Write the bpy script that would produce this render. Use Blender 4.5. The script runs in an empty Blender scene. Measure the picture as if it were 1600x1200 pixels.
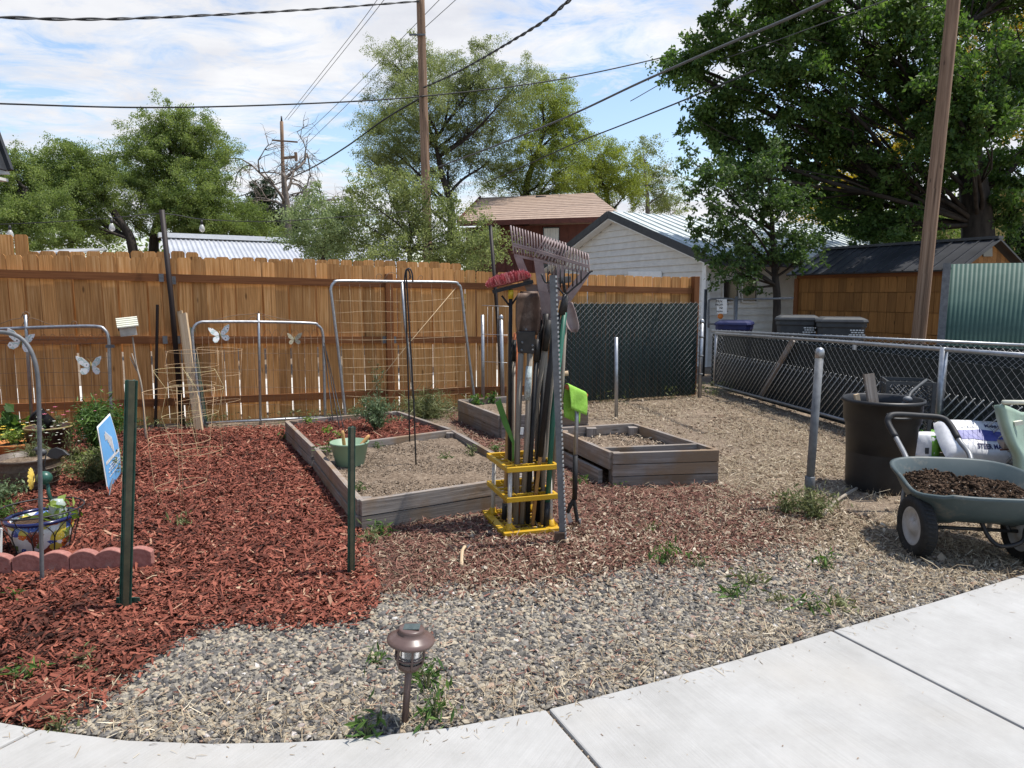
import bpy, math, random
import numpy as np
from mathutils import Vector, Matrix
R = random.Random(7)
NR = np.random.default_rng(7)
SC = bpy.context.scene
COL = SC.collection
rad = math.radians
V = Vector
# ------------------------------------------------------------------ camera
CAMH, FPX, HORIZ = 1.5, 1109.0, 462.0
PITCH = math.atan((600 - HORIZ) / FPX)
cd = bpy.data.cameras.new('camera'); cam = bpy.data.objects.new('camera', cd); COL.objects.link(cam)
cam.location = (0, 0, CAMH); cam.rotation_euler = (math.pi / 2 - PITCH, 0, 0)
cd.sensor_width = 36; cd.sensor_fit = 'HORIZONTAL'; cd.lens = 36 * FPX / 1600
cd.clip_start = .05; cd.clip_end = 2000
SC.camera = cam

def ray(px, py):
    a = (px - 800) / FPX; b = (600 - py) / FPX
    return V((a, math.cos(PITCH) + b * math.sin(PITCH), -math.sin(PITCH) + b * math.cos(PITCH)))
O = V((0, 0, CAMH))
def G(px, py, z=0.0):              # where the line of sight meets the level z
    d = ray(px, py); return O + d * ((z - CAMH) / d.z)
def D(px, py, y):                  # point at distance y in front of the viewer
    d = ray(px, py); return O + d * (y / d.y)
def PL(px, py, A, B):              # point on the upright plane through A and B
    n = V((B.y - A.y, -(B.x - A.x), 0)); d = ray(px, py)
    return O + d * ((A - O).dot(n) / d.dot(n))
def S(r, g, b):                    # sRGB 0-255 to linear
    f = lambda c: (c / 255 / 12.92) if c / 255 <= .04045 else ((c / 255 + .055) / 1.055) ** 2.4
    return (f(r), f(g), f(b), 1)

# ------------------------------------------------------------------ mesh builder
def basis(d, up=V((0, 0, 1))):
    d = d.normalized()
    if abs(d.dot(up)) > .98: up = V((0, 1, 0)) if abs(d.y) < .9 else V((1, 0, 0))
    s = d.cross(up).normalized(); u = s.cross(d).normalized()
    return d, s, u
class MB:
    def __init__(s): s.v = []; s.f = []; s.r = []; s.uv = []; s.sm = []
    def add(s, vs, fs, r=None, uvs=None, smooth=False):
        o = len(s.v); s.v += [V(p) for p in vs]
        if r is None: r = R.random()
        for i, f in enumerate(fs):
            s.f.append([o + k for k in f]); s.r.append(r); s.sm.append(smooth)
            if uvs: s.uv.append(uvs[i])
            else: s.uv.append([(vs[k][0] + vs[k][1] * .37, vs[k][2] + vs[k][1] * .61) for k in f])
        return s
    def board(s, p0, p1, w, t, up=V((0, 0, 1)), r=None):   # box from p0 to p1, w along 'up', t across
        p0 = V(p0); p1 = V(p1); d, sd, u = basis(p1 - p0, up); L = (p1 - p0).length
        a = sd * (t / 2); b = u * (w / 2)
        vs = [p0 - a - b, p0 + a - b, p0 + a + b, p0 - a + b, p1 - a - b, p1 + a - b, p1 + a + b, p1 - a + b]
        fs = [(0, 1, 2, 3), (7, 6, 5, 4), (0, 4, 5, 1), (1, 5, 6, 2), (2, 6, 7, 3), (3, 7, 4, 0)]
        ou, ov = R.random() * 50, R.random() * 50
        dims = {2: (0, t), 3: (t, t + w), 4: (t + w, 2 * t + w), 5: (2 * t + w, 2 * t + 2 * w)}
        uv = [[(ou, ov), (ou + .01, ov), (ou + .01, ov + w), (ou, ov + w)]] * 2
        for k in (2, 3, 4, 5):
            q0, q1 = dims[k]; uv.append([(ou, ov + q0), (ou + L, ov + q0), (ou + L, ov + q1), (ou, ov + q1)])
        return s.add(vs, fs, r, uv)
    def box(s, c, sx, sy, sz, yaw=0, r=None):
        c = V(c); dx = V((math.cos(yaw), math.sin(yaw), 0))
        return s.board(c - dx * sx / 2, c + dx * sx / 2, sz, sy, V((0, 0, 1)), r)
    def tube(s, pts, r, n=8, closed=False, rr=None, smooth=True):
        pts = [V(p) for p in pts]; m = len(pts); rs = r if isinstance(r, (list, tuple)) else [r] * m
        vs = []; fs = []; uvs = []; L = 0; ou = R.random() * 30; u = None
        for i, p in enumerate(pts):
            if closed: t = pts[(i + 1) % m] - pts[i - 1]
            else: t = pts[min(i + 1, m - 1)] - pts[max(i - 1, 0)]
            if t.length < 1e-9: t = V((0, 0, 1))
            t.normalize()
            if u is None: _, sd, u = basis(t)
            else:
                u = (u - t * u.dot(t))
                if u.length < 1e-6: _, sd, u = basis(t)
                u.normalize(); sd = t.cross(u)
            for k in range(n):
                a = 2 * math.pi * k / n
                vs.append(p + (sd * math.cos(a) + u * math.sin(a)) * rs[i])
        for i in range(m if closed else m - 1):
            j = (i + 1) % m; L2 = L + (pts[j] - pts[i]).length
            for k in range(n):
                k2 = (k + 1) % n
                fs.append((i * n + k, i * n + k2, j * n + k2, j * n + k))
                c0 = k / n * 6.28 * rs[i]; c1 = (k + 1) / n * 6.28 * rs[i]
                uvs.append([(ou + L, c0), (ou + L, c1), (ou + L2, c1), (ou + L2, c0)])
            L = L2
        if not closed:
            fs.append(tuple(range(n - 1, -1, -1))); uvs.append([(ou, .01 * k) for k in range(n)])
            fs.append(tuple((m - 1) * n + k for k in range(n))); uvs.append([(ou + L, .01 * k) for k in range(n)])
        return s.add(vs, fs, rr, uvs, smooth)
    def lathe(s, prof, c=V((0, 0, 0)), n=24, M=None, rr=None, smooth=True, cap=True):
        c = V(c); vs = []; fs = []
        for (q, z) in prof:
            for k in range(n):
                a = 2 * math.pi * k / n; p = V((q * math.cos(a), q * math.sin(a), z))
                vs.append((M @ p if M else p) + c)
        for i in range(len(prof) - 1):
            for k in range(n):
                k2 = (k + 1) % n; fs.append((i * n + k, i * n + k2, (i + 1) * n + k2, (i + 1) * n + k))
        if cap:
            fs.append(tuple(range(n - 1, -1, -1))); fs.append(tuple((len(prof) - 1) * n + k for k in range(n)))
        return s.add(vs, fs, rr, None, smooth)
    def prism(s, poly, off, r=None):          # 3-D polygon pushed along off
        poly = [V(p) for p in poly]; n = len(poly); off = V(off)
        vs = poly + [p + off for p in poly]
        fs = [tuple(range(n - 1, -1, -1)), tuple(range(n, 2 * n))] + [(i, (i + 1) % n, n + (i + 1) % n, n + i) for i in range(n)]
        return s.add(vs, fs, r)
    def ball(s, c, rx, ry=None, rz=None, n=12, m=8, rr=None):
        ry = ry or rx; rz = rz or rx
        prof = [(math.sin(math.pi * (i + .02) / (m + .04)), -math.cos(math.pi * (i + .02) / (m + .04))) for i in range(m + 1)]
        M = Matrix.Diagonal((rx, ry, rz)); return s.lathe(prof, c, n, M, rr)
ORG = {}
def fin(me, name, m, parent, label=None, bevel=0, props=None):
    o = bpy.data.objects.new(name, me); COL.objects.link(o)
    if m: me.materials.append(m)
    if parent: o.parent = parent
    if bevel:
        b = o.modifiers.new('bevel', 'BEVEL'); b.width = bevel; b.segments = 2; b.limit_method = 'ANGLE'; b.angle_limit = rad(50)
    if label: o['label'] = label
    for k, v in (props or {}).items(): o[k] = v
    return o
def worg(p): return ORG.get(p.name, V((0, 0, 0))) if p else V((0, 0, 0))
def obj(name, b, m, parent=None, label=None, bevel=0, org=None, **props):
    og = worg(parent)
    if parent is None and org is not None: og = V(org)
    me = bpy.data.meshes.new(name)
    me.from_pydata([tuple(p - og) for p in b.v], [], b.f)
    a = me.attributes.new('r', 'FLOAT', 'FACE'); a.data.foreach_set('value', b.r)
    uv = me.uv_layers.new(name='UVMap'); flat = [c for f in b.uv for p in f for c in p]
    uv.data.foreach_set('uv', flat); me.polygons.foreach_set('use_smooth', b.sm); me.update()
    o = fin(me, name, m, parent, label, bevel, props)
    if parent is None and org is not None: o.location = og
    ORG[o.name] = og
    return o
def npobj(name, vs, fs, r, m, parent=None, label=None, smooth=False, **props):
    og = worg(parent); vs = np.asarray(vs, dtype=np.float32) - np.array(og, dtype=np.float32)
    fs = np.asarray(fs, dtype=np.int32); k = fs.shape[1]; n = fs.shape[0]
    me = bpy.data.meshes.new(name)
    me.vertices.add(len(vs)); me.vertices.foreach_set('co', vs.ravel())
    me.loops.add(n * k); me.loops.foreach_set('vertex_index', fs.ravel())
    me.polygons.add(n); me.polygons.foreach_set('loop_start', np.arange(0, n * k, k, dtype=np.int32))
    a = me.attributes.new('r', 'FLOAT', 'FACE'); a.data.foreach_set('value', np.asarray(r, dtype=np.float32))
    me.polygons.foreach_set('use_smooth', np.full(n, smooth))
    me.update(calc_edges=True)
    o = fin(me, name, m, parent, label, 0, props); ORG[o.name] = og
    return o
def thing(name, label, cat, loc, group=None):
    o = bpy.data.objects.new(name, None); COL.objects.link(o); o.location = V(loc); o.empty_display_size = .1
    o['label'] = label; o['category'] = cat
    if group: o['group'] = group
    ORG[o.name] = V(loc); return o
def tag(o, label, cat, group=None):
    o['label'] = label; o['category'] = cat
    if group: o['group'] = group
    return o
def copy_tree(o, loc, rotz=None, label=None, parent=None):
    c = o.copy(); COL.objects.link(c)
    if parent: c.parent = parent
    else:
        c.location = loc
        if rotz is not None: c.rotation_euler.z = rotz
        if label: c['label'] = label
    for ch in o.children: copy_tree(ch, None, None, None, c)
    return c
def bez(pts, n=8):                 # Catmull-Rom through points
    pts = [V(p) for p in pts]; P = [pts[0] * 2 - pts[1]] + pts + [pts[-1] * 2 - pts[-2]]; out = []
    for i in range(1, len(P) - 2):
        for k in range(n):
            t = k / n; a, b, c, d = P[i - 1], P[i], P[i + 1], P[i + 2]
            out.append(.5 * ((2 * b) + (c - a) * t + (2 * a - 5 * b + 4 * c - d) * t * t + (3 * b - a - 3 * c + d) * t ** 3))
    return out + [pts[-1]]
def ring(c, r, n=24, ry=None, tilt=0):
    c = V(c); ry = ry or r
    return [c + V((r * math.cos(2 * math.pi * k / n), ry * math.sin(2 * math.pi * k / n), tilt * math.cos(2 * math.pi * k / n))) for k in range(n)]

# ------------------------------------------------------------------ materials
def nodes(name):
    m = bpy.data.materials.new(name); m.use_nodes = True; nt = m.node_tree; nt.nodes.clear()
    out = nt.nodes.new('ShaderNodeOutputMaterial'); p = nt.nodes.new('ShaderNodeBsdfPrincipled')
    nt.links.new(p.outputs[0], out.inputs[0]); return m, nt, p, out
def noise(nt, scale, coord='Object', detail=5, rough=.6, dist=0):
    tc = nt.nodes.new('ShaderNodeTexCoord'); mp = nt.nodes.new('ShaderNodeMapping'); n = nt.nodes.new('ShaderNodeTexNoise')
    mp.inputs['Scale'].default_value = scale if isinstance(scale, tuple) else (scale,) * 3
    n.inputs['Scale'].default_value = 1; n.inputs['Detail'].default_value = detail; n.inputs['Roughness'].default_value = rough
    n.inputs['Distortion'].default_value = dist
    nt.links.new(tc.outputs[coord], mp.inputs[0]); nt.links.new(mp.outputs[0], n.inputs['Vector']); return n.outputs['Fac']
def ramp(nt, fac, stops, interp='LINEAR'):
    n = nt.nodes.new('ShaderNodeValToRGB'); cr = n.color_ramp; cr.interpolation = interp
    while len(cr.elements) < len(stops): cr.elements.new(.5)
    for e, (p, c) in zip(cr.elements, stops): e.position = p; e.color = c
    if fac is not None: nt.links.new(fac, n.inputs[0])
    return n.outputs[0]
def mix(nt, a, b, fac, mode='MIX'):
    n = nt.nodes.new('ShaderNodeMix'); n.data_type = 'RGBA'; n.blend_type = mode; n.clamp_factor = True
    for s, v in ((n.inputs[0], fac), (n.inputs[6], a), (n.inputs[7], b)):
        if hasattr(v, 'is_linked'): nt.links.new(v, s)
        else: s.default_value = v
    return n.outputs[2]
def rattr(nt):
    a = nt.nodes.new('ShaderNodeAttribute'); a.attribute_name = 'r'; return a.outputs['Fac']
def bumpn(nt, p, h, strength, dist=.01):
    b = nt.nodes.new('ShaderNodeBump'); b.inputs['Strength'].default_value = strength; b.inputs['Distance'].default_value = dist
    nt.links.new(h, b.inputs['Height']); nt.links.new(b.outputs[0], p.inputs['Normal'])
def mul(nt, a, k):
    n = nt.nodes.new('ShaderNodeMath'); n.operation = 'MULTIPLY_ADD'; nt.links.new(a, n.inputs[0]); n.inputs[1].default_value = k[0]; n.inputs[2].default_value = k[1]; return n.outputs[0]
def mat(name, c1, c2=None, rough=.6, scale=12., coord='Object', rvar=0, bump=0, metal=0, lo=.35, hi=.65, spec=.4, dirt=None, detail=5):
    m, nt, p, out = nodes(name)
    f = noise(nt, scale, coord, detail)
    c = ramp(nt, f, [(lo, c1), (hi, c2 or c1)])
    if dirt:                                        # patches of wear with a shape of their own
        f2 = noise(nt, dirt[1], 'Object', 6, .7); c = mix(nt, c, dirt[0], ramp(nt, f2, [(dirt[2], (0, 0, 0, 1)), (dirt[2] + .15, (1, 1, 1, 1))]))
    if rvar:
        g = nt.nodes.new('ShaderNodeHueSaturation'); nt.links.new(c, g.inputs['Color'])
        nt.links.new(mul(nt, rattr(nt), (rvar, 1 - rvar / 2)), g.inputs['Value']); c = g.outputs[0]
    nt.links.new(c, p.inputs['Base Color']); p.inputs['Roughness'].default_value = rough; p.inputs['Metallic'].default_value = metal
    p.inputs['Specular IOR Level'].default_value = spec
    if bump: bumpn(nt, p, f, bump)
    return m
def wood(name, c1, c2, c3=None, rvar=.4, rough=.75, bump=.25, along=1.6, across=55, knots=True, silver=None):
    m, nt, p, out = nodes(name)
    f = noise(nt, (along, across, 1), 'UV', 7, .62, .6)
    c = ramp(nt, f, [(.28, c1), (.52, c2), (.75, c3 or c2)])
    f2 = noise(nt, (.7, 3, 1), 'UV', 4); c = mix(nt, c, c1, ramp(nt, f2, [(.5, (0, 0, 0, 1)), (.75, (.55, .55, .55, 1))]))
    if knots:
        tc = nt.nodes.new('ShaderNodeTexCoord'); mp = nt.nodes.new('ShaderNodeMapping'); vo = nt.nodes.new('ShaderNodeTexVoronoi')
        mp.inputs['Scale'].default_value = (2.2, 7, 1); vo.inputs['Scale'].default_value = 1
        nt.links.new(tc.outputs['UV'], mp.inputs[0]); nt.links.new(mp.outputs[0], vo.inputs['Vector'])
        k = ramp(nt, vo.outputs['Distance'], [(.05, (.75, .75, .75, 1)), (.11, (0, 0, 0, 1))])
        c = mix(nt, c, tuple(x * .35 for x in c1[:3]) + (1,), k)
    if silver:
        f3 = noise(nt, silver[1], 'Object', 5); c = mix(nt, c, silver[0], ramp(nt, f3, [(.45, (0, 0, 0, 1)), (.62, (1, 1, 1, 1))]))
    g = nt.nodes.new('ShaderNodeHueSaturation'); nt.links.new(c, g.inputs['Color'])
    nt.links.new(mul(nt, rattr(nt), (rvar, 1 - rvar / 2)), g.inputs['Value'])
    nt.links.new(g.outputs[0], p.inputs['Base Color']); p.inputs['Roughness'].default_value = rough; p.inputs['Specular IOR Level'].default_value = .25
    bumpn(nt, p, f, bump, .004); return m
def rmat(name, stops, rough=.85, spec=.2, transl=0, nscale=0):   # colour per face from the r attribute
    m, nt, p, out = nodes(name); c = ramp(nt, rattr(nt), stops)
    if nscale:
        f = noise(nt, nscale, 'Object', 4); c = mix(nt, c, ramp(nt, f, [(.3, (.6, .6, .6, 1)), (.7, (1.35, 1.35, 1.35, 1))]), 1., 'MULTIPLY')
    nt.links.new(c, p.inputs['Base Color']); p.inputs['Roughness'].default_value = rough; p.inputs['Specular IOR Level'].default_value = spec
    if transl:
        t = nt.nodes.new('ShaderNodeBsdfTranslucent'); ms = nt.nodes.new('ShaderNodeMixShader'); ms.inputs[0].default_value = transl
        g = nt.nodes.new('ShaderNodeHueSaturation'); g.inputs['Value'].default_value = 1.5; g.inputs['Saturation'].default_value = 1.15; nt.links.new(c, g.inputs['Color'])
        nt.links.new(g.outputs[0], t.inputs[0]); nt.links.new(p.outputs[0], ms.inputs[1]); nt.links.new(t.outputs[0], ms.inputs[2]); nt.links.new(ms.outputs[0], out.inputs[0])
    return m
def L(r, g, b): return (r, g, b, 1)
M = {}
M['fence'] = wood('stained cedar', L(.30, .13, .038), L(.60, .295, .098), L(.76, .47, .22), .5)
M['fence_rail'] = wood('stained rail', L(.13, .048, .017), L(.21, .080, .027), L(.27, .11, .04), .25)
M['grey_wood'] = wood('weathered planks', L(.10, .085, .072), L(.235, .205, .18), L(.36, .325, .295), .4, bump=.8, silver=(L(.20, .14, .09), 3.))
M['pale_wood'] = wood('pale lumber', L(.34, .23, .13), L(.48, .36, .23), L(.55, .45, .32), .2)
M['handle_wood'] = wood('old ash handle', L(.17, .14, .11), L(.29, .25, .20), L(.36, .32, .27), .3, knots=False)
M['tan_handle'] = wood('varnished handle', L(.35, .19, .07), L(.48, .28, .11), L(.5, .3, .13), .2, knots=False)
M['pole_wood'] = wood('utility pole', L(.06, .036, .023), L(.28, .175, .112), L(.41, .28, .19), .2, along=.5, across=28, bump=1.)
M['galv'] = mat('galvanised steel', L(.30, .31, .32), L(.42, .43, .44), .42, 25., metal=.75, dirt=(L(.22, .17, .13), 9., .66))
M['galv_dull'] = mat('dull galvanised', L(.12, .125, .13), L(.19, .195, .20), .6, 18., metal=.3, dirt=(L(.2, .16, .12), 7., .65))
M['black_metal'] = mat('black metal', L(.012, .012, .014), L(.03, .028, .028), .5, 30.)
M['dark_pole'] = mat('dark brown pole', L(.010, .007, .006), L(.026, .014, .011), .6, (20., 20., 3.))
M['tpost'] = mat('green enamel', L(.012, .055, .040), L(.02, .085, .06), .38, 22., spec=.5, dirt=(L(.16, .12, .08), 14., .62))
M['tpost_refl'] = mat('olive reflection', L(.05, .055, .035), L(.085, .085, .05), .35, 22., spec=.5)  # brownish reflection on the green posts, painted as an olive colour
M['white_dot'] = mat('white enamel', L(.7, .7, .68))
M['wire_d'] = mat('dull wire', L(.12, .125, .13), L(.19, .195, .20), .5, 30., metal=.3)
M['wire'] = mat('bright wire', L(.45, .45, .44), L(.6, .6, .58), .45, 30., metal=.5)
M['rust_wire'] = mat('rusty wire', L(.12, .07, .04), L(.26, .19, .13), .8, 20.)
M['tan_wire'] = mat('sun faded wire', L(.45, .32, .18), L(.55, .42, .25), .6, 20.)
M['cage'] = mat('coated cage wire', L(.48, .31, .17), L(.54, .39, .23), .5, 10.)
M['cage_y'] = mat('yellowed cage wire', L(.54, .43, .2), L(.58, .49, .28), .5, 10.)
M['concrete'] = None
M['black_plastic'] = mat('black plastic', L(.009, .009, .010), L(.016, .016, .017), .48, 9., dirt=(L(.024, .022, .019), 5., .72))
M['dark_grey'] = mat('dark grey plastic', L(.045, .048, .05), L(.065, .068, .07), .55, 9.)
M['white_paint'] = mat('white paint', L(.66, .66, .63), L(.76, .76, .74), .6, 8.)
M['soil'] = None
# ------------------------------------------------------------------ light and sky
SUN_EL, SUN_AZ = 68.0, math.atan2(.18, .984)        # azimuth measured from +X towards +Y
sd = V((math.cos(rad(SUN_EL)) * math.cos(SUN_AZ), math.cos(rad(SUN_EL)) * math.sin(SUN_AZ), math.sin(rad(SUN_EL))))
ld = bpy.data.lights.new('sun', 'SUN'); lo_ = bpy.data.objects.new('sun', ld); COL.objects.link(lo_)
ld.energy = 5.0; ld.angle = rad(.55); ld.color = (1, .955, .89); lo_.rotation_euler = (-sd).to_track_quat('-Z', 'Y').to_euler()
w = bpy.data.worlds.new('World'); SC.world = w; w.use_nodes = True; nt = w.node_tree; nt.nodes.clear()
out = nt.nodes.new('ShaderNodeOutputWorld'); bg = nt.nodes.new('ShaderNodeBackground'); bg.inputs[1].default_value = .11
sky = nt.nodes.new('ShaderNodeTexSky'); sky.sky_type = 'NISHITA'; sky.sun_disc = False
sky.sun_elevation = rad(SUN_EL); sky.sun_rotation = math.pi / 2 - SUN_AZ; sky.air_density = 1.25; sky.dust_density = .5; sky.ozone_density = 2.2
tc = nt.nodes.new('ShaderNodeTexCoord'); sx = nt.nodes.new('ShaderNodeSeparateXYZ'); nt.links.new(tc.outputs['Generated'], sx.inputs[0])
def mth(op, a, b=None, clamp=False):
    n = nt.nodes.new('ShaderNodeMath'); n.operation = op; n.use_clamp = clamp
    for i, v in enumerate((a, b)):
        if v is None: continue
        if hasattr(v, 'is_linked'): nt.links.new(v, n.inputs[i])
        else: n.inputs[i].default_value = v
    return n.outputs[0]
zz = mth('ADD', mth('MAXIMUM', sx.outputs[2], 0.0), .10)
cx = nt.nodes.new('ShaderNodeCombineXYZ'); nt.links.new(mth('DIVIDE', sx.outputs[0], zz), cx.inputs[0]); nt.links.new(mth('DIVIDE', sx.outputs[1], zz), cx.inputs[1])
def cn(scale, detail, rough, off, dist=0):
    mp = nt.nodes.new('ShaderNodeMapping'); mp.inputs['Scale'].default_value = scale; mp.inputs['Location'].default_value = off
    n = nt.nodes.new('ShaderNodeTexNoise'); n.inputs['Scale'].default_value = 1; n.inputs['Detail'].default_value = detail; n.inputs['Roughness'].default_value = rough; n.inputs['Distortion'].default_value = dist
    nt.links.new(cx.outputs[0], mp.inputs[0]); nt.links.new(mp.outputs[0], n.inputs['Vector']); return n.outputs['Fac']
n1 = cn((.62, .75, 1), 9, .58, (2.3, 1.1, 0), .35); n2 = cn((3.4, 4.6, 1), 9, .66, (7.1, 3.3, 0), .6)
cov = mth('ADD', mth('MULTIPLY', n1, .56), mth('MULTIPLY', n2, .44))
band = ramp(nt, sx.outputs[2], [(.11, (0, 0, 0, 1)), (.185, (.075, .075, .075, 1)), (.235, (.075, .075, .075, 1)), (.31, (0, 0, 0, 1))])
cov = mth('SUBTRACT', cov, band)
mask = ramp(nt, cov, [(.415, (.0, .0, .0, 1)), (.468, (.6, .6, .6, 1)), (.53, (1, 1, 1, 1))])
shade = ramp(nt, cn((1.7, 2.2, 1), 7, .6, (11., 5.2, 0), .3), [(.3, (5.6, 5.75, 6.3, 1)), (.66, (7.6, 7.65, 7.8, 1))])
skyc = mix(nt, sky.outputs[0], (1.5, 1.46, 1.48, 1), 1., 'MULTIPLY')
front = ramp(nt, sx.outputs[2], [(.42, (1, 1, 1, 1)), (.75, (.10, .10, .10, 1))])   # clouds thinned overhead, out of view, to lower the sky fill light
fy = ramp(nt, mth('ADD', sx.outputs[1], .5), [(.15, (.25, .25, .25, 1)), (.6, (1, 1, 1, 1))])  # clouds also thinned behind the camera to cut the fill light
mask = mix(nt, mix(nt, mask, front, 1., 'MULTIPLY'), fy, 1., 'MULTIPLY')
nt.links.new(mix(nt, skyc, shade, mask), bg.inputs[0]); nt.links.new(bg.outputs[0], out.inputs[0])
SC.view_settings.view_transform = 'Standard'; SC.view_settings.look = 'None'; SC.view_settings.exposure = .28; SC.view_settings.gamma = 1
SC.render.engine = 'CYCLES'; SC.cycles.use_denoising = True
SC.cycles.max_bounces = 6; SC.cycles.diffuse_bounces = 3; SC.cycles.transparent_max_bounces = 8

# ------------------------------------------------------------------ ground sheets
def groundmat(name, stops, s1, s2, bump=.5):
    m, nt, p, out = nodes(name)
    f = noise(nt, s1, 'Object', 8, .7); g = noise(nt, s2, 'Object', 6, .65)
    c = ramp(nt, f, stops); c = mix(nt, c, ramp(nt, g, [(.25, (.7, .68, .66, 1)), (.75, (1.2, 1.18, 1.15, 1))]), 1., 'MULTIPLY')
    nt.links.new(c, p.inputs['Base Color']); p.inputs['Roughness'].default_value = .95; p.inputs['Specular IOR Level'].default_value = .1
    bumpn(nt, p, f, bump, .03); return m
M['dirt'] = groundmat('dry earth', [(.3, L(.09, .068, .05)), (.5, L(.205, .16, .12)), (.7, L(.34, .28, .21))], 30., 1.4)
M['soil'] = groundmat('bed soil', [(.32, L(.07, .05, .036)), (.5, L(.19, .145, .105)), (.68, L(.33, .265, .20))], 42., 3.)
M['dark_soil'] = groundmat('potting soil', [(.3, L(.02, .012, .008)), (.5, L(.07, .045, .03)), (.7, L(.15, .10, .07))], 60., 8.)
M['mulch_base'] = groundmat('mulch base', [(.3, L(.05, .018, .012)), (.6, L(.15, .05, .035))], 40., 2.)
M['gravel_base'] = groundmat('gravel base', [(.3, L(.10, .085, .07)), (.7, L(.25, .21, .16))], 40., 2.)
M['litter_base'] = groundmat('litter base', [(.3, L(.09, .05, .038)), (.5, L(.17, .095, .068)), (.7, L(.24, .165, .12))], 45., 2.2)
M['alley'] = groundmat('alley gravel', [(.3, L(.5, .48, .44)), (.7, L(.62, .6, .56))], 12., .8)
def sheet(name, poly, z, m, sub=False):
    b = MB(); b.add([(p.x, p.y, z) for p in poly], [tuple(range(len(poly)))]); return obj(name, b, m, kind='structure')
g = MB(); g.add([(-300, -60, 0), (300, -60, 0), (300, 600, 0), (-300, 600, 0)], [(0, 1, 2, 3)]); obj('ground', g, M['dirt'], kind='structure')
edge_px = [(-900, 1010), (-420, 1080), (-150, 1118), (0, 1139), (60, 1150), (200, 1168), (330, 1173), (450, 1171), (560, 1164), (700, 1148), (855, 1119), (1000, 1081), (1150, 1040), (1300, 994), (1450, 951), (1585, 909), (1800, 850), (2050, 785)]
EDGE = [G(*p) for p in edge_px]
mulch_px = [(-700, 1030), (-150, 1118), (0, 1139), (60, 1150), (135, 1118), (165, 1085), (230, 1035), (300, 992), (345, 978), (450, 982), (560, 975), (592, 945), (580, 905), (560, 865), (565, 825), (492, 716), (447, 668), (330, 672), (100, 676), (-500, 712)]
MULCH = [G(*p) for p in mulch_px]
litter_px = [(560, 865), (592, 945), (700, 925), (880, 915), (1000, 890), (1130, 880), (1235, 855), (1260, 800), (1120, 762), (955, 765), (868, 690), (830, 640), (760, 620), (700, 650), (740, 690), (840, 745), (830, 800), (565, 828)]
LITTER = [G(*p) for p in litter_px]
gravel_px = [(60, 1150), (135, 1118), (165, 1085), (230, 1035), (300, 992), (345, 978), (450, 982), (560, 975), (592, 945), (700, 925), (880, 915), (1000, 890), (1130, 880), (1235, 855), (1420, 880), (1585, 909), (1450, 951), (1300, 994), (1150, 1040), (1000, 1081), (855, 1119), (700, 1148), (560, 1164), (450, 1171), (330, 1173), (200, 1168)]
GRAVEL = [G(*p) for p in gravel_px]
sheet('mulch_ground', MULCH, .004, M['mulch_base']); sheet('gravel_ground', GRAVEL, .005, M['gravel_base']); sheet('litter_ground', LITTER, .006, M['litter_base'])
# concrete path: separate slabs with open joints
m, nt2, p, o2 = nodes('broomed concrete')
f = noise(nt2, (3, 3, 3), 'Object', 8, .7); f2 = noise(nt2, (160, 9, 9), 'UV', 5, .7); f3 = noise(nt2, 220., 'Object', 3); f4 = noise(nt2, (1.2, 1.2, 1.2), 'Object', 5)
c = ramp(nt2, f, [(.25, L(.30, .293, .275)), (.6, L(.385, .378, .36)), (.8, L(.425, .418, .40))])
c = mix(nt2, c, ramp(nt2, f2, [(.3, (.92, .92, .915, 1)), (.62, (1.03, 1.03, 1.03, 1))]), 1., 'MULTIPLY')
c = mix(nt2, c, L(.36, .33, .28), ramp(nt2, f4, [(.52, (0, 0, 0, 1)), (.75, (.42, .42, .42, 1))]))
c = mix(nt2, c, L(.25, .23, .2), ramp(nt2, f3, [(.68, (0, 0, 0, 1)), (.76, (.7, .7, .7, 1))]))
nt2.links.new(c, p.inputs['Base Color']); p.inputs['Roughness'].default_value = .85; p.inputs['Specular IOR Level'].default_value = .25
bumpn(nt2, p, f2, .25, .004); M['concrete'] = m
def slab(i0, i1, e0, e1):            # between two joints; e0/e1 = inner ends of the joints
    near = [EDGE[k].copy() for k in range(i0, i1 + 1)]
    j = .006
    near[0] += (near[1] - near[0]).normalized() * j; near[-1] += (near[-2] - near[-1]).normalized() * j
    d0 = (e1 - e0).normalized() * j
    poly = near + [e1 - d0, e0 + d0]
    a = sum((poly[k].x * poly[(k + 1) % len(poly)].y - poly[(k + 1) % len(poly)].x * poly[k].y) for k in range(len(poly)))
    if a < 0: poly.reverse()
    jd = (near[0] - e0).normalized(); jn = V((-jd.y, jd.x, 0))
    vs = [V((q.x, q.y, -.07)) for q in poly] + [V((q.x, q.y, .028)) for q in poly]; n = len(poly)
    fs = [tuple(range(n - 1, -1, -1)), tuple(range(n, 2 * n))] + [(k, (k + 1) % n, n + (k + 1) % n, n + k) for k in range(n)]
    uvs = [[(vs[k].dot(jd) * .12, vs[k].dot(jn)) for k in f] for f in fs]
    uvs = [[(vs[k].dot(jn), vs[k].dot(jd) * .25) for k in f] for f in fs]
    PATH.add(vs, fs, R.random(), uvs)
def jend(a, b, k): A, B = G(*a), G(*b); return A + (B - A) * k
PATH = MB()
e_m1 = jend((-420, 1080), (-620, 1130), 4); e0 = jend((60, 1150), (0, 1181), 5.5); e1 = jend((855, 1119), (925, 1200), 5); e2 = jend((1300, 994), (1600, 1150), 3.2); e3 = jend((1585, 909), (1800, 960), 4); e4 = jend((2050, 785), (2300, 815), 4)
e0.y = max(e0.y, .9)
for (a, b, q0, q1) in ((1, 4, e_m1, e0), (4, 10, e0, e1), (10, 13, e1, e2), (13, 15, e2, e3), (15, 17, e3, e4)): slab(a, b, q0, q1)
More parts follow.
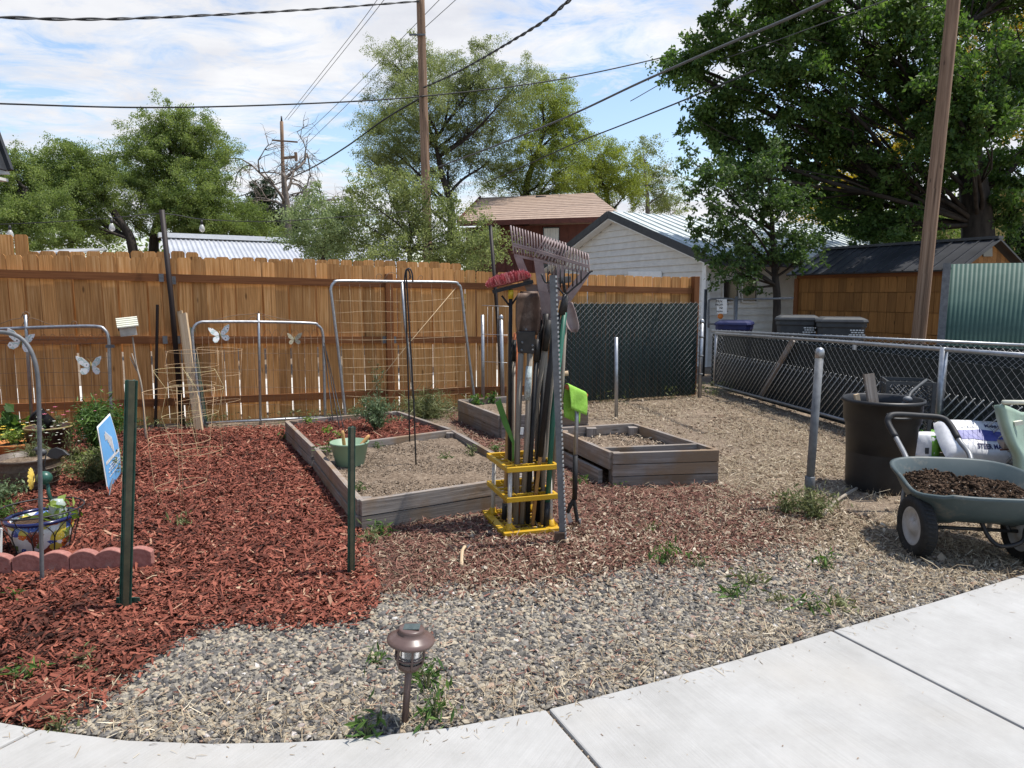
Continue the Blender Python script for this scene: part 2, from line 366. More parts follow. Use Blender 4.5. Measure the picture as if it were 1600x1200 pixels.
obj('concrete_path', PATH, M['concrete'], bevel=.007, kind='structure')

# ------------------------------------------------------------------ scattered ground cover
def inpoly(P, poly):
    x, y = P[:, 0], P[:, 1]; r = np.zeros(len(P), bool); n = len(poly)
    for i in range(n):
        x0, y0, x1, y1 = poly[i].x, poly[i].y, poly[i - 1].x, poly[i - 1].y
        if y0 == y1: continue
        r ^= ((y0 > y) != (y1 > y)) & (x < (x1 - x0) * (y - y0) / (y1 - y0) + x0)
    return r
PATHPOLY = EDGE + [V((6, -3, 0)), V((-6, -3, 0))]
def offpath(P):
    Q = P.copy(); Q[:, 1] -= .025; return ~inpoly(Q, PATHPOLY)
def spread(poly, n, far=None, jitter=0, frame=True, free=False):
    """n random points in a polygon, thinned with distance"""
    xs = [p.x for p in poly]; ys = [p.y for p in poly]; got = []; tot = 0
    while tot < n:
        P = np.column_stack([NR.uniform(min(xs), max(xs), n), NR.uniform(min(ys), max(ys), n)])
        if jitter: Q = P + NR.normal(0, jitter, P.shape)
        else: Q = P
        k = inpoly(Q, poly)
        if frame: k &= (np.abs(P[:, 0]) < .90 * P[:, 1] + .8) & (P[:, 1] > 1.6)
        if not free: k &= offpath(P)
        if far: k &= NR.random(n) < np.clip((far / np.maximum(P[:, 1], .1)) ** 1.3, 0, 1)
        got.append(P[k]); tot += int(k.sum())
    return np.vstack(got)[:n]
def strips(name, P, z, length, width, tilt, bend, r, m, **kw):
    """thin bent chips: two quads each"""
    n = len(P); yaw = NR.uniform(0, 2 * np.pi, n); tl = NR.normal(0, tilt, n); rl = NR.normal(0, tilt * 1.6, n)
    d = np.column_stack([np.cos(yaw) * np.cos(tl), np.sin(yaw) * np.cos(tl), np.sin(tl)])
    s = np.column_stack([-np.sin(yaw) * np.cos(rl), np.cos(yaw) * np.cos(rl), np.sin(rl)])
    u = np.cross(d, s); C = np.column_stack([P, z + np.abs(d[:, 2]) * length / 2 + np.abs(s[:, 2]) * width / 2])
    bd = (NR.normal(0, bend, n) * length)[:, None]; h = (length / 2)[:, None]; w2 = (width / 2)[:, None]
    tp = NR.uniform(.35, 1, n)[:, None]; tq = NR.uniform(.35, 1, n)[:, None]
    vs = np.stack([C - d * h - s * w2 * tp, C - d * h + s * w2 * tp, C + u * bd + s * w2 * (2 - tp) * .8, C + u * bd - s * w2 * (2 - tq) * .8, C + d * h + s * w2 * tq, C + d * h - s * w2 * tq], 1).reshape(-1, 3)
    b = np.arange(n)[:, None] * 6
    fs = np.stack([b + [0, 1, 2, 3], b + [3, 2, 4, 5]], 1).reshape(-1, 4)
    return npobj(name, vs, fs, np.repeat(r, 2), m, **kw)
phi = (1 + 5 ** .5) / 2
ICO = np.array([(-1, phi, 0), (1, phi, 0), (-1, -phi, 0), (1, -phi, 0), (0, -1, phi), (0, 1, phi), (0, -1, -phi), (0, 1, -phi), (phi, 0, -1), (phi, 0, 1), (-phi, 0, -1), (-phi, 0, 1)]) / 1.9
ICF = np.array([(0, 11, 5), (0, 5, 1), (0, 1, 7), (0, 7, 10), (0, 10, 11), (1, 5, 9), (5, 11, 4), (11, 10, 2), (10, 7, 6), (7, 1, 8), (3, 9, 4), (3, 4, 2), (3, 2, 6), (3, 6, 8), (3, 8, 9), (4, 9, 5), (2, 4, 11), (6, 2, 10), (8, 6, 7), (9, 8, 1)])
def stones(name, P, z, size, r, m, flat=.6, **kw):
    n = len(P); yaw = NR.uniform(0, 6.28, n); c, s = np.cos(yaw), np.sin(yaw)
    vv = ICO[None] * (1 + NR.normal(0, .14, (n, 12, 1)))
    vv = vv * np.stack([size * NR.uniform(.8, 1.35, n), size * NR.uniform(.6, 1., n), size * flat * NR.uniform(.6, 1.1, n)], 1)[:, None, :]
    tl = NR.normal(0, .4, n); ct, st = np.cos(tl), np.sin(tl)
    x, y, zz_ = vv[..., 0], vv[..., 1], vv[..., 2]
    x, zz_ = x * ct[:, None] - zz_ * st[:, None], x * st[:, None] + zz_ * ct[:, None]
    X = x * c[:, None] - y * s[:, None] + P[:, :1]; Y = x * s[:, None] + y * c[:, None] + P[:, 1:2]
    vs = np.stack([X, Y, zz_ + np.asarray(z)[:, None]], -1).reshape(-1, 3)
    fs = (np.arange(n)[:, None, None] * 12 + ICF[None]).reshape(-1, 3)
    return npobj(name, vs, fs, np.repeat(r, 20), m, **kw)
M['chips'] = rmat('red bark chips', [(0, L(.026, .010, .0065)), (.25, L(.084, .026, .016)), (.6, L(.205, .058, .036)), (.9, L(.30, .10, .062)), (.985, L(.33, .14, .09)), (1, L(.42, .30, .19))], .8, .25)
M['chips_old'] = rmat('faded bark chips', [(0, L(.04, .022, .017)), (.3, L(.13, .058, .042)), (.62, L(.215, .10, .074)), (.84, L(.29, .18, .125)), (1, L(.45, .36, .26))], .85, .2)
M['stones'] = rmat('river gravel', [(0, L(.042, .040, .039)), (.28, L(.110, .103, .095)), (.5, L(.195, .175, .145)), (.72, L(.30, .265, .205)), (.93, L(.36, .30, .21)), (.975, L(.26, .155, .11)), (1, L(.55, .53, .49))], .75, .3, 0, 60.)
M['straw'] = rmat('dry straw', [(0, L(.09, .065, .042)), (.35, L(.25, .19, .125)), (.75, L(.44, .36, .24)), (1, L(.62, .54, .40))], .85, .2)
M['litter'] = rmat('dry leaf litter', [(0, L(.14, .09, .06)), (.5, L(.34, .26, .18)), (1, L(.55, .47, .36))], .85, .2)
from mathutils import noise as mno
P = spread(MULCH, 205000, 4.0, .05); k = len(P)
ln = NR.gamma(2.2, .0112, k) + .009; strips('bark_mulch', P, .006 + NR.random(k) * .028, ln, NR.gamma(4., .0018, k) + .002, .24, .08, np.clip(NR.normal(.50, .25, k) + .28 * np.array([mno.noise(V((x * 1.6, y * 1.6, 3.))) + .5 * mno.noise(V((x * 5, y * 5, 8.))) for x, y in P]), 0, .992 + .008 * (NR.random(k) < .1)), M['chips'], kind='stuff')
P = spread(LITTER, 38000, 5, .12); k = len(P)
strips('faded_mulch', P, .007 + NR.random(k) * .016, NR.gamma(3., .0095, k) + .01, NR.uniform(.003, .009, k), .25, .1, np.clip(NR.normal(.45, .26, k), 0, 1), M['chips_old'], kind='stuff')
P = spread(GRAVEL, 84000, 3.2, .07)
# fewer stones towards the dry grass on the right
rt = P[:, 0] - .25 * (P[:, 1] - 2.6); keep = NR.random(len(P)) < np.clip(1.2 - .15 * np.maximum(rt - .2, 0) - .2 * np.maximum(P[:, 1] - 3.4, 0), .35, 1); P = P[keep]; k = len(P)
stones('river_gravel', P, .004 + NR.random(k) * .012, NR.gamma(4., .0016, k) + .0038, NR.random(k), M['stones'], kind='stuff')
YARD = [G(*q) for q in [(592, 945), (880, 905), (1235, 850), (1100, 800), (1125, 750), (960, 660), (700, 640), (640, 640), (760, 612), (1000, 606), (1110, 606), (1480, 690), (1800, 800), (1700, 880), (1450, 951), (1150, 1040), (855, 1119), (700, 1148), (560, 1164), (330, 1173), (150, 1160), (200, 1120), (500, 1120), (800, 1060), (880, 960)]]
P = spread(YARD, 100000, 4.4, .15)
from mathutils import noise as mno
nv = np.array([mno.noise(V((x * .9, y * .9, 2.))) + .6 * mno.noise(V((x * 2.7, y * 2.7, 7.))) for x, y in P])
ong = inpoly(P, GRAVEL) & (P[:, 0] < 1.0 + .9 * NR.random(len(P)) - .12 * (P[:, 1] - 3))
kp = NR.random(len(P)) < np.clip(.62 + nv * 1.1, .12, 1) * np.where(ong, .16, 1); P = P[kp]; k = len(P)
strips('dry_grass', P, .006 + NR.random(k) * .018, NR.gamma(2.6, .013, k) + .012, NR.uniform(.0014, .0042, k), .25, .16, np.clip(NR.normal(.5, .27, k), 0, 1), M['straw'], kind='stuff')
FR = EDGE[2:16]; FRO = [p + (V((.2, 6.5, 0)) - p).normalized() * .26 for p in FR]
P = spread(FR + FRO[::-1], 3200, 3., .07); k = len(P)
strips('edge_straw', P, .010 + NR.random(k) * .016, NR.gamma(2.6, .014, k) + .012, NR.uniform(.0014, .004, k), .28, .18, np.clip(NR.normal(.5, .27, k), 0, 1), M['straw'], kind='stuff')
P = spread(LITTER, 7000, 5, .15); k = len(P)
strips('litter_straw', P, .012 + NR.random(k) * .014, NR.gamma(2.6, .013, k) + .01, NR.uniform(.0014, .004, k), .25, .16, np.clip(NR.normal(.5, .27, k), 0, 1), M['straw'], kind='stuff')
BACK = [G(*q) for q in [(1235, 870), (1120, 800), (1125, 755), (995, 660), (880, 655), (760, 640), (700, 645), (640, 640), (760, 612), (1000, 606), (1110, 608), (1480, 700), (1800, 800), (1700, 880), (1500, 930), (1300, 960)]]
P = spread(BACK, 16000, 6., .1); nv = np.array([mno.noise(V((x * 1.3, y * 1.3, 4.))) + .5 * mno.noise(V((x * 4, y * 4, 9.))) for x, y in P]); P = P[NR.random(len(P)) < np.clip(.5 + 1.2 * nv, .05, 1)]; k = len(P)
stones('earth_clods', P, .003 + NR.random(k) * .006, NR.gamma(2., .0045, k) + .003, NR.random(k) * .75, M['litter'], .7, kind='stuff')
# tufts of dead standing grass
P = spread(BACK, 1100, 7., .1); nv = np.array([mno.noise(V((x * 1.1, y * 1.1, 14.))) for x, y in P]); P = P[nv > -.12]; VV = []; RT = []
for x, y in P:
    for j in range(R.randint(5, 16)):
        a = R.uniform(0, 6.283); l_ = R.uniform(.02, .085); o_ = V((x + R.gauss(0, .02), y + R.gauss(0, .02), .0)); tip = o_ + V((math.cos(a) * l_ * R.uniform(.3, 1.1), math.sin(a) * l_ * R.uniform(.3, 1.1), l_ * R.uniform(.35, 1))); s_ = V((-math.sin(a), math.cos(a), 0)) * R.uniform(.0011, .0024)
        VV += [o_ - s_, o_ + s_, tip + s_ * .3, tip - s_ * .3]; RT.append(min(1, max(0, R.gauss(.5, .28))))
npobj('dead_grass', np.array([tuple(v) for v in VV]), np.arange(len(VV)).reshape(-1, 4), RT, M['straw'], kind='stuff')
LEAFZ = [G(*q) for q in [(640, 930), (700, 850), (880, 840), (1010, 800), (1240, 790), (1340, 800), (1420, 880), (1250, 900), (1000, 905), (820, 960), (700, 960)]]
P = spread(LEAFZ, 3000, 6, .25); k = len(P)
strips('leaf_litter', P, .012 + NR.random(k) * .012, NR.uniform(.012, .038, k), NR.uniform(.006, .018, k), .35, .25, NR.random(k) ** 1.3, M['litter'], kind='stuff')
# chips strayed onto the gravel and the path edge
P = spread([q for q in GRAVEL], 900, 4, .1); k = len(P)
strips('stray_chips', P, .022 + NR.random(k) * .004, NR.uniform(.012, .04, k), NR.uniform(.003, .008, k), .1, .05, NR.random(k), M['chips_old'], kind='stuff')
# fallen bits on the concrete
P = spread(FR + [p + (p - V((.2, 6.5, 0))).normalized() * .09 for p in FR][::-1], 420, 3., .0, True, True)[:170]; k = len(P); P = P[~offpath(P + np.array([0, -.02]))]; k = len(P)
strips('path_straw', P, np.full(k, .030), NR.gamma(2.2, .009, k) + .006, NR.uniform(.0012, .003, k), .04, .08, np.clip(NR.normal(.4, .25, k), 0, 1), M['straw'], kind='stuff')
JB = []
for A_, B_ in ((EDGE[4], e0), (EDGE[10], e1), (EDGE[13], e2)):
    for i in range(420): JB.append(tuple((A_.lerp(B_, R.random() ** 1.3) + V((R.gauss(0, .004), R.gauss(0, .004), 0)))[:2]))
JB = np.array(JB); k = len(JB); stones('joint_dirt', JB, .004 + NR.random(k) * .014, NR.gamma(2., .0012, k) + .0015, NR.random(k) * .6, M['litter'], .7, kind='stuff')
cp = [G(*q) for q in [(100, 1172), (900, 1130), (1300, 1010), (1580, 930), (1900, 900), (1700, 1200), (200, 1260)]]
P = spread(cp, 60, 4, 0, True, True); k = len(P)
strips('path_debris', P, np.full(k, .0295), NR.gamma(1.6, .004, k) + .002, NR.uniform(.0015, .004, k), .05, .1, NR.random(k) * .7, M['litter'], kind='stuff')
# ------------------------------------------------------------------ fences
FA, FB = G(270, 664), G(1092, 616)
FU = (FB - FA).normalized(); FN = V((FU.y, -FU.x, 0))        # FN points to the viewer
def FP(px, py, off=0): return PL(px, py, FA + FN * off, FB + FN * off)
def interp(tab, x):
    for (x0, y0), (x1, y1) in zip(tab, tab[1:]):
        if x <= x1: return y0 + (y1 - y0) * (x - x0) / (x1 - x0)
    return tab[-1][1]
def dogear(b, base, top, u, n, w, t, r):
    h = top.z - base.z; c = .022
    poly = [base - u * w / 2, base + u * w / 2, base + u * w / 2 + V((0, 0, h - c)), base + u * (w / 2 - c * .8) + V((0, 0, h)), base - u * (w / 2 - c * .8) + V((0, 0, h)), base - u * w / 2 + V((0, 0, h - c))]
    o = len(b.v); n6 = 6; b.v += poly + [p + n * t for p in poly]; ou, ov = R.random() * 40, R.random() * 40
    fs = [tuple(range(5, -1, -1)), tuple(range(6, 12))] + [(i, (i + 1) % 6, 6 + (i + 1) % 6, 6 + i) for i in range(6)]
    for f in fs:
        b.f.append([o + k for k in f]); b.r.append(r); b.sm.append(False)
        b.uv.append([(ou + b.v[o + k].z, ov + (b.v[o + k] - base).dot(u) + (b.v[o + k] - base).dot(n)) for k in f])
def fence_boards(px0, px1, tops, off, w, gap, zb, t=.018, zbvar=0):
    w0 = w; b = MB(); s0 = (FP(px0, 500, off) - FA).dot(FU); s1 = (FP(px1, 500, off) - FA).dot(FU); s = s0
    while s < s1:
        q = FA + FN * off + FU * (s + w / 2)
        # picture column of this board, to read the height of the fence top there
        px = 800 + FPX * q.x / (q.y * math.cos(PITCH) - .5 * math.sin(PITCH))
        z = PL(px, interp(tops, px), FA + FN * off, FB + FN * off).z + R.uniform(-.009, .009); w = w0 * R.uniform(.93, 1.07)
        jz = R.uniform(-.006, .006); g = FN * R.uniform(-.004, .004)
        dogear(b, V((q.x, q.y, zb)) + g, V((q.x, q.y, z)) + g, (FU + V((0, 0, jz))).normalized(), FN, w - gap * R.uniform(.6, 1.4), t, R.random()); s += w
    return b
top_f = [(-400, 388), (0, 397), (250, 402), (500, 412), (700, 420), (780, 425), (1100, 434)]
t = thing('wood_fence', 'stained cedar board fence with dog eared tops, rails facing the yard', 'fence', FA)
obj('board_panel', fence_boards(-330, 1084, top_f, 0, .150, .009, .02), M['fence'], t)
def rail(ys, x0, x1, off=.045):
    b = MB(); xs = [x0] + [x for x in (262, 607) if x0 < x < x1] + [x1]
    for a, c in zip(xs, xs[1:]):
        p0 = FP(a, interp(ys, a), off); p1 = FP(c, interp(ys, c), off); b.board(p0 + FU * .01, p1 - FU * .01, .085, .038)
    return b
obj('rail', rail([(-330, 419), (0, 431), (262, 434), (607, 444), (1100, 455)], -330, 1082), M['fence_rail'], t)
obj('rail', rail([(-330, 532), (0, 531), (607, 531), (1100, 531)], -330, 1082), M['fence_rail'], t)
obj('rail', rail([(-330, 650), (0, 637), (380, 624), (740, 609), (1100, 597)], -330, 1082), M['fence_rail'], t)
for px, ty in ((607, 428), (1087, 432)):
    b = MB(); q = FP(px, ty, .075); b.board(V((q.x, q.y, 0)), q, .09, .09, FN); obj('post', b, M['fence_rail'], t, bevel=.004)
for px, py in ((252, 434), (271, 438), (258, 531), (278, 531), (601, 531), (616, 531)):
    q = FP(px, py, .068); b = MB(); b.box(q, .05, .004, .09, math.atan2(FU.y, FU.x)); obj('rail_bracket', b, M['galv_dull'], t)
t = thing('wood_fence', 'taller board fence peeping over behind the front cedar fence', 'fence', FA - FN * .3, None)
bb = fence_boards(-330, 45, [(-400, 360), (60, 368)], -.3, .142, .006, .85)
b2 = fence_boards(46, 300, [(46, 392), (300, 393.5)], -.3, .146, .006, .85); b3 = fence_boards(301, 714, [(300, 401), (500, 405), (715, 411)], -.3, .146, .006, .85)
for x in (b2, b3):
    o_ = len(bb.v); bb.v += x.v; bb.f += [[k + o_ for k in f] for f in x.f]; bb.r += x.r; bb.uv += x.uv; bb.sm += x.sm
obj('board_panel', bb, M['fence'], t)
for px in (-200, 60, 300, 500, 700): b = MB(); q = FP(px, 420, -.36); b.board(V((q.x, q.y, 0)), q, .09, .09, FN); obj('post', b, M['fence_rail'], t)
LF_ = (FB - FA).length - .15
al = [FA - FN * .5 - FU * 6, FA - FN * .5 + FU * LF_, FA - FN * 4.5 + FU * LF_, FA - FN * 4.5 - FU * 6]
sheet('alley', al, .004, M['alley'])

# chain link: diamond wires on an upright rectangle
def chainlink(b, A, B, z0, z1, pitch=.055, r=.0016, dirs=(1, -1), n=4, sag=0):
    u = (B - A); Ln = u.length; u = u.normalized(); h = z1 - z0; s = -h
    while s < Ln:
        for dr in dirs:
            a0, a1 = (s, s + h)
            c0, c1 = max(a0, 0), min(a1, Ln)
            if c1 - c0 > .02:
                if dr > 0: za, zb_ = z0 + (c0 - a0), z0 + (c1 - a0)
                else: za, zb_ = z1 - (c0 - a0), z1 - (c1 - a0)
                off = V((u.y, -u.x, 0)) * (.002 * dr)
                b.tube([A + u * c0 + off + V((0, 0, za - A.z)), A + u * c1 + off + V((0, 0, zb_ - A.z))], r, n)
        s += pitch
M['slat'] = mat('dark green slat', L(.006, .016, .012), L(.012, .028, .022), .5, (30., 30., 2.), rvar=.5)
M['siding_p'] = mat('pale plastic tie', L(.42, .42, .40), L(.52, .52, .5), .6, 20.)
M['screen'] = mat('black windscreen', L(.006, .010, .010), L(.014, .02, .019), .7, 12.)
zed0 = lambda p: V((p.x, p.y, 0))
CA, CB = G(880, 622), G(1094, 616); CA.z = CB.z = 0
CA = FA + FU * ((CA - FA).dot(FU)) + FN * .32; CB = zed0(PL(1091, 600, FA + FN * .3, FB + FN * .3))
t = thing('chain_link_fence', 'tall chain link fence with dark green privacy slats before the cedar fence', 'fence', CA)
zt = PL(1000, 472, CA, CB).z
b = MB(); chainlink(b, CA - FU * .5, CB, .06, zt, .085, .0019); obj('wire_mesh', b, M['wire_d'], t)
b = MB(); s = -.5; Lc = (CB - CA).length
while s < Lc - .03:
    q = CA + (CB - CA).normalized() * s - FN * .012; b.board(V((q.x, q.y, .05)), V((q.x, q.y, zt - .02 + R.uniform(-.006, .004))), .062, .003, FU); s += .066
obj('privacy_slats', b, M['slat'], t)
def post(b, base, top, r, cap=True, n=12):
    b.tube([base, top], r, n)
    if cap: b.lathe([(r * 1.12, -.02), (r * 1.15, .0), (r * 1.1, .02), (r * .8, .035), (r * .3, .044)], top, n)
    return b
q = PL(1097, 500, CA, CB); b = MB(); base = V((q.x, q.y, 0)); post(b, base, V((q.x, q.y, D(1097, 503, q.y).z)), .03); obj('post', b, M['galv'], t)
for z in (.35, .62, .9): b = MB(); b.lathe([(.036, -.012), (.038, 0), (.036, .012)], base + V((0, 0, z)), 12); obj('tension_band', b, M['galv_dull'], t)
# gate swung open
GA, GB = G(1118, 612), G(1478, 722); GU = (GB - GA).normalized()
def GP(px, py): return PL(px, py, GA, GB)
t = thing('chain_link_gate', 'low galvanised chain link gate swung open along the right side', 'gate', GA)
def gpt(px, py): return GP(px, py)
GE = GP(1700, 700); gtop = lambda q: .93 + .02 * (q - GA).length / 5
tp = [GP(1119, 521), GP(1300, 533), GP(1475, 546), GP(1700, 563)]
b = MB(); b.tube(tp, .021, 10); b.tube([V((p.x, p.y, .10 if i == 0 else .12)) for i, p in enumerate(tp)], .019, 10); obj('frame_rail', b, M['galv'], t)
b = MB(); p = tp[0]; b.tube([V((p.x, p.y, .08)), p], .021, 10); obj('frame_upright', b, M['galv'], t)
b = MB(); p = tp[3]; b.tube([V((p.x, p.y, .08)), p], .021, 10); obj('frame_upright', b, M['galv'], t)
b = MB(); p = tp[2]; b.tube([V((p.x, p.y, 0)), p + V((0, 0, .02))], .034, 12); obj('frame_upright', b, M['galv'], t)
b = MB(); chainlink(b, V((tp[0].x, tp[0].y, .12)), V((tp[3].x, tp[3].y, .12)), .12, .92, .095, .0013, (-1,)); obj('wire_mesh', b, M['wire_d'], t)
b = MB()                                     # pale ties woven along one diagonal
chainlink(b, V((tp[0].x, tp[0].y, .12)) + V((.012, .0, 0)), V((tp[3].x, tp[3].y, .12)) + V((.012, 0, 0)), .13, .62, .095, .0062, (1,)); obj('woven_ties', b, M['siding_p'], t)
b = MB(); chainlink(b, V((tp[0].x, tp[0].y, .12)), V((tp[3].x, tp[3].y, .12)), .12, .92, .095, .0013, (1,)); obj('wire_mesh', b, M['wire_d'], t)
gn = V((-(GB - GA).y, (GB - GA).x, 0)).normalized(); gn = gn if gn.x > 0 else -gn
b = MB(); a_, c_ = tp[0] + gn * .14, tp[3] + gn * .14; b.prism([V((a_.x, a_.y, .03)), V((c_.x, c_.y, .03)), V((c_.x, c_.y, .90)), V((a_.x, a_.y, .90))], gn * .004); obj('privacy_screen', b, M['screen'], t)
# fence behind the gate
RA, RB = D(1112, 517, 11.6), D(1700, 544, 7.9)
t = thing('chain_link_fence', 'low chain link fence with black screen, behind the open gate', 'fence', V((RA.x, RA.y, 0)))
b = MB(); b.tube([RA, RB], .019, 10); obj('top_rail', b, M['galv'], t)
for px, py in ((1336, 527), (1640, 541)):
    q = PL(px, py + 4, RA, RB); b = MB(); b.tube([V((q.x, q.y, 0)), q], .03, 12); obj('post', b, M['galv_dull'], t)
b = MB(); u = (RB - RA); nrm = V((u.y, -u.x, 0)).normalized(); chainlink(b, V((RA.x, RA.y, .05)), V((RB.x, RB.y, .05)), .05, .93, .075, .0014)
for k in range(60):
    q = RA + u * (k / 60); b.tube([q + V((0, 0, -.03)), q + V((.02, -.01, .025))], .0022, 4)
obj('wire_mesh', b, M['wire'], t)
b = MB(); b.prism([V((RA.x, RA.y, .02)) - nrm * .03, V((RB.x, RB.y, .02)) - nrm * .03, V((RB.x, RB.y, RB.z - .05)) - nrm * .03, V((RA.x, RA.y, RA.z - .05)) - nrm * .03], nrm * .006); obj('privacy_screen', b, M['screen'], t)
# loose board leaning inside the gate
b = MB(); b.board(GP(1182, 622) + gn * .05, GP(1232, 530) + gn * .07, .10, .025, V((0, 1, .3)))
tag(obj('loose_board', b, M['grey_wood'], org=GP(1182, 622)), 'weathered board leaning slantwise behind the open chain link gate', 'board')
# free standing pipes
def pipe(px, pyb, pyt, r, cap, label, m='galv', lean=0, group=None, name='steel_post'):
    bs = G(px, pyb); tp_ = D(px + lean, pyt, bs.y); b = MB(); post(b, bs - V((0, 0, .02)), tp_, r, cap)
    return bs, tp_, b
for px, pyb, pyt, r, cap, lean, lab in ((963, 655, 527, .022, False, 0, 'slim capless galvanised pipe standing behind the three board bed'), (755, 643, 492, .022, False, -1, 'galvanised pipe standing by the end of the wire trellis'), (786, 645, 497, .025, True, -3, 'capped galvanised pipe just behind the pink broom')):
    bs, tp_, b = pipe(px, pyb, pyt, r, cap, lab, lean=lean); tag(obj('steel_post', b, M['galv'], org=bs), lab, 'post')
bs = G(1262, 796); tpq = D(1281, 548, bs.y); t = thing('steel_post', 'thick capped grey pipe standing alone in the dry grass', 'post', bs)
b = MB(); b.tube([bs - V((0, 0, .05)), tpq], .0275, 14); obj('pipe', b, M['galv_dull'], t)
b = MB(); b.lathe([(.030, -.05), (.031, -.01), (.029, .0), (.025, .012), (.015, .020), (.004, .023)], tpq, 16); obj('cap', b, M['galv'], t)
q = bs.lerp(tpq, .17); b = MB(); b.lathe([(.031, -.05), (.034, -.045), (.034, .045), (.031, .05)], q, 14); obj('sleeve', b, M['galv_dull'], t)
# wire strung between the two pipes
t = thing('wire_fence', 'short run of field wire strung between two pipes by the broom', 'wire fence', G(770, 644))
b = MB(); A_, B_ = G(755, 643) + V((0, -.03, 0)), G(786, 645) + V((0, -.03, 0))
for py in (478, 523, 566): b.tube([PL(753, py - 1, A_, B_), PL(800, py + 1, A_, B_)], .003, 5)
for px in (762, 770, 778): b.tube([PL(px, 478, A_, B_), PL(px, 605, A_, B_)], .0016, 4)
obj('wire_strands', b, M['wire'], t)
# tall dark pole with string lights
q0 = FP(284, 640, .14); q1 = FP(253, 328, .14); b = MB(); b.tube([V((q0.x, q0.y, 0)), FP(268, 470, .14), q1], .03, 8)
tag(obj('light_pole', b, M['dark_pole'], org=(q0.x, q0.y, 0)), 'tall leaning dark pole on the fence between the bird house and the pale plank', 'pole')
q0 = FP(786, 632, .10); q1 = FP(766, 352, .10); b = MB(); b.tube([V((q0.x, q0.y, 0)), FP(777, 490, .10), q1], .024, 8)
tag(obj('light_pole', b, M['dark_pole'], org=(q0.x, q0.y, 0)), 'tall leaning dark pole behind the pink broom, rising above the fence', 'pole')
t = thing('string_lights', 'thin string of clear bulbs sagging above the cedar fence', 'string lights', (FP(100, 350, -.6).x, FP(100, 350, -.6).y, 2.2))
b = MB(); b.tube(bez([FP(-40, 352, -.7), FP(80, 347, -.7), FP(180, 340, -.7), FP(256, 334, .1), FP(320, 343, -.7), FP(420, 346, -.7), FP(520, 340, -.7), FP(640, 330, -.7)]), .005, 5); obj('cord', b, M['black_metal'], t)
m, nt3, p, o3 = nodes('bulb glass'); p.inputs['Base Color'].default_value = L(.8, .8, .78); p.inputs['Roughness'].default_value = .1; p.inputs['Alpha'].default_value = .45; M['bulb'] = m
for px, py in ((15, 352), (174, 342), (315, 344)):
    q = FP(px, py, -.7); b = MB(); b.lathe([(.012, 0), (.015, -.03), (.016, -.05)], q, 8); so = obj('socket', b, M['black_metal'], t)
    b = MB(); b.lathe([(.012, -.05), (.026, -.075), (.034, -.105), (.03, -.13), (.01, -.145)], q, 10); obj('bulb', b, M['bulb'], so)
# ------------------------------------------------------------------ buildings
M['siding'] = mat('cream siding', L(.56, .54, .50), L(.64, .62, .575), .7, 6., rvar=.06)
M['trim_w'] = mat('white trim', L(.72, .72, .70), L(.8, .8, .78), .6, 9.)
M['metal_roof'] = mat('pale metal roof', L(.46, .50, .485), L(.56, .60, .585), .5, 1.4, metal=.0, rvar=.08)
M['dark_trim'] = mat('dark trim', L(.02, .022, .025), L(.04, .042, .045), .5, 9.)
M['dark_roof'] = mat('charcoal metal roof', L(.030, .031, .034), L(.05, .051, .055), .42, 2., metal=.2, rvar=.1)
M['shed_wood'] = wood('shed shingle panels', L(.16, .068, .018), L(.25, .115, .032), L(.32, .155, .05), .45)
M['glass_d'] = mat('dark window', L(.008, .010, .011), L(.014, .016, .018), .12, 5., spec=.6)
M['brown_wall'] = mat('red brown siding', L(.075, .020, .012), L(.11, .030, .018), .75, 7.)
M['shingle'] = mat('tan shingles', L(.27, .19, .142), L(.36, .265, .20), .9, (5., 5., 18.), rvar=.12)
M['yellow_wall'] = mat('yellow stucco', L(.47, .36, .13), L(.53, .42, .17), .9, 5.)
M['corr_roof'] = mat('corrugated galvanised', L(.40, .41, .43), L(.5, .51, .53), .5, 2., metal=.25)
M['corr_green'] = mat('faded green sheet', L(.085, .21, .17), L(.125, .27, .22), .6, (2., 2., 3.), dirt=(L(.10, .17, .13), 3., .6))
m, ntc, p, oc = nodes('green fibreglass'); f = noise(ntc, (2, 2, 6), 'Object', 6); c = ramp(ntc, f, [(.3, L(.085, .160, .135)), (.7, L(.125, .21, .178))])
ntc.links.new(c, p.inputs['Base Color']); p.inputs['Roughness'].default_value = .55; p.inputs['Specular IOR Level'].default_value = .3
tr = ntc.nodes.new('ShaderNodeBsdfTranslucent'); ms = ntc.nodes.new('ShaderNodeMixShader'); ms.inputs[0].default_value = .35
ntc.links.new(c, tr.inputs[0]); ntc.links.new(p.outputs[0], ms.inputs[1]); ntc.links.new(tr.outputs[0], ms.inputs[2]); ntc.links.new(ms.outputs[0], oc.inputs[0]); M['fibre'] = m
def wallpoly(b, poly, n, t=.12): b.prism(poly, -n * t)
Z = V((0, 0, 1))
def zed(p, z): return V((p.x, p.y, z))
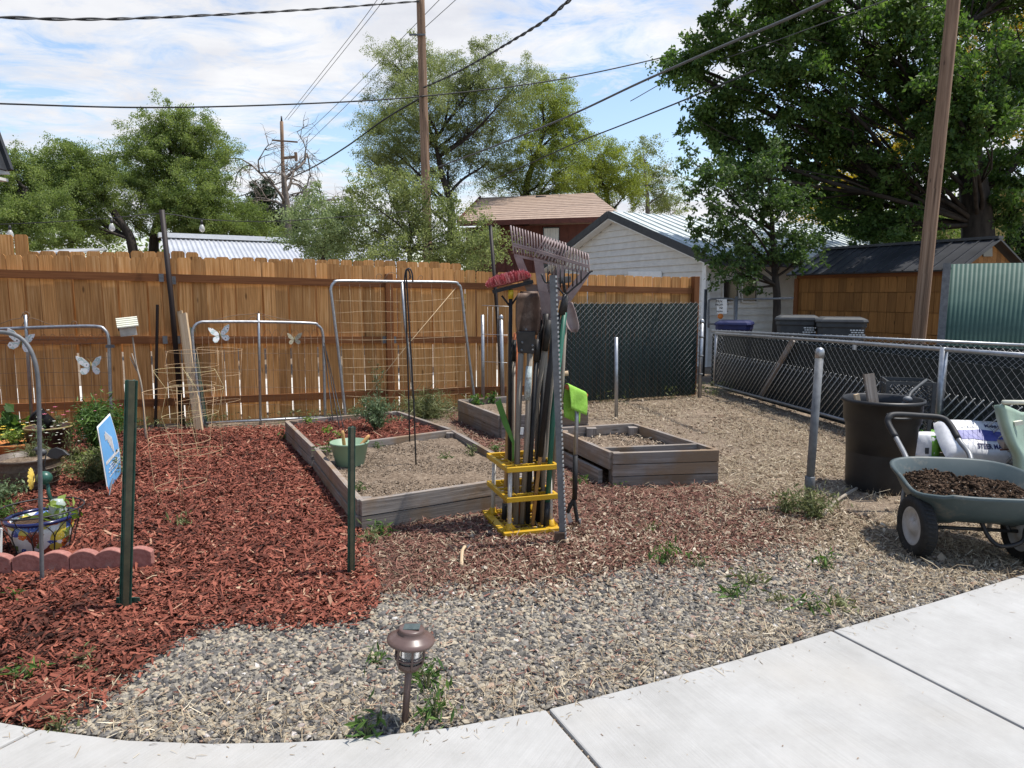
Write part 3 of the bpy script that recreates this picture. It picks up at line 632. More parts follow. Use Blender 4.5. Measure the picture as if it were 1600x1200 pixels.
# white house (garage gable to the left, shaded long wall to the right)
hv = V((-.505, 1, 0)).normalized(); hu = V((hv.y, -hv.x, 0))
C = D(1102, 470, 15.0); C.z = 0
def HG(px, py): return PL(px, py, C, C + hv)
def HS(px, py): return PL(px, py, C, C + hu)
eR = HS(1100, 404); apex = HG(964, 341); eL = HG(896, 392); wid = (zed(eL, 0) - C).length
ze = eR.z; wmid = (zed(apex, 0) - C).length; wid = wmid * 2
t = thing('white_house', 'cream sided house with pale metal roof behind the cedar fence', 'house', C)
b = MB()                                     # lapped siding: gable wall
def lap(b, A, u, n, L0, L1, z0, z1, h=.155, clip=None):
    z = z0
    while z < z1 - .01:
        zt_ = min(z + h, z1); a, c = L0, L1
        if clip: a, c = clip(z + h * .5, L0, L1)
        if c - a > .05:
            p0, p1 = A + u * a, A + u * c
            vs = [zed(p0, z) + n * .03, zed(p1, z) + n * .03, zed(p1, zt_) + n * .002, zed(p0, zt_) + n * .002, zed(p0, z) - n * .02, zed(p1, z) - n * .02, zed(p1, zt_) - n * .02, zed(p0, zt_) - n * .02]
            b.add(vs, [(0, 1, 2, 3), (1, 0, 4, 5), (5, 4, 7, 6), (0, 3, 7, 4), (1, 5, 6, 2), (3, 2, 6, 7)])
        z += h
rise = apex.z - ze
def gclip(z, a, c):
    if z <= ze: return a, c
    k = (z - ze) / rise * wid / 2; return a + k, c - k
lap(b, C, hv, -hu, 0, wid, 0, apex.z, .155, gclip); obj('gable_wall', b, M['siding'], t)
b = MB(); lap(b, C, hu, -hv, 0, 9.5, 0, ze, .155); obj('side_wall', b, M['siding'], t)
b = MB(); b.board(C + V((0, 0, .0)), zed(C, ze), .12, .12, hu); obj('corner_trim', b, M['trim_w'], t)
b = MB()
LR = 9.9; oh = .26
def roofslab(b, side):
    e = C + hv * (0 if side > 0 else wid); out = -hv if side > 0 else hv
    k = .42; dz = rise / (wid / 2) * k
    r0 = zed(C + hv * wid / 2 - hu * oh, apex.z + .10); r1 = zed(C + hv * wid / 2 + hu * LR, apex.z + .10)
    e0 = zed(e + out * k - hu * oh, ze - dz + .10); e1 = zed(e + out * k + hu * LR, ze - dz + .10)
    n = (r1 - r0).cross(e0 - r0).normalized()
    if n.z < 0: n = -n
    b.prism([r0, r1, e1, e0], n * .05)
    if side > 0:
        N = 34
        for i in range(N):
            f_ = (i + .5) / N; b.board(r0.lerp(r1, f_) + n * .062, e0.lerp(e1, f_) + n * .062, .03, .035, n)
    return r0, r1, e0, e1
r0, r1, e0_, e1_ = roofslab(b, 1); s0, s1, f0, f1 = roofslab(b, -1); obj('roof', b, M['metal_roof'], t)
b = MB(); b.board(r0 - hu * .012 + V((0, 0, -.02)), e0_ - hu * .012 + V((0, 0, -.02)), .17, .03); b.board(s0 - hu * .012 + V((0, 0, -.02)), f0 - hu * .012 + V((0, 0, -.02)), .17, .03)
b.board(e0_ - hv * .02 + V((0, 0, -.04)), e1_ - hv * .02 + V((0, 0, -.04)), .15, .03); obj('dark_fascia', b, M['dark_trim'], t)
b = MB()
for (a, c) in ((r0, e0_), (s0, f0)): b.prism([a + V((0, 0, -.12)), c + V((0, 0, -.12)), c + hu * (oh - .02) + V((0, 0, -.12)), a + hu * (oh - .02) + V((0, 0, -.12))], V((0, 0, -.02)))
obj('soffit', b, M['trim_w'], t)
for (x0, x1) in ((1127, 1152), (1157, 1181)):
    a0, a1, a2, a3 = HS(x0, 472), HS(x1, 472), HS(x1, 436), HS(x0, 436); n = -hv
    b = MB(); b.prism([a0 + n * .03, a1 + n * .03, a2 + n * .03, a3 + n * .03], -n * .02); wd = obj('window', b, M['glass_d'], t)
    b = MB()
    for p0, p1 in ((a0, a1), (a1, a2), (a2, a3), (a3, a0)): b.board(p0 + n * .035, p1 + n * .035, .05, .03, n)
    obj('frame', b, M['siding'], wd)
a0, a1, a2, a3 = HG(984, 470), HG(1036, 470), HG(1036, 424), HG(984, 424)
b = MB(); b.prism([p_ - hu * .03 for p_ in (a0, a1, a2, a3)], -hu * .015); obj('garage_door', b, M['trim_w'], t)
# shed
K = D(1492, 470, 12.0); K.z = 0
sv = V((-.56, 1, 0)).normalized(); su = V((sv.y, -sv.x, 0))
def KS(px, py): return PL(px, py, K, K + sv)
def KG(px, py): return PL(px, py, K, K + su)
sl = (zed(KS(1246, 450), 0) - K).length; zs = KS(1475, 421).z; sa = KG(1548, 380); sw = (zed(sa, 0) - K).length * 2
t = thing('wooden_shed', 'brown wooden shed with charcoal metal roof under the big tree', 'shed', K)
b = MB(); Nz = [0, .45, .82, 1.2, 1.56, zs]
for z0, z1 in zip(Nz, Nz[1:]):
    x = 0
    while x < sl - .02:
        ww = min(.17, sl - x); b.board(zed(K + sv * (x + ww / 2), z0 + .006), zed(K + sv * (x + ww / 2), z1 - .004), ww - .006, .03, sv, R.random()); x += ww
b.prism([zed(K + su * .03, 0), zed(K + sv * sl + su * .03, 0), zed(K + sv * sl + su * .03, zs), zed(K + su * .03, zs)], su * .04); obj('wall', b, M['shed_wood'], t)
b = MB(); b.board(zed(K + sv * sl - su * .02, zs - .05), zed(K - su * .02, zs - .05), .1, .04); b.board(zed(K + sv * sl - su * .025, 0), zed(K + sv * sl - su * .025, zs - .1), .09, .05, sv)
obj('trim_board', b, M['fence_rail'], t)
b = MB(); x = 0
while x < sw:
    ww = .14; gh = lambda q: zs + (sa.z - zs) * (1 - abs(q - sw / 2) / (sw / 2)) - .02
    b.prism([zed(K + su * (x + .003), 0), zed(K + su * (x + ww - .003), 0), zed(K + su * (x + ww - .003), gh(x + ww)), zed(K + su * (x + .003), gh(x))], -sv * .03); x += ww
obj('gable_wall', b, M['shed_wood'], t)
b = MB(); k = .16; dz = (sa.z - zs) / (sw / 2) * k
for side in (1, -1):
    out = -su if side > 0 else su; e = K if side > 0 else K + su * sw
    r0 = zed(K + su * sw / 2 - sv * .16, sa.z + .04); r1 = zed(K + su * sw / 2 + sv * (sl + .16), sa.z + .04)
    e0_ = zed(e + out * k - sv * .16, zs - dz + .04); e1_ = zed(e + out * k + sv * (sl + .16), zs - dz + .04)
    n = (r1 - r0).cross(e0_ - r0).normalized(); n = n if n.z > 0 else -n
    b.prism([r0, r1, e1_, e0_], n * .03)
    for i in range(15): f_ = (i + .3) / 15; b.board(r0.lerp(r1, f_) + n * .04, e0_.lerp(e1_, f_) + n * .04, .022, .03, n)
b.board(r0 + V((0, 0, .05)), r1 + V((0, 0, .05)), .16, .05, su); obj('roof', b, M['dark_roof'], t)
q = [KG(x, y) - sv * .03 for x, y in ((1532, 401), (1546, 401), (1546, 387), (1532, 387))]; b = MB(); b.prism(q, -sv * .02); obj('gable_vent', b, M['glass_d'], t)
# green corrugated sheet fence
QA, QB = D(1470, 470, 9.6), D(1680, 470, 8.9); QA.z = QB.z = 0
t = thing('sheet_fence', 'faded green corrugated sheet fence panel beside the shed', 'fence', QA)
b = MB(); A_ = PL(1479, 413, QA, QB); Lq = (QB - QA).length; u = (QB - QA).normalized(); n = V((u.y, -u.x, 0)); s = 0; row = []
N = int(Lq / .0127)
for i in range(N): row.append(QA + u * (i * .0127 + .06) + n * (.006 * math.cos(i * math.pi / 2)))
zt = A_.z; vs = [zed(p_, .03) for p_ in row] + [zed(p_, zt + .004 * math.sin(i * .05)) for i, p_ in enumerate(row)]
b.add(vs, [(i, i + 1, N + i + 1, N + i) for i in range(N - 1)], smooth=True); so_ = obj('corrugated_sheet', b, M['fibre'], t)
sm_ = so_.modifiers.new('thick', 'SOLIDIFY'); sm_.thickness = .003
b = MB(); b.board(QA + V((0, 0, 0)) + u * .03, PL(1480, 411, QA, QB), .05, .09, n); obj('end_post', b, M['galv_dull'], t)
b = MB()
for z in (.4, 1.2, zt - .1): b.board(zed(QA, z) - n * .05, zed(QB, z) - n * .05, .06, .04)
obj('rail', b, M['grey_wood'], t)
# brown house behind
t0 = D(860, 470, 24); t0.z = 0
t = thing('brown_house', 'dark red brown house with tan shingle roof beyond the fence', 'house', t0)
B1, B2 = D(725, 400, 24.5), D(960, 400, 23.0); bu = (B2 - B1); bu.z = 0; bu.normalize(); bn = V((bu.y, -bu.x, 0)); B1.z = B2.z = 0
def BP(px, py, off=0): return PL(px, py, B1 + bn * off, B2 + bn * off)
zt = BP(840, 352).z
b = MB(); b.prism([zed(BP(728, 400), 0), zed(BP(962, 400), 0), zed(BP(962, 400), zt), zed(BP(728, 400), zt)], -bn * .2); b.prism([zed(BP(728, 400) - bn * .2, 0), zed(BP(728, 400) - bn * .2, zt), zed(BP(728, 400) - bn * 6, zt + .0), zed(BP(728, 400) - bn * 6, 0)], bu * .2)
for k in range(17): q = BP(733 + k * 14, 400, .012); b.board(zed(q, .2), zed(q, zt - .02), .04, .02, bu)
obj('wall', b, M['brown_wall'], t)
b = MB(); ov = .7
E0, E1 = BP(716, 347, ov), BP(972, 354, ov); dpt = 5.5
P0, P1 = PL(752, 309, B1 - bn * dpt, B2 - bn * dpt), PL(940, 318, B1 - bn * dpt, B2 - bn * dpt)
zr = P0.z; e0z = E0.z
e0_, e1_ = zed(E0, e0z), zed(E1, e0z); r0, r1 = zed(P0, zr), zed(PL(927, 318, B1 - bn * dpt, B2 - bn * dpt), zr)
rows = 14
for i in range(rows):
    f0_, f1_ = i / rows, (i + 1) / rows; a, c = e0_.lerp(r0, f0_), e1_.lerp(r1, f0_); d_, e_ = e0_.lerp(r0, f1_), e1_.lerp(r1, f1_)
    b.prism([a + V((0, 0, .018)), c + V((0, 0, .018)), e_ + V((0, 0, .004)), d_ + V((0, 0, .004))], V((0, 0, -.06)))
bk0, bk1 = e0_ - bn * 12.4, e1_ - bn * 12.4
b.prism([r0, r1, bk1, bk0], V((0, 0, -.06))); b.prism([e1_, bk1, r1], V((0, 0, -.05)))
obj('roof', b, M['shingle'], t)
b = MB(); b.board(e0_ + bn * .03 - V((0, 0, .06)), e1_ + bn * .03 - V((0, 0, .06)), .16, .04); b.board(e0_ - bu * .03, r0 - bu * .03, .16, .05); obj('fascia', b, M['brown_wall'], t)
b = MB(); b.prism([e0_ + bu * .3, bk0 + bu * .3, r0 + bu * .3 - V((0, 0, .1))], bu * .1); obj('gable_wall', b, M['brown_wall'], t)
a0 = [BP(x, y, .03) for x, y in ((849, 400), (874, 400), (874, 355), (849, 355))]
b = MB(); b.prism(a0, bn * .02); wd = obj('window', b, M['glass_d'], t)
b = MB()
for k in range(9): q = BP(851.5 + k * 2.5, 378, .06); b.board(zed(q, BP(860, 400).z), zed(q, BP(860, 357).z), .045, .01, bu)
obj('blind', b, M['siding'], wd)
b = MB(); q = PL(845, 312, B1 - bn * (dpt - .5), B2 - bn * (dpt - .5)); b.box(q + V((0, 0, .05)), .4, .4, .16); obj('roof_vent', b, M['dark_trim'], t)
b = MB(); q = PL(908, 318, B1 - bn * (dpt - .8), B2 - bn * (dpt - .8)); b.tube([q - V((0, 0, .3)), q + V((0, 0, .25))], .06, 8); obj('vent_pipe', b, M['galv_dull'], t)
# corrugated roof building
W1, W2 = D(268, 400, 15.5), D(520, 400, 17.3); W1.z = W2.z = 0; wu = (W2 - W1).normalized(); wn = V((wu.y, -wu.x, 0))
t = thing('metal_roof_shed', 'low outbuilding with grey corrugated metal roof and white ridge', 'outbuilding', W1)
zr = PL(300, 372, W1 - wn * 2.2, W2 - wn * 2.2).z; zE = zr - .95
b = MB(); N = 170; Lw = 6.0; vs = []
for i in range(N + 1):
    q = W1 + wu * (i * Lw / N) ; h = .018 * math.cos(i * math.pi / 1.5); vs += [zed(q, zE + h), zed(q - wn * 2.2, zr + h)]
b.add(vs, [(2 * i, 2 * i + 2, 2 * i + 3, 2 * i + 1) for i in range(N)]); ro = obj('roof', b, M['corr_roof'], t); ro.modifiers.new('thick', 'SOLIDIFY').thickness = .01
b = MB(); b.board(zed(W1 - wn * 2.2, zr + .04) - wu * .05, zed(W1 - wn * 2.2, zr + .04) + wu * Lw, .11, .3); obj('ridge_cap', b, M['trim_w'], t)
b = MB(); q = W1 - wn * .3 + wu * .2; e = q + wu * (Lw - .4); b.prism([zed(q, 0), zed(e, 0), zed(e, zE), zed(q, zE)], -wn * .15); b.prism([zed(q, 0), zed(q, zE), zed(q - wn * 1.8, zr - .1), zed(q - wn * 1.8, 0)], wu * .1); obj('wall', b, M['grey_wood'], t)
# far low roof on the left
q = D(40, 390, 21); q.z = 0; e = D(108, 390, 21); e.z = 0; t = thing('far_outbuilding', 'distant low grey roof showing over the fence at far left', 'outbuilding', q)
zt = D(75, 385, 21).z; b = MB(); b.prism([zed(q, zt - .22), zed(e, zt - .22), zed(e, zt) + V((0, 2, .02)), zed(q, zt) + V((0, 2, 0.02))], V((0, 0, .05))); obj('roof', b, M['corr_roof'], t)
b = MB(); b.prism([zed(q, 0) + V((.1, .3, 0)), zed(e, 0) + V((-.1, .3, 0)), zed(e, zt - .2) + V((-.1, .3, 0)), zed(q, zt - .2) + V((.1, .3, 0))], V((0, .2, 0))); obj('wall', b, M['grey_wood'], t)
# yellow house at the right edge
q = D(1556, 400, 19); q.z = 0; t = thing('yellow_house', 'yellow stucco house glimpsed behind the big tree trunk', 'house', q)
e = D(1760, 400, 18); e.z = 0; b = MB(); b.prism([q, e, zed(e, 4.2), zed(q, 4.2)], V((0, .3, 0))); q2 = q + V((.02, .3, 0)); b.prism([q2, zed(q2, 4.2), zed(q2, 4.2) + V((1, 6, 0)), q2 + V((1, 6, 0))], V((.2, 0, 0))); obj('wall', b, M['yellow_wall'], t)
b = MB(); b.board(zed(q, 4.25) - V((.4, .3, 0)), zed(e, 4.25) - V((0, .3, 0)), .18, .8); obj('roof', b, M['dark_trim'], t)
a0 = [PL(x, y, q, e) for x, y in ((1566, 352), (1572, 352), (1572, 330), (1566, 330))]; b = MB(); b.prism([p_ + V((0, -.02, 0)) for p_ in a0], V((0, -.03, 0))); obj('window_trim', b, M['trim_w'], t)
b = MB(); b.tube(bez([PL(1556, 384, q, e) + V((0, -1, 0)), PL(1580, 378, q, e) + V((0, -1, 0)), PL(1640, 350, q, e) + V((0, -1, 0))]), .006, 5)
tl = thing('string_lights', 'short string of bulbs against the yellow house', 'string lights', PL(1580, 378, q, e) + V((0, -1, 0))); obj('cord', b, M['black_metal'], tl)
for px, py in ((1578, 380), (1565, 284)):
    z_ = PL(px, py, q, e) + V((0, -1, 0)); b = MB(); b.lathe([(.02, .02), (.03, -.04), (.055, -.1), (.06, -.15), (.02, -.19)], z_, 10); obj('bulb', b, M['bulb'], tl)
# eave of the house beside the viewer, top left
A_ = D(13, 268, 5.2); t = thing('nearby_house', 'dark eave corner of a house poking in at the upper left', 'house', (A_.x - .6, A_.y, 0))
a, c = D(0, 222, 5.2), D(16, 266, 5.2); sl_ = (c - a).normalized(); top = c - sl_ * 2.2
b = MB(); b.board(top, c, .035, .03); obj('bargeboard', b, M['dark_trim'], t)
b = MB(); n_ = V((-sl_.z, 0, sl_.x)); n_ = n_ if n_.z > 0 else -n_; b.prism([top - n_ * .03, c - n_ * .03, c - n_ * .03 + V((0, -7, 0)), top - n_ * .03 + V((0, -7, 0))], n_ * .02); obj('roof', b, M['dark_trim'], t)
b = MB(); b.prism([c + V((-.01, .01, -.03)), V((top.x, c.y + .01, c.z - .03)), top + V((0, .01, -.03))], V((0, -.02, 0))); obj('gable_wall', b, M['siding'], t)
b = MB(); b.prism([c + V((-.02, .0, -.06)), c + V((-2, 0, -.06)), c + V((-2, -7, -.06)), c + V((-.02, -7, -.06))], V((0, 0, -.02))); obj('soffit', b, M['siding'], t)
b = MB(); q = c + V((-.6, -.35, -.08)); b.prism([zed(q, 0), q, q + V((-2.5, 0, 0)), zed(q + V((-2.5, 0, 0)), 0)], V((0, -.2, 0))); q2 = q - V((0, .2, 0)); b.prism([zed(q2, 0), q2, q2 + V((0, -6, 0)), zed(q2 + V((0, -6, 0)), 0)], V((-.2, 0, 0))); obj('wall', b, M['siding'], t)

# ------------------------------------------------------------------ utility poles and cables
def upole(px_b, px_t, dist, r, label, py_t=0, ztop=None, arms=()):
    b0 = D(px_b, 520, dist); t1 = D(px_t, py_t, dist); dirv = (t1 - b0).normalized(); b0 = b0 - dirv * (b0.z / dirv.z)
    if ztop: t1 = b0 + dirv * (ztop / dirv.z)
    b = MB(); n = 14; b.tube([b0.lerp(t1, i / n) for i in range(n + 1)], [r * (1.08 - .22 * i / n) for i in range(n + 1)], 12)
    return b, b0, t1
b, b0, t1 = upole(1436, 1490, 10.6, .092, '', ztop=8.5); t = thing('utility_pole', 'weathered leaning utility pole in front of the shed', 'utility pole', b0); obj('pole', b, M['pole_wood'], t)
b, b0, t1 = upole(672, 657, 24, .15, '', ztop=11.5); p1b = b0; t = thing('utility_pole', 'straight wooden utility pole rising from the thicket at centre', 'utility pole', b0); obj('pole', b, M['pole_wood'], t)
b = MB(); q = D(645, 56, 23.9); b.board(q + V((-.1, -.1, 0)), q + V((.4, -.1, .0)), .05, .05); obj('bracket', b, M['galv_dull'], t)
b, b0, t1 = upole(449, 440, 42, .115, '', py_t=190); t = thing('utility_pole', 'distant utility pole with two short crossarms by the bare tree', 'utility pole', b0); obj('pole', b, M['pole_wood'], t)
b = MB(); b.board(D(425, 219, 41.8), D(465, 222, 41.8), .08, .08); obj('crossarm', b, M['pole_wood'], t)
b = MB(); b.board(D(443, 247, 41.8), D(464, 245, 41.8), .14, .12); b.board(D(463, 252, 41.8), D(462, 238, 41.8), .14, .14, V((1, 0, 0))); obj('crossarm', b, M['pole_wood'], t)
b = MB(); q = D(440, 190, 42); b.tube([q, q + V((0, 0, .3))], [.06, .04], 6); obj('insulator', b, M['dark_trim'], t)
M['cable'] = mat('black cable', L(.012, .012, .013), L(.02, .02, .02), .6, 5.)
M['cable_g'] = mat('grey cable', L(.06, .06, .06), L(.10, .10, .098), .6, 5.)
def cable(label, pts, r, m='cable', twist=0, n=10):
    P = bez([D(*q) for q in pts], n); b = MB()
    if twist:
        Q = bez(P, 6); L_ = 0; a1, a2 = [], []
        for i, q in enumerate(Q):
            if i: L_ += (q - Q[i - 1]).length
            ph = L_ / twist * 6.283; d, s_, u_ = basis(Q[min(i + 1, len(Q) - 1)] - Q[max(i - 1, 0)])
            o_ = (s_ * math.cos(ph) + u_ * math.sin(ph)) * r * .55; a1.append(q + o_); a2.append(q - o_)
        b.tube(a1, r * .62, 6); b.tube(a2, r * .5, 6)
    else: b.tube(P, r, 6)
    tag(obj('overhead_cable', b, M[m], org=P[len(P) // 2]), label, 'cable', 'overhead cables')
cable('thick twisted black cable across the top left sky to the central pole', [(-300, 14, 9), (0, 27, 12), (150, 30, 14), (300, 25, 16.5), (480, 15, 20), (655, 2, 23.8)], .029, twist=1.6)
cable('nearly level thin cable across the sky above the left trees', [(-300, 150, 16), (0, 162, 18), (250, 168, 20), (500, 161, 22), (665, 150, 23.8), (850, 128, 25), (1000, 98, 26), (1150, 60, 27)], .022)
cable('twisted cable rising from the central pole towards the upper right', [(662, 137, 23.8), (700, 120, 21), (740, 99, 18.5), (790, 70, 15.5), (850, 33, 12.5), (890, 0, 10.5), (940, -45, 8.5)], .026, twist=1.2)
cable('cable dropping from the central pole to the lower left trees', [(662, 150, 23.8), (600, 187, 26), (540, 230, 29), (480, 266, 33), (420, 292, 37), (370, 308, 41)], .028)
cable('thick grey cable slanting from the centre trees to the upper right', [(676, 264, 23.8), (760, 233, 21), (880, 185, 17.5), (1000, 129, 14.5), (1120, 76, 12), (1220, 34, 10.3), (1295, 0, 9.2), (1400, -50, 8)], .022, 'cable_g')
cable('dark cable slanting below the thick grey cable', [(760, 285, 25), (840, 250, 22), (900, 223, 20), (965, 198, 18), (1065, 158, 15.5), (1180, 110, 13)], .016)
cable('thin pale cable high against the big tree', [(985, 158, 17), (1060, 118, 16), (1200, 68, 14), (1380, 2, 12), (1450, -26, 11)], .009, 'cable_g')
cable('faint wire running up right from the distant crossarm pole', [(445, 187, 41.8), (500, 117, 35), (560, 40, 30), (592, -4, 27.5)], .012, 'cable_g')
cable('second faint wire beside it from the distant crossarm pole', [(450, 187, 41.8), (510, 113, 35), (570, 38, 30), (603, -4, 27.5)], .012, 'cable_g')
cable('faint wire from the lower crossarm crossing behind the central pole', [(466, 220, 41.8), (540, 150, 36), (620, 68, 31), (690, -4, 27)], .012, 'cable_g')
cable('lowest faint wire from the distant crossarm pole', [(466, 238, 41.8), (540, 166, 36), (630, 75, 31), (716, -4, 27)], .012, 'cable_g')
# ------------------------------------------------------------------ trees
LEAFQ = np.array([(0, 0, 0), (.5, .42, .06), (1, 0, 0), (.5, -.42, .06)])
def leafcloud(name, C, nrm_up, size, m, parent=None, rr=None, aspect=.55, **kw):
    n = len(C); d = NR.normal(0, 1, (n, 3)); d[:, 2] -= .35; d /= np.linalg.norm(d, axis=1)[:, None]
    up = NR.normal(0, 1, (n, 3)); up[:, 2] += nrm_up; s = np.cross(d, up); s /= (np.linalg.norm(s, axis=1)[:, None] + 1e-9); u = np.cross(s, d)
    sz = (size * NR.uniform(.6, 1.3, n))[:, None]
    vs = np.stack([C + sz * (q[0] * d + q[1] * aspect * 1.2 * s + q[2] * u) for q in LEAFQ], 1).reshape(-1, 3)
    fs = np.arange(n * 4).reshape(-1, 4)
    if rr is None: rr = NR.random(n)
    return npobj(name, vs, fs, rr, m, parent, **kw)
def leafmat(name, dark, midc, light, transl=.35):
    return rmat(name, [(0, dark), (.5, midc), (1, light)], .55, .3, transl)
M['lf_elm'] = leafmat('elm leaves', L(.08, .12, .03), L(.165, .22, .06), L(.30, .35, .12), .42)
M['lf_dark'] = leafmat('maple leaves', L(.028, .06, .013), L(.070, .126, .028), L(.15, .215, .062), .42)
M['lf_small'] = leafmat('small tree leaves', L(.030, .058, .015), L(.066, .115, .030), L(.13, .185, .058), .36)
M['lf_pale'] = leafmat('pale leaves', L(.10, .13, .045), L(.19, .225, .08), L(.32, .35, .15), .42)
M['lf_yel'] = leafmat('yellow green leaves', L(.12, .155, .028), L(.21, .255, .05), L(.33, .37, .10), .42)
M['lf_gold'] = leafmat('golden leaves', L(.28, .20, .02), L(.42, .32, .03), L(.55, .45, .07))
M['lf_silver'] = leafmat('silvery leaves', L(.10, .14, .05), L(.19, .24, .10), L(.32, .37, .19), .4)
M['lf_ever'] = leafmat('evergreen sprays', L(.018, .034, .014), L(.034, .058, .022), L(.06, .09, .034), .1)
M['bark'] = mat('grey brown bark', L(.018, .014, .011), L(.05, .040, .032), .95, (7., 7., 2.), bump=.8)
M['bark_dead'] = mat('bare bark', L(.13, .105, .088), L(.25, .21, .18), .95, 10., bump=.5)
def limb(b, p0, p1, r0, r1, wob=.08, n=6, sides=6):
    L_ = (p1 - p0).length; ax = V((R.gauss(0, 1), R.gauss(0, 1), R.gauss(0, .6))) * L_ * wob; ay = V((R.gauss(0, 1), R.gauss(0, 1), R.gauss(0, .6))) * L_ * wob * .6
    pts = [p0.lerp(p1, i / n) + ax * math.sin(math.pi * i / n) + ay * math.sin(2 * math.pi * i / n) for i in range(n + 1)]
    b.tube(pts, [r0 + (r1 - r0) * (i / n) for i in range(n + 1)], sides); return pts
def tree(name, label, trunk, lobes, dist, m, ncl, per, clr, size, group=None, bark='bark', cat='tree', twigs=.5, rt=.2, up=.4, squash=.8, limbr=.35, fill=.55, zmin=.5, drng=(0, 0)):
    """trunk: picture points with radius; lobes: (px, py, rx, ry[, extra distance]) in the picture at distance dist"""
    T = [D(q[0], q[1], dist + (q[2] if len(q) > 2 else 0)) for q in trunk]; base = T[0].copy(); base.z = 0
    t = thing(name, label, cat, base, group); b = MB(); T = [base] + T; n = len(T)
    P = bez(T, 4); b.tube(P, [rt * (1.15 - .75 * i / (len(P) - 1)) for i in range(len(P))], 9)
    LB = []
    for q in lobes:
        dd = dist + (q[4] if len(q) > 4 else R.uniform(-1, 1) * q[2] * dist / FPX * 1.2)
        c = D(q[0], q[1], dd); k = dd / FPX; LB.append((c, V((q[2] * k, (q[2] + q[3]) / 2 * k * .9, q[3] * k))))
    vol = np.array([(q[2] * q[3]) for q in lobes], float); vol /= vol.sum(); C = []; RR = []
    for (c, rd), f in zip(LB, vol):
        zl = T[1].z + .12 * (P[-1].z - T[1].z); cand = [p for p in P if p.z > zl] or P[-2:]
        st = min(cand, key=lambda p: abs(p.z - (c.z - .75 * math.hypot(p.x - c.x, p.y - c.y) - .1)))
        L1 = limb(b, st, c, rt * limbr, rt * .10, .045, 7, 7); nc = max(3, int(ncl * f))
        for i in range(nc):
            v = V((R.gauss(0, 1), R.gauss(0, 1), R.gauss(0, 1))).normalized() * (R.random() ** (fill / 1.6))
            q = c + V((v.x * rd.x, v.y * rd.y, v.z * rd.z))
            if q.z < zmin: continue
            if R.random() < twigs:
                a = L1[R.randint(2, 7)]; limb(b, a, q, rt * .07, rt * .02, .10, 4, 4)
            cr = clr * R.uniform(.6, 1.4); k = int(per * R.uniform(.5, 1.5)); pts = NR.normal(0, 1, (k, 3)); pts /= (np.linalg.norm(pts, axis=1)[:, None] + 1e-6); pts *= NR.random((k, 1)) ** .5
            dv = V((v.x + R.gauss(0, .7), v.y + R.gauss(0, .7), v.z * .7 + R.gauss(.05, .5))).normalized(); tt = NR.uniform(-.7, 1.15, (k, 1)); th = .62 - .34 * np.abs(tt)      # a spray along its twig, tapering to the tip
            pts = pts * cr * th * np.array([1, 1, squash]) + np.array(dv) * tt * cr; pts[:, 2] -= .22 * cr * np.maximum(tt[:, 0], 0) ** 2
            if R.random() < .5: e_ = q + dv * cr * 1.1; b.tube([q - dv * cr * .6, q, e_], [rt * .022, rt * .016, rt * .006], 3)
            C.append(pts + np.array(q)); RR.append(np.clip(NR.normal(R.uniform(.3, .7), .2, k), 0, 1))
    obj('trunk', b, M[bark], t); C = np.vstack(C); leafcloud('crown', C, up, size, M[m], t, np.concatenate(RR)); return t
tree('round_tree', 'bushy olive green tree at the far left edge behind the fence', [(34, 400), (34, 330), (40, 295)], [(30, 285, 48, 42), (-40, 300, 60, 60), (5, 325, 42, 36), (70, 325, 42, 34), (15, 258, 34, 24), (62, 352, 34, 22), (15, 350, 40, 24), (50, 310, 50, 34)], 23, 'lf_elm', 260, 330, .50, .056, rt=.17)
tree('leaning_tree', 'tree with dark trunk leaning left, second from the left edge', [(208, 392), (190, 350), (160, 310), (135, 285)], [(100, 262, 42, 32), (140, 252, 38, 30), (152, 298, 40, 34), (115, 305, 38, 30), (75, 275, 34, 30), (160, 270, 20, 26), (128, 338, 34, 22), (85, 300, 30, 30)], 25, 'lf_elm', 260, 330, .50, .058, rt=.17)
tree('tall_tree', 'tall full tree standing left of the distant crossarm pole', [(240, 392), (248, 340), (262, 290)], [(218, 236, 38, 34), (232, 268, 44, 36), (265, 195, 38, 28), (310, 200, 34, 30), (318, 235, 42, 40), (280, 240, 46, 44), (250, 300, 40, 34), (330, 290, 44, 40), (305, 330, 48, 36), (365, 335, 46, 30), (350, 360, 60, 22), (240, 218, 20, 24), (270, 335, 50, 36), (330, 350, 62, 30), (385, 352, 48, 26), (215, 300, 28, 40), (205, 345, 22, 26), (290, 300, 50, 40)], 27, 'lf_elm', 520, 400, .56, .060, rt=.2)
tree('scrub_tree', 'small low tree between the two left trunks, just over the fence', [(112, 395), (112, 370)], [(120, 362, 46, 26), (165, 365, 30, 24), (95, 378, 24, 16), (50, 385, 30, 12)], 30, 'lf_elm', 90, 200, .5, .08, rt=.12)
tree('evergreen_tree', 'dark narrow evergreen in front of the bare tree', [(414, 400), (414, 340)], [(412, 300, 10, 22), (413, 325, 18, 25), (416, 352, 26, 28), (440, 350, 24, 26)], 31, 'lf_ever', 120, 190, .4, .10, rt=.18, up=0)
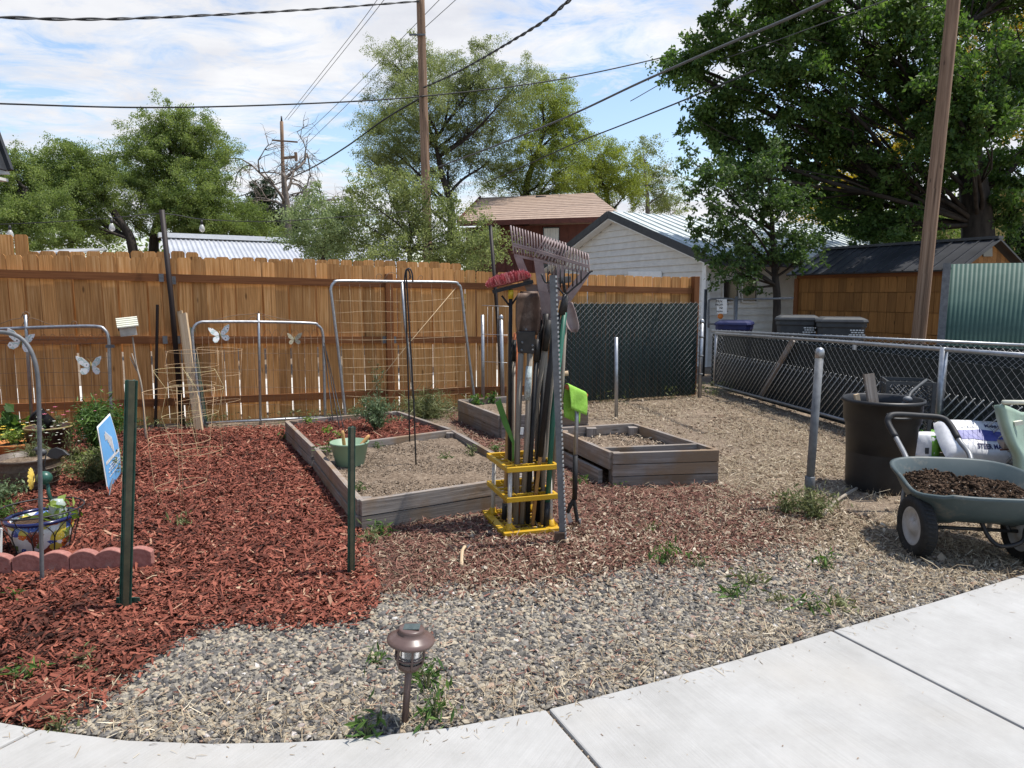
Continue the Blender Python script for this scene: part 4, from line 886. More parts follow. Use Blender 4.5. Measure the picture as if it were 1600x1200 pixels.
# bare tree
b = MB(); bs = D(452, 400, 29); bs.z = 0; t = thing('bare_tree', 'leafless grey tree beside the distant crossarm pole', 'tree', bs)
tk = [bs, D(450, 360, 29), D(447, 310, 29), D(443, 270, 29)]; b.tube(bez(tk, 4), [.22 - .013 * i for i in range(13)], 9)
def grow(p, d, L_, r, lv):
    pts = [p]; q = p.copy(); dd = d.copy()
    for i in range(5):
        dd = (dd + V((R.gauss(0, .22), R.gauss(0, .22), R.gauss(0, .2) - (.10 if lv > 1 else -.02)))).normalized(); q = q + dd * L_ / 5; pts.append(q.copy())
    b.tube(pts, [r * (1 - .12 * i) for i in range(6)], 5 if lv < 2 else 3)
    if lv < 4:
        for k in range(5 if lv < 3 else 6):
            a = pts[R.randint(2, 5)]; grow(a, (dd + V((R.gauss(0, .8), R.gauss(0, .5), R.gauss(0, .6)))).normalized(), L_ * R.uniform(.45, .75), r * .5, lv + 1)
for (px, py, tx, ty) in ((446, 320, 405, 240), (444, 290, 425, 215), (446, 300, 480, 270), (449, 330, 510, 290), (450, 345, 530, 300), (448, 330, 395, 290), (452, 350, 490, 330)):
    p0 = D(px, py, 29); p1 = D(tx, ty, 29 + R.uniform(-1.5, 1.5)); grow(p0, (p1 - p0).normalized(), (p1 - p0).length * .85, .075, 1)
obj('trunk', b, M['bark_dead'], t)
tree('thicket_tree', 'pale feathery young tree just behind the fence, left of the centre thicket', [(505, 408), (508, 370)], [(500, 335, 38, 38), (530, 365, 42, 34), (490, 380, 38, 24), (470, 350, 24, 30), (540, 330, 26, 22), (525, 395, 50, 20)], 15, 'lf_silver', 120, 170, .34, .050, rt=.05, twigs=.8)
tree('thicket_tree', 'leafy green thicket tree around the foot of the central pole', [(640, 410), (640, 370)], [(615, 330, 34, 46), (580, 360, 36, 44), (655, 350, 36, 50), (640, 300, 22, 34), (695, 385, 44, 34), (600, 400, 56, 22), (566, 300, 20, 34), (735, 390, 40, 28), (775, 375, 26, 26), (700, 335, 18, 36), (705, 412, 60, 20), (550, 340, 20, 34), (600, 290, 16, 26), (675, 300, 14, 28), (760, 350, 14, 20), (725, 350, 14, 24)], 14.5, 'lf_pale', 260, 150, .34, .050, rt=.06, twigs=.8)
tree('willow_tree', 'big airy pale green tree crossed by the central cables', [(706, 400), (704, 320, 0), (690, 270), (680, 220)], [(620, 105, 42, 38), (660, 90, 38, 26), (612, 160, 44, 40), (660, 150, 46, 44), (700, 130, 46, 40), (755, 105, 52, 40), (800, 140, 46, 38), (720, 190, 60, 50), (660, 215, 52, 46), (600, 225, 42, 38), (770, 185, 50, 44), (580, 250, 34, 30), (625, 265, 52, 40), (700, 260, 50, 40), (760, 250, 46, 36), (590, 195, 26, 26)], 29, 'lf_pale', 560, 310, .62, .058, rt=.2, twigs=.7)
tree('willow_tree', 'loose tree right of the airy central tree, trunks over the brown roof', [(822, 400), (822, 300), (835, 250), (850, 210)], [(850, 140, 44, 32), (880, 170, 34, 36), (840, 185, 44, 38), (870, 220, 44, 36), (830, 235, 44, 36), (885, 262, 36, 36), (800, 285, 44, 36), (850, 285, 40, 30), (895, 195, 20, 22)], 31, 'lf_yel', 280, 310, .60, .060, rt=.19, twigs=.7)
tree('yellow_green_tree', 'rounded yellow green tree above the brown roof', [(950, 400), (950, 320), (945, 290)], [(935, 240, 44, 30), (965, 265, 36, 36), (915, 275, 40, 34), (950, 295, 44, 28), (900, 300, 34, 26), (980, 300, 22, 26), (860, 305, 28, 20)], 33, 'lf_yel', 190, 320, .56, .064, rt=.18)
tree('pale_tree', 'thin pale tree between the yellow green tree and the big maple', [(1010, 400), (1012, 320), (1010, 290)], [(1005, 240, 22, 26), (1025, 265, 28, 28), (1040, 300, 30, 26), (995, 290, 24, 28), (1055, 330, 36, 20)], 35, 'lf_pale', 110, 150, .55, .08, rt=.16, bark='bark_dead')
tree('golden_tree', 'golden leaved tree glowing through the big dark maple', [(1300, 420), (1300, 340)], [(1285, 290, 34, 40), (1320, 260, 40, 36), (1270, 330, 40, 22), (1345, 290, 30, 30), (1440, 200, 60, 60), (1560, 60, 70, 60), (1500, 130, 50, 50), (1590, 160, 40, 60)], 24, 'lf_gold', 300, 150, .45, .09, rt=.2)
tree('tree_row', 'low far belt of green shrubs behind the houses at the right', [(1420, 420), (1420, 360)], [(1400, 350, 60, 34), (1460, 345, 50, 34), (1340, 360, 50, 26)], 20, 'lf_elm', 120, 120, .4, .1, rt=.12)
tree('big_maple', 'huge dark leafy tree filling the upper right corner', [(1528, 420), (1526, 330), (1515, 250), (1500, 150), (1480, 60, -.3), (1470, -60, -.6)],
     [(1050, 95, 30, 22), (1085, 110, 42, 34), (1120, 65, 50, 40), (1130, 150, 50, 44), (1180, 20, 60, 50), (1110, 205, 40, 44), (1170, 215, 50, 50), (1210, 110, 60, 56), (1260, 30, 70, 60), (1290, 140, 64, 60), (1150, 265, 46, 30), (1240, 230, 60, 56), (1310, 240, 60, 56), (1350, 60, 70, 60), (1370, 160, 60, 60), (1330, 310, 56, 40), (1390, 270, 56, 50), (1400, 345, 44, 40), (1440, 60, 60, 60), (1450, 150, 50, 50), (1240, 300, 50, 30), (1450, 290, 44, 50), (1340, 352, 44, 26),
      (1500, 190, 44, 50, -2), (1475, 110, 44, 50, -2), (1555, 190, 40, 44, -2), (1530, 120, 40, 50, -1.6), (1420, 20, 50, 44, -1.5), (1540, 280, 44, 50), (1570, 120, 40, 60), (1600, 230, 50, 60), (1530, 30, 50, 50), (1620, 60, 70, 80), (1590, 330, 40, 30), (1250, -60, 120, 60), (1450, -80, 140, 80), (1640, -60, 100, 80)], 15.5, 'lf_dark', 760, 210, .42, .098, rt=.33, twigs=.45, limbr=.15, drng=(0, 0))
tree('slim_tree', 'slender dark leaved tree between the white house and the shed', [(1214, 478), (1210, 420), (1207, 360), (1204, 310)], [(1075, 250, 18, 22), (1110, 270, 28, 22), (1155, 285, 36, 26), (1090, 300, 28, 16), (1130, 330, 40, 20), (1085, 362, 26, 14), (1190, 300, 36, 40), (1150, 365, 40, 22), (1230, 320, 36, 34), (1245, 365, 38, 22), (1115, 400, 36, 14), (1150, 425, 40, 16), (1180, 395, 34, 26), (1225, 405, 34, 24), (1170, 450, 24, 10), (1260, 385, 24, 16), (1200, 250, 26, 26)], 13.2, 'lf_small', 290, 46, .20, .074, rt=.075, twigs=.75, squash=.7)
tree('far_tree', 'dark shrub at the right edge against the yellow house', [(1600, 420), (1600, 380)], [(1600, 365, 14, 40), (1620, 380, 30, 40)], 16, 'lf_ever', 40, 160, .25, .08, rt=.06)
# far belt of trees on the horizon
P = []; RRr = []
for k in range(260):
    a = R.uniform(-1.0, 1.0); d_ = R.uniform(48, 75); c = V((a * d_, d_, R.uniform(.5, 5.5))); pts = NR.normal(0, 1, (70, 3)) * np.array([1.6, 1.6, 1.1]); pts[:, 2] = np.maximum(pts[:, 2] + c.z, .1) - c.z; P.append(pts + np.array(c)); RRr.append(np.clip(NR.normal(R.uniform(.2, .7), .2, 70), 0, 1))
leafcloud('far_woods', np.vstack(P), .4, .42, M['lf_elm'], None, np.concatenate(RRr), kind='stuff')
# ------------------------------------------------------------------ trellis frames along the fence (old walk gates)
def trellis(label, A, B, path, mid, wires, extra=None, wm='rust_wire', r=.017, name='garden_gate'):
    P = lambda x, y, o=0: PL(x, y, A, B)
    t = thing(name, label, 'garden gate', (A + B) / 2)
    b = MB(); b.tube(bez([P(*q) for q in path], 5), r, 8); obj('frame_tube', b, M['galv'], t)
    for md in mid: b = MB(); b.tube([P(*q) for q in md], r * .9, 8); obj('frame_bar', b, M['galv'], t)
    b = MB()
    for w_ in wires: b.tube(bez([P(*q) for q in w_], 3) if len(w_) > 2 else [P(*q) for q in w_], .0017, 4)
    obj('wire_mesh', b, M[wm], t)
    if extra:
        b = MB()
        for e in extra: b.tube(bez([P(*q) for q in e], 5), .0032, 5)
        obj('scroll_top', b, M['rust_wire'], t)
    return t, P
A1, B1_ = G(-60, 700), G(175, 694)
wr = [[(-20, y + R.uniform(-1, 1)), (75, y - 2), (171, y - 3 + R.uniform(-2, 2))] for y in (532, 541, 562, 584, 604, 624, 645, 664)]
wr += [[(x, 535), (x + 5, 690)] for x in (8, 22, 68, 82, 98, 112, 126, 141, 155)]
wr += [[(x - 7, 534), (x - 3, 525), (x, 522), (x + 4, 525), (x + 7, 534)] for x in (68, 82, 97, 112, 127, 142, 157)]
ex = [[(0, 506), (20, 499), (32, 497), (36, 490), (41, 487), (46, 491), (44, 497), (38, 503), (34, 510)], [(40, 510), (45, 500), (50, 497), (60, 500), (75, 506), (90, 509)], [(112, 509), (113, 503), (117, 502), (120, 505), (118, 509)], [(36, 488), (37, 497), (41, 503)]]
t, P1 = trellis('grey tube gate frame with two butterflies leaning on the fence at far left', A1, B1_, [(-60, 692), (-60, 540), (-55, 520), (-20, 515), (0, 514), (80, 511), (148, 510), (164, 516), (170, 530), (171, 560), (175, 694)], [[(40, 492), (42, 530), (52, 694)]], wr, ex)
b = MB(); q = P1(172, 541); b.box(q, .07, .04, .03); obj('hinge', b, M['galv_dull'], t)
A2, B2_ = G(318, 672), G(508, 655)
wr = [[(303, y), (405, y), (505, y + 1)] for y in (528, 552, 578, 605, 632)] + [[(x, 525), (x + 3, 660)] for x in range(316, 500, 10)]
wr += [[(x - 8, 528), (x - 4, 518), (x, 515), (x + 4, 518), (x + 8, 528)] for x in (418, 432, 446, 462, 478, 492)]
ex = [[(312, 502), (340, 499), (365, 493), (400, 490), (404, 486), (404, 502)], [(404, 486), (408, 490), (440, 498), (470, 503)], [(388, 500), (396, 494), (402, 500)], [(412, 500), (410, 493), (418, 496), (428, 502)]]
t, P2 = trellis('grey tube gate frame with two butterflies leaning on the fence behind the tomato cages', A2, B2_, [(318, 672), (308, 600), (301, 530), (303, 512), (312, 504), (330, 503), (405, 503), (485, 505), (497, 509), (504, 520), (506, 560), (508, 655)], [[(404, 490), (405, 545), (407, 664)], [(322, 661), (440, 655), (508, 652)]], wr, ex)
A3, B3 = G(540, 662), G(742, 642)
wr = [[(519 + (y - 440) * .12, y + R.uniform(-2, 2)), (580, y + R.uniform(-2, 2)), (640, y + R.uniform(-2, 2)), (718 + (y - 440) * .1, y - 4 + R.uniform(-2, 2))] for y in (470, 488, 504, 520, 530, 546, 562, 573, 585, 597, 609, 620)]
wr += [[(x, 444), (x + R.uniform(-2, 2) + 3, 530), (x + 8 + R.uniform(-3, 3), 625)] for x in range(530, 716, 16)]
ex = [[(588, 436), (589, 430), (594, 428), (597, 433), (592, 437)], [(600, 437), (606, 428), (614, 426), (622, 431), (627, 440)], [(638, 438), (641, 430), (644, 436)], [(652, 438), (656, 431), (660, 432), (659, 437), (652, 438), (644, 438)]]
t, P3 = trellis('tall grey tube gate frame with wire grid leaning behind the raised beds', A3, B3, [(541, 663), (530, 560), (519, 470), (517, 452), (522, 442), (534, 439), (620, 440), (705, 441), (716, 445), (721, 456), (728, 520), (744, 642)], [[(628, 440), (632, 500), (640, 560), (648, 640)]], wr, ex, 'tan_wire')
b = MB(); b.tube([P3(712, 450), P3(636, 540), P3(562, 632)], .004, 5); obj('brace_wire', b, M['tan_wire'], t)
# near arch pipe and tall hooks
bs = G(66, 918); Aq, Bq = bs, bs + V((1, .06, 0)); b = MB()
b.tube(bez([PL(x, y, Aq, Bq) for x, y in ((-80, 560), (-70, 530), (-40, 520), (0, 519), (25, 524), (42, 538), (53, 560), (59, 590), (61, 640), (63, 760), (66, 922))], 6), .0105, 8)
tag(obj('arch_pipe', b, M['galv_dull'], org=bs), 'near grey pipe arch bending out of the frame at far left', 'garden arch')
# butterflies
M['bf_white'] = None
m, n5, p5, o5 = nodes('painted wings'); tcx = n5.nodes.new('ShaderNodeTexCoord'); vo = n5.nodes.new('ShaderNodeTexVoronoi'); vo.inputs['Scale'].default_value = 22; n5.links.new(tcx.outputs['Object'], vo.inputs['Vector'])
c = ramp(n5, vo.outputs['Distance'], [(.12, L(.05, .05, .045)), (.2, L(.82, .83, .82)), (.5, L(.82, .83, .82)), (.62, L(.35, .55, .52)), (.7, L(.7, .7, .66))])
n5.links.new(c, p5.inputs['Base Color']); p5.inputs['Roughness'].default_value = .5; M['bf_white'] = m
M['bf_body'] = mat('gilded body', L(.20, .15, .05), L(.3, .24, .1), .5, 40.)
def butterfly(c, u, s, label, roll=0, tint='bf_white'):
    t = thing('butterfly_ornament', label, 'garden ornament', c, 'metal butterflies hung on the garden gates'); n = V((u.y, -u.x, 0)).normalized(); z = V((0, 0, 1))
    cr, sr = math.cos(roll), math.sin(roll); uu = u * cr + z * sr; zz_ = z * cr - u * sr
    up = [(0.02, .02), (.08, .16), (.28, .38), (.5, .46), (.49, .34), (.40, .12), (.22, -.02), (.04, -.02)]; lo2 = [(.03, -.02), (.22, -.04), (.36, -.08), (.40, -.22), (.33, -.33), (.20, -.34), (.08, -.22)]
    for sg in (1, -1):
        for nm, sh in (('upper_wing', up), ('lower_wing', lo2)):
            b = MB(); pts = [c + (uu * sg * x + zz_ * y + n * (.10 + abs(x) * .35)) * s for x, y in sh]; b.prism(pts, n * .004); obj(nm, b, M[tint], t)
    b = MB(); b.tube([c + (zz_ * .2 + n * .12) * s, c + (zz_ * .02 + n * .12) * s, c + (zz_ * -.22 + n * .12) * s], [s * .02, s * .045, s * .015], 8)
    for sg in (1, -1): b.tube([c + (zz_ * .18 + n * .12) * s, c + (zz_ * .34 + uu * sg * .1 + n * .15) * s], s * .008, 4)
    obj('body', b, M['bf_body'], t); return t
u1 = (B1_ - A1).normalized(); u2 = (B2_ - A2).normalized()
butterfly(P1(36, 534), u1, .25, 'white metal butterfly behind the near arch pipe, tilted', -.25)
butterfly(P1(144, 572), u1, .235, 'white metal butterfly low on the far left gate frame')
butterfly(P2(343, 523), u2, .225, 'white metal butterfly at the upper corner of the second gate frame', .15)
M['bf_tan'] = rmat('tan wings', [(0, L(.3, .27, .18)), (1, L(.42, .38, .27))], .6, .3, 0, 60.)
butterfly(P2(459, 530), u2, .17, 'tan butterfly on the right half of the second gate frame', 0, 'bf_tan')
# bird house on a stick
bs = G(228, 692); tpb = D(206, 522, bs.y); t = thing('bird_house', 'small cream bird house with ridged roof on a crooked stick', 'bird house', bs)
b = MB(); b.tube(bez([bs - V((0, 0, .03)), D(222, 610, bs.y), D(213, 570, bs.y + .03), D(207, 526, bs.y)], 4), [.010] * 4 + [.009] * 4 + [.008] * 5, 7); b.tube([D(213, 575, bs.y), D(206, 552, bs.y)], [.008, .004], 6); b.tube([D(214, 580, bs.y), D(203, 558, bs.y)], [.006, .003], 6); obj('stick', b, M['handle_wood'], t)
M['cream'] = mat('cream paint', L(.58, .57, .45), L(.68, .67, .55), .7, 20.); M['cream_g'] = mat('greyed cream', L(.36, .34, .29), L(.48, .46, .40), .8, 14.)
c = D(200, 511, bs.y); bu_ = V((.85, .46, .10)).normalized(); bw = V((-.48, .87, 0)).normalized(); bz = bu_.cross(bw).normalized()
b = MB(); w2, h2 = .075, .05
pent = [c + bw * -.08 + bu_ * -w2 + bz * -.085, c + bw * -.08 + bu_ * w2 + bz * -.085, c + bw * -.08 + bu_ * w2 + bz * .0, c + bw * -.08 + bz * .085, c + bw * -.08 - bu_ * w2 + bz * .0]
pent = [c - bu_ * .08 + bw * x + bz * y for x, y in ((-.075, -.085), (.075, -.085), (.075, 0), (0, .075), (-.075, 0))]
b.prism(pent, bu_ * .15); obj('box', b, M['cream_g'], t)
b = MB()
for k in range(5):
    f0 = k / 5; f1 = (k + 1) / 5
    for sg in (-1, 1):
        a = c + bz * (.095 - .095 * f0) + bw * sg * .105 * f0 - bu_ * .095; e = c + bz * (.095 - .095 * f1 + .0) + bw * sg * .105 * f1 - bu_ * .095
        b.prism([a + bz * .004, e + bz * .016, e + bu_ * .19 + bz * .016, a + bu_ * .19 + bz * .004], bz * -.012)
obj('roof', b, M['cream'], t)
b = MB(); b.tube([c - bu_ * .081 + bz * -.01, c - bu_ * .09 + bz * -.01], .02, 12); obj('entrance_hole', b, M['black_metal'], t)
# stakes, planks and posts leaning at the fence
b = MB(); q = G(243, 668); b.board(q, D(246, 476, q.y), .028, .022, V((0, 1, 0))); tag(obj('dark_stake', b, M['dark_pole'], org=q), 'upright dark brown metal stake between the bird house and the leaning plank', 'stake')
q = G(312, 676); b = MB(); e = D(286, 490, 8.1); b.board(q, e, .085, .03, V((1, -.2, 0))); b.board(q + V((-.05, .06, 0)), D(281, 486, 8.2), .06, .02, V((1, -.2, 0)))
tag(obj('leaning_plank', b, M['pale_wood'], org=q), 'pale split plank leaning on the fence behind the tomato cages', 'plank')
def tpost(base, top, label, spade=True, w=.045, group=None, dots=True):
    t = thing('fence_post', label, 'fence post', base, group); d, s_, u_ = basis(top - base, V((0, -1, 0)))
    s_ = V((1, 0, 0)) if abs(s_.x) > .5 else s_
    b = MB(); n = V((0, -1, 0)); b.board(base - d * .04 + n * .0, top, w, .006, V((1, .15, 0))); b.board(base - d * .04 - n * .016, top - n * .016, .028, .006, V((.15, -1, 0)))
    b.board(base - d * .04 + n * .006 - V((w * .46, 0, 0)), top + n * .006 - V((w * .46, 0, 0)), .012, .005, V((0, 1, 0)))
    obj('shaft', b, M['tpost'], t, bevel=.0015)
    b = MB(); b.board(base - d * .03 - n * .0 + V((w * .14, -.012, 0)), top + V((w * .14, -.012, 0)), w * .5, .004, V((1, .5, 0))); obj('web_reflection', b, M['tpost_refl'], t)  # olive strip carries the painted reflection up the post front
    L_ = (top - base).length; k = .10; 
    b = MB()
    while k < L_:
        q = base + d * k + n * .005; b.ball(q, .005, .004, .007, 6, 4); k += .055
    obj('stud_row', b, M['tpost'], t)
    if spade:
        b = MB(); c = base + d * .035 + V((0, .02, 0)); b.prism([c + V((-.055, 0, .03)), c + V((.055, 0, .03)), c + V((.06, 0, -.03)), c + V((.02, 0, -.06)), c + V((-.02, 0, -.06)), c + V((-.06, 0, -.03))], V((0, .006, 0))); obj('anchor_plate', b, M['tpost'], t)
    return t
q = G(196, 957); tpost(q, D(206, 594, q.y), 'thick green steel fence post in the red mulch beside the blue sign', True, .052)
q = G(549, 902); tpost(q, D(550, 667, q.y), 'short green steel fence post before the front bed corner', False, .036)
for (x0, y0, x1, y1, lab) in ((314, 672, 297, 512, 'green steel post leaning beside the pale plank, touching it'), (322, 668, 301, 508, 'second green steel post leaning right of the first one behind the cages')):
    q = G(x0, y0); tpost(q, D(x1, y1, q.y + .35), lab, False, .04)
# tomato cages
def cage(base, rings, label, m, legs=4, spread_=.5, topx=0, tilt=0):
    t = thing('tomato_cage', label, 'tomato cage', base, 'wire tomato cages in front of the fence')
    rs = sorted(rings)
    for z, r, dx in rs: b = MB(); b.tube(ring(base + V((dx, 0, z)), r, 28, r, R.uniform(-.02, .02)), .0017, 5, True); obj('ring_wire', b, M[m], t)
    b = MB(); z0, r0, d0 = rs[0]
    for k in range(legs):
        a = 2 * math.pi * k / legs + .5; pts = [base + V((d0 + r0 * .55 * math.cos(a), r0 * .55 * math.sin(a), -.02))] + [base + V((dx + r * math.cos(a), r * math.sin(a), z)) for z, r, dx in rs]
        b.tube(pts, .0017, 5)
    obj('leg_wire', b, M[m], t); return t
cage(G(292, 800), [(.20, .165, -.03), (.52, .195, -.02), (.86, .225, -.005)], 'nearest tomato cage, flaring wide at the top, legs in red mulch', 'cage')
cage(G(312, 722), [(.10, .20, 0), (.44, .235, -.06), (.68, .235, .0), (.84, .25, -.09)], 'yellowish tomato cage with four rings in front of the leaning plank', 'cage_y')
cage(G(310, 692), [(.30, .155, -.03), (.44, .20, .01), (.62, .215, -.02), (.80, .25, -.02), (.94, .24, .0)], 'tall tomato cage right beneath the leaning plank', 'cage')
cage(G(352, 690), [(.18, .14, 0), (.42, .165, 0), (.70, .19, -.01), (.96, .215, -.01)], 'faded tomato cage standing alone nearer the second gate frame', 'cage')
# scalloped edging bricks
M['edging'] = mat('red cast edging', L(.26, .105, .085), L(.36, .165, .135), .9, 45., rvar=.12, bump=.4, dirt=(L(.35, .25, .21), 9., .62))
ea, eb = G(20, 905), G(238, 893); eu = (eb - ea).normalized(); en = V((eu.y, -eu.x, 0)); Lp = (G(110, 900) - ea).length
def edging(s0, L_, nsc, label, h=.135):
    t0_ = ea + eu * s0; b = MB(); poly = [t0_, t0_ + eu * L_]; top = []; ns = 12 * nsc
    for i in range(ns + 1):
        f = i / ns; ph = (f * nsc) % 1 if i < ns else 1; top.append(t0_ + eu * (L_ * (1 - f)) + V((0, 0, h - .026 + .026 * abs(math.sin(math.pi * ph)) ** .8)))
    b.prism([t0_ - V((0, 0, .03)), t0_ + eu * L_ - V((0, 0, .03))] + top, -en * .05); tag(obj('edging_brick', b, M['edging'], org=t0_, bevel=.004), label, 'edging brick', 'scalloped bricks edging the planting bed')
edging(-Lp * 2.02, Lp * .99, 2, 'scalloped edging brick beyond the left edge'); edging(-Lp * 1.01, Lp * .99, 2, 'scalloped edging brick cut by the left edge of the photo')
edging(0, Lp * .99, 2, 'scalloped edging brick crossed by the near arch pipe'); edging(Lp * 1.0, (G(192, 897) - ea).length - Lp * 1.01, 2, 'scalloped edging brick left of the green post')
edging((G(193, 897) - ea).length, (eb - ea).length - (G(193, 897) - ea).length, 1, 'scalloped edging brick right of the green post, end of the row')
b = MB(); q = G(-4, 884); b.board(q, D(-3, 826, q.y), .03, .03, V((1, 0, 0))); tag(obj('white_stake', b, M['white_paint'], org=q), 'white stake tip at the left edge above the edging', 'stake')
# blue yard sign
sa_, sb_ = G(164, 800), V((0, 0, 0)); t = thing('yard_sign', 'curled blue yard sign with white crest and lines of lettering', 'sign', sa_)
cor = [D(151, 667, 5.25), D(171, 646, 5.62), D(185, 741, 5.62), D(168, 771, 5.25)]
M['sign_b'] = mat('sign blue', L(.13, .36, .66), L(.15, .39, .70), .5, 6.)
def sgn(a, c, o=0):                          # a across, c down; gently curled sheet
    top = cor[0].lerp(cor[1], a); bot = cor[3].lerp(cor[2], a); nn = (cor[1] - cor[0]).cross(cor[3] - cor[0]).normalized(); nn = nn if nn.dot(O - cor[0]) > 0 else -nn; return top.lerp(bot, c) + nn * (.03 * math.sin(c * 2.6) * a + o)
def patch(b, f, N=10, Mx=10):
    vs = [f(i / N, j / Mx) for j in range(Mx + 1) for i in range(N + 1)]; b.add(vs, [(j * (N + 1) + i, j * (N + 1) + i + 1, (j + 1) * (N + 1) + i + 1, (j + 1) * (N + 1) + i) for j in range(Mx) for i in range(N)], smooth=True)
b = MB(); patch(b, lambda a, c: sgn(a, c)); o_ = obj('panel', b, M['white_paint'], t); o_.modifiers.new('thick', 'SOLIDIFY').thickness = .004
b = MB(); patch(b, lambda a, c: sgn(.04 + a * .92, .02 + c * .95, .006)); o_ = obj('blue_face', b, M['sign_b'], t)
b = MB()
for k in range(7):
    x = .30 + k * .055; patch(b, lambda a, c, x=x, k=k: sgn(x + a * .035, .15 + .03 * abs(k - 1) + c * (.10 + .03 * k), .009), 1, 4)
def line(c0, h, x0, x1, seg):
    x = x0
    while x < x1:
        w_ = R.uniform(*seg); patch(b, lambda a, c, x=x, w_=w_: sgn(x + a * w_, c0 + c * h, .009), 2, 1); x += w_ + .016
line(.56, .05, .12, .9, (.04, .07))
for c0, x0, x1 in ((.65, .3, .78), (.69, .22, .85), (.73, .18, .88), (.80, .2, .8)): line(c0, .018, x0, x1, (.05, .12))
obj('lettering', b, M['white_paint'], t)
b = MB(); b.tube([sa_ - V((0, 0, .05)), cor[3].lerp(cor[2], .5) + V((0, 0, .06))], .006, 6); obj('stake', b, M['galv_dull'], t)
# ------------------------------------------------------------------ pots
M['pot_brown'] = mat('speckled stoneware', L(.07, .05, .038), L(.14, .105, .08), .5, 45., rvar=.1, dirt=(L(.13, .13, .12), 9., .6))
M['pot_dark'] = mat('dark glazed pot', L(.03, .018, .014), L(.09, .045, .03), .35, 8.)
M['pot_orange'] = mat('terracotta', L(.36, .13, .035), L(.47, .18, .05), .8, 14.)
def soilheap(r, c, h, name, parent, m='dark_soil', n=20, seg=6):
    b = MB(); prof = [(r * (1 - k / seg), h * math.sin(k / seg * 1.57)) for k in range(seg)] + [(.001, h)]
    b.lathe(prof, c, n, cap=False); return obj(name, b, M[m], parent)
def pot(name, label, base, prof, m, soil=None, n=28, M_=None, cat='flower pot'):
    t = thing(name, label, cat, base); b = MB(); b.lathe(prof, base, n, M_, cap=False); o = obj('bowl', b, M[m], t)
    return t
q = G(48, 766); t = pot('flower_pot', 'wide ribbed brown stoneware pot with sparse grass', q, [(.001, .005), (.15, 0), (.17, .02), (.195, .08), (.212, .15), (.218, .20), (.212, .235), (.222, .25), (.235, .262), (.232, .275), (.21, .27), (.205, .235), (.001, .232)], 'pot_brown')
soilheap(.2, q + V((0, 0, .235)), .02, 'soil', t, 'soil')
b = MB()
for z in (.07, .11, .15, .19): r_ = {.07: .193, .11: .206, .15: .214, .19: .219}[z]; b.tube(ring(q + V((0, 0, z)), r_, 28), .004, 5, True)
obj('rib_bands', b, M['pot_brown'], t)
q = G(80, 712); t = pot('flower_pot', 'dark glazed pot with tan rim by the fence holding a tipped nursery pot', q, [(.001, .005), (.12, 0), (.14, .04), (.18, .16), (.195, .25), (.205, .27), (.20, .285), (.18, .28), (.17, .24), (.001, .235)], 'pot_dark'); soilheap(.17, q + V((0, 0, .235)), .02, 'soil', t)
b = MB(); b.tube(ring(q + V((0, 0, .28)), .2, 28), .009, 6, True); obj('rim', b, M['bf_body'], t)
c = q + V((-.02, -.03, .345)); Mt = Matrix.Rotation(rad(62), 3, 'Y') @ Matrix.Rotation(rad(12), 3, 'X'); Mt = Matrix.Rotation(rad(-55), 3, 'Y')
t = thing('nursery_pot', 'black plastic nursery pot tipped over on the dark glazed pot', 'nursery pot', c); b = MB(); b.lathe([(.001, .07), (.058, .07), (.075, -.085), (.081, -.088), (.081, -.07), (.072, -.078), (.054, .062), (.001, .062)], c, 24, Matrix.Rotation(rad(125), 3, 'Y') @ Matrix.Identity(3), cap=False); obj('shell', b, M['black_plastic'], t)
q = G(26, 716); t = pot('flower_pot', 'orange terracotta trough with yellow blooms', q, [(.001, .005), (.16, 0), (.19, .13), (.2, .15), (.19, .155), (.17, .13), (.001, .125)], 'pot_orange'); soilheap(.17, q + V((0, 0, .125)), .02, 'soil', t)
# talavera pot in a wire basket
m, n6, p6, o6 = nodes('painted talavera'); tcx = n6.nodes.new('ShaderNodeTexCoord'); vo = n6.nodes.new('ShaderNodeTexVoronoi'); vo.inputs['Scale'].default_value = 25.; vo.inputs['Randomness'].default_value = .9
nz = n6.nodes.new('ShaderNodeTexNoise'); nz.inputs['Scale'].default_value = 6; mx = n6.nodes.new('ShaderNodeMix'); mx.data_type = 'RGBA'; mx.inputs[0].default_value = .12
n6.links.new(tcx.outputs['Object'], nz.inputs['Vector']); n6.links.new(tcx.outputs['Object'], mx.inputs[6]); n6.links.new(nz.outputs['Color'], mx.inputs[7]); n6.links.new(mx.outputs[2], vo.inputs['Vector'])
sxx = n6.nodes.new('ShaderNodeSeparateColor'); n6.links.new(vo.outputs['Color'], sxx.inputs[0])
c = ramp(n6, sxx.outputs[0], [(0, L(.05, .09, .30)), (.12, L(.62, .62, .58)), (.34, L(.52, .13, .025)), (.52, L(.50, .40, .06)), (.66, L(.12, .18, .05)), (.8, L(.14, .24, .48)), (.88, L(.20, .05, .03))], 'CONSTANT')
vd = n6.nodes.new('ShaderNodeTexVoronoi'); vd.inputs['Scale'].default_value = 60.; n6.links.new(tcx.outputs['Object'], vd.inputs['Vector'])
c = mix(n6, c, L(.75, .75, .72), ramp(n6, vd.outputs['Distance'], [(.14, (.6, .6, .6, 1)), (.22, (0, 0, 0, 1))]))
n6.links.new(c, p6.inputs['Base Color']); p6.inputs['Roughness'].default_value = .18; M['talavera'] = m
M['cobalt'] = mat('cobalt rim', L(.01, .014, .06), L(.015, .02, .09), .2, 9.)
q = G(68, 862); t = thing('talavera_pot', 'brightly painted ceramic pot standing in a black wire basket', 'flower pot', q)
b = MB(); b.lathe([(.001, .012), (.125, .01), (.135, .03), (.16, .13), (.17, .205), (.16, .205), (.15, .19), (.001, .185)], q, 36, cap=False); obj('bowl', b, M['talavera'], t)
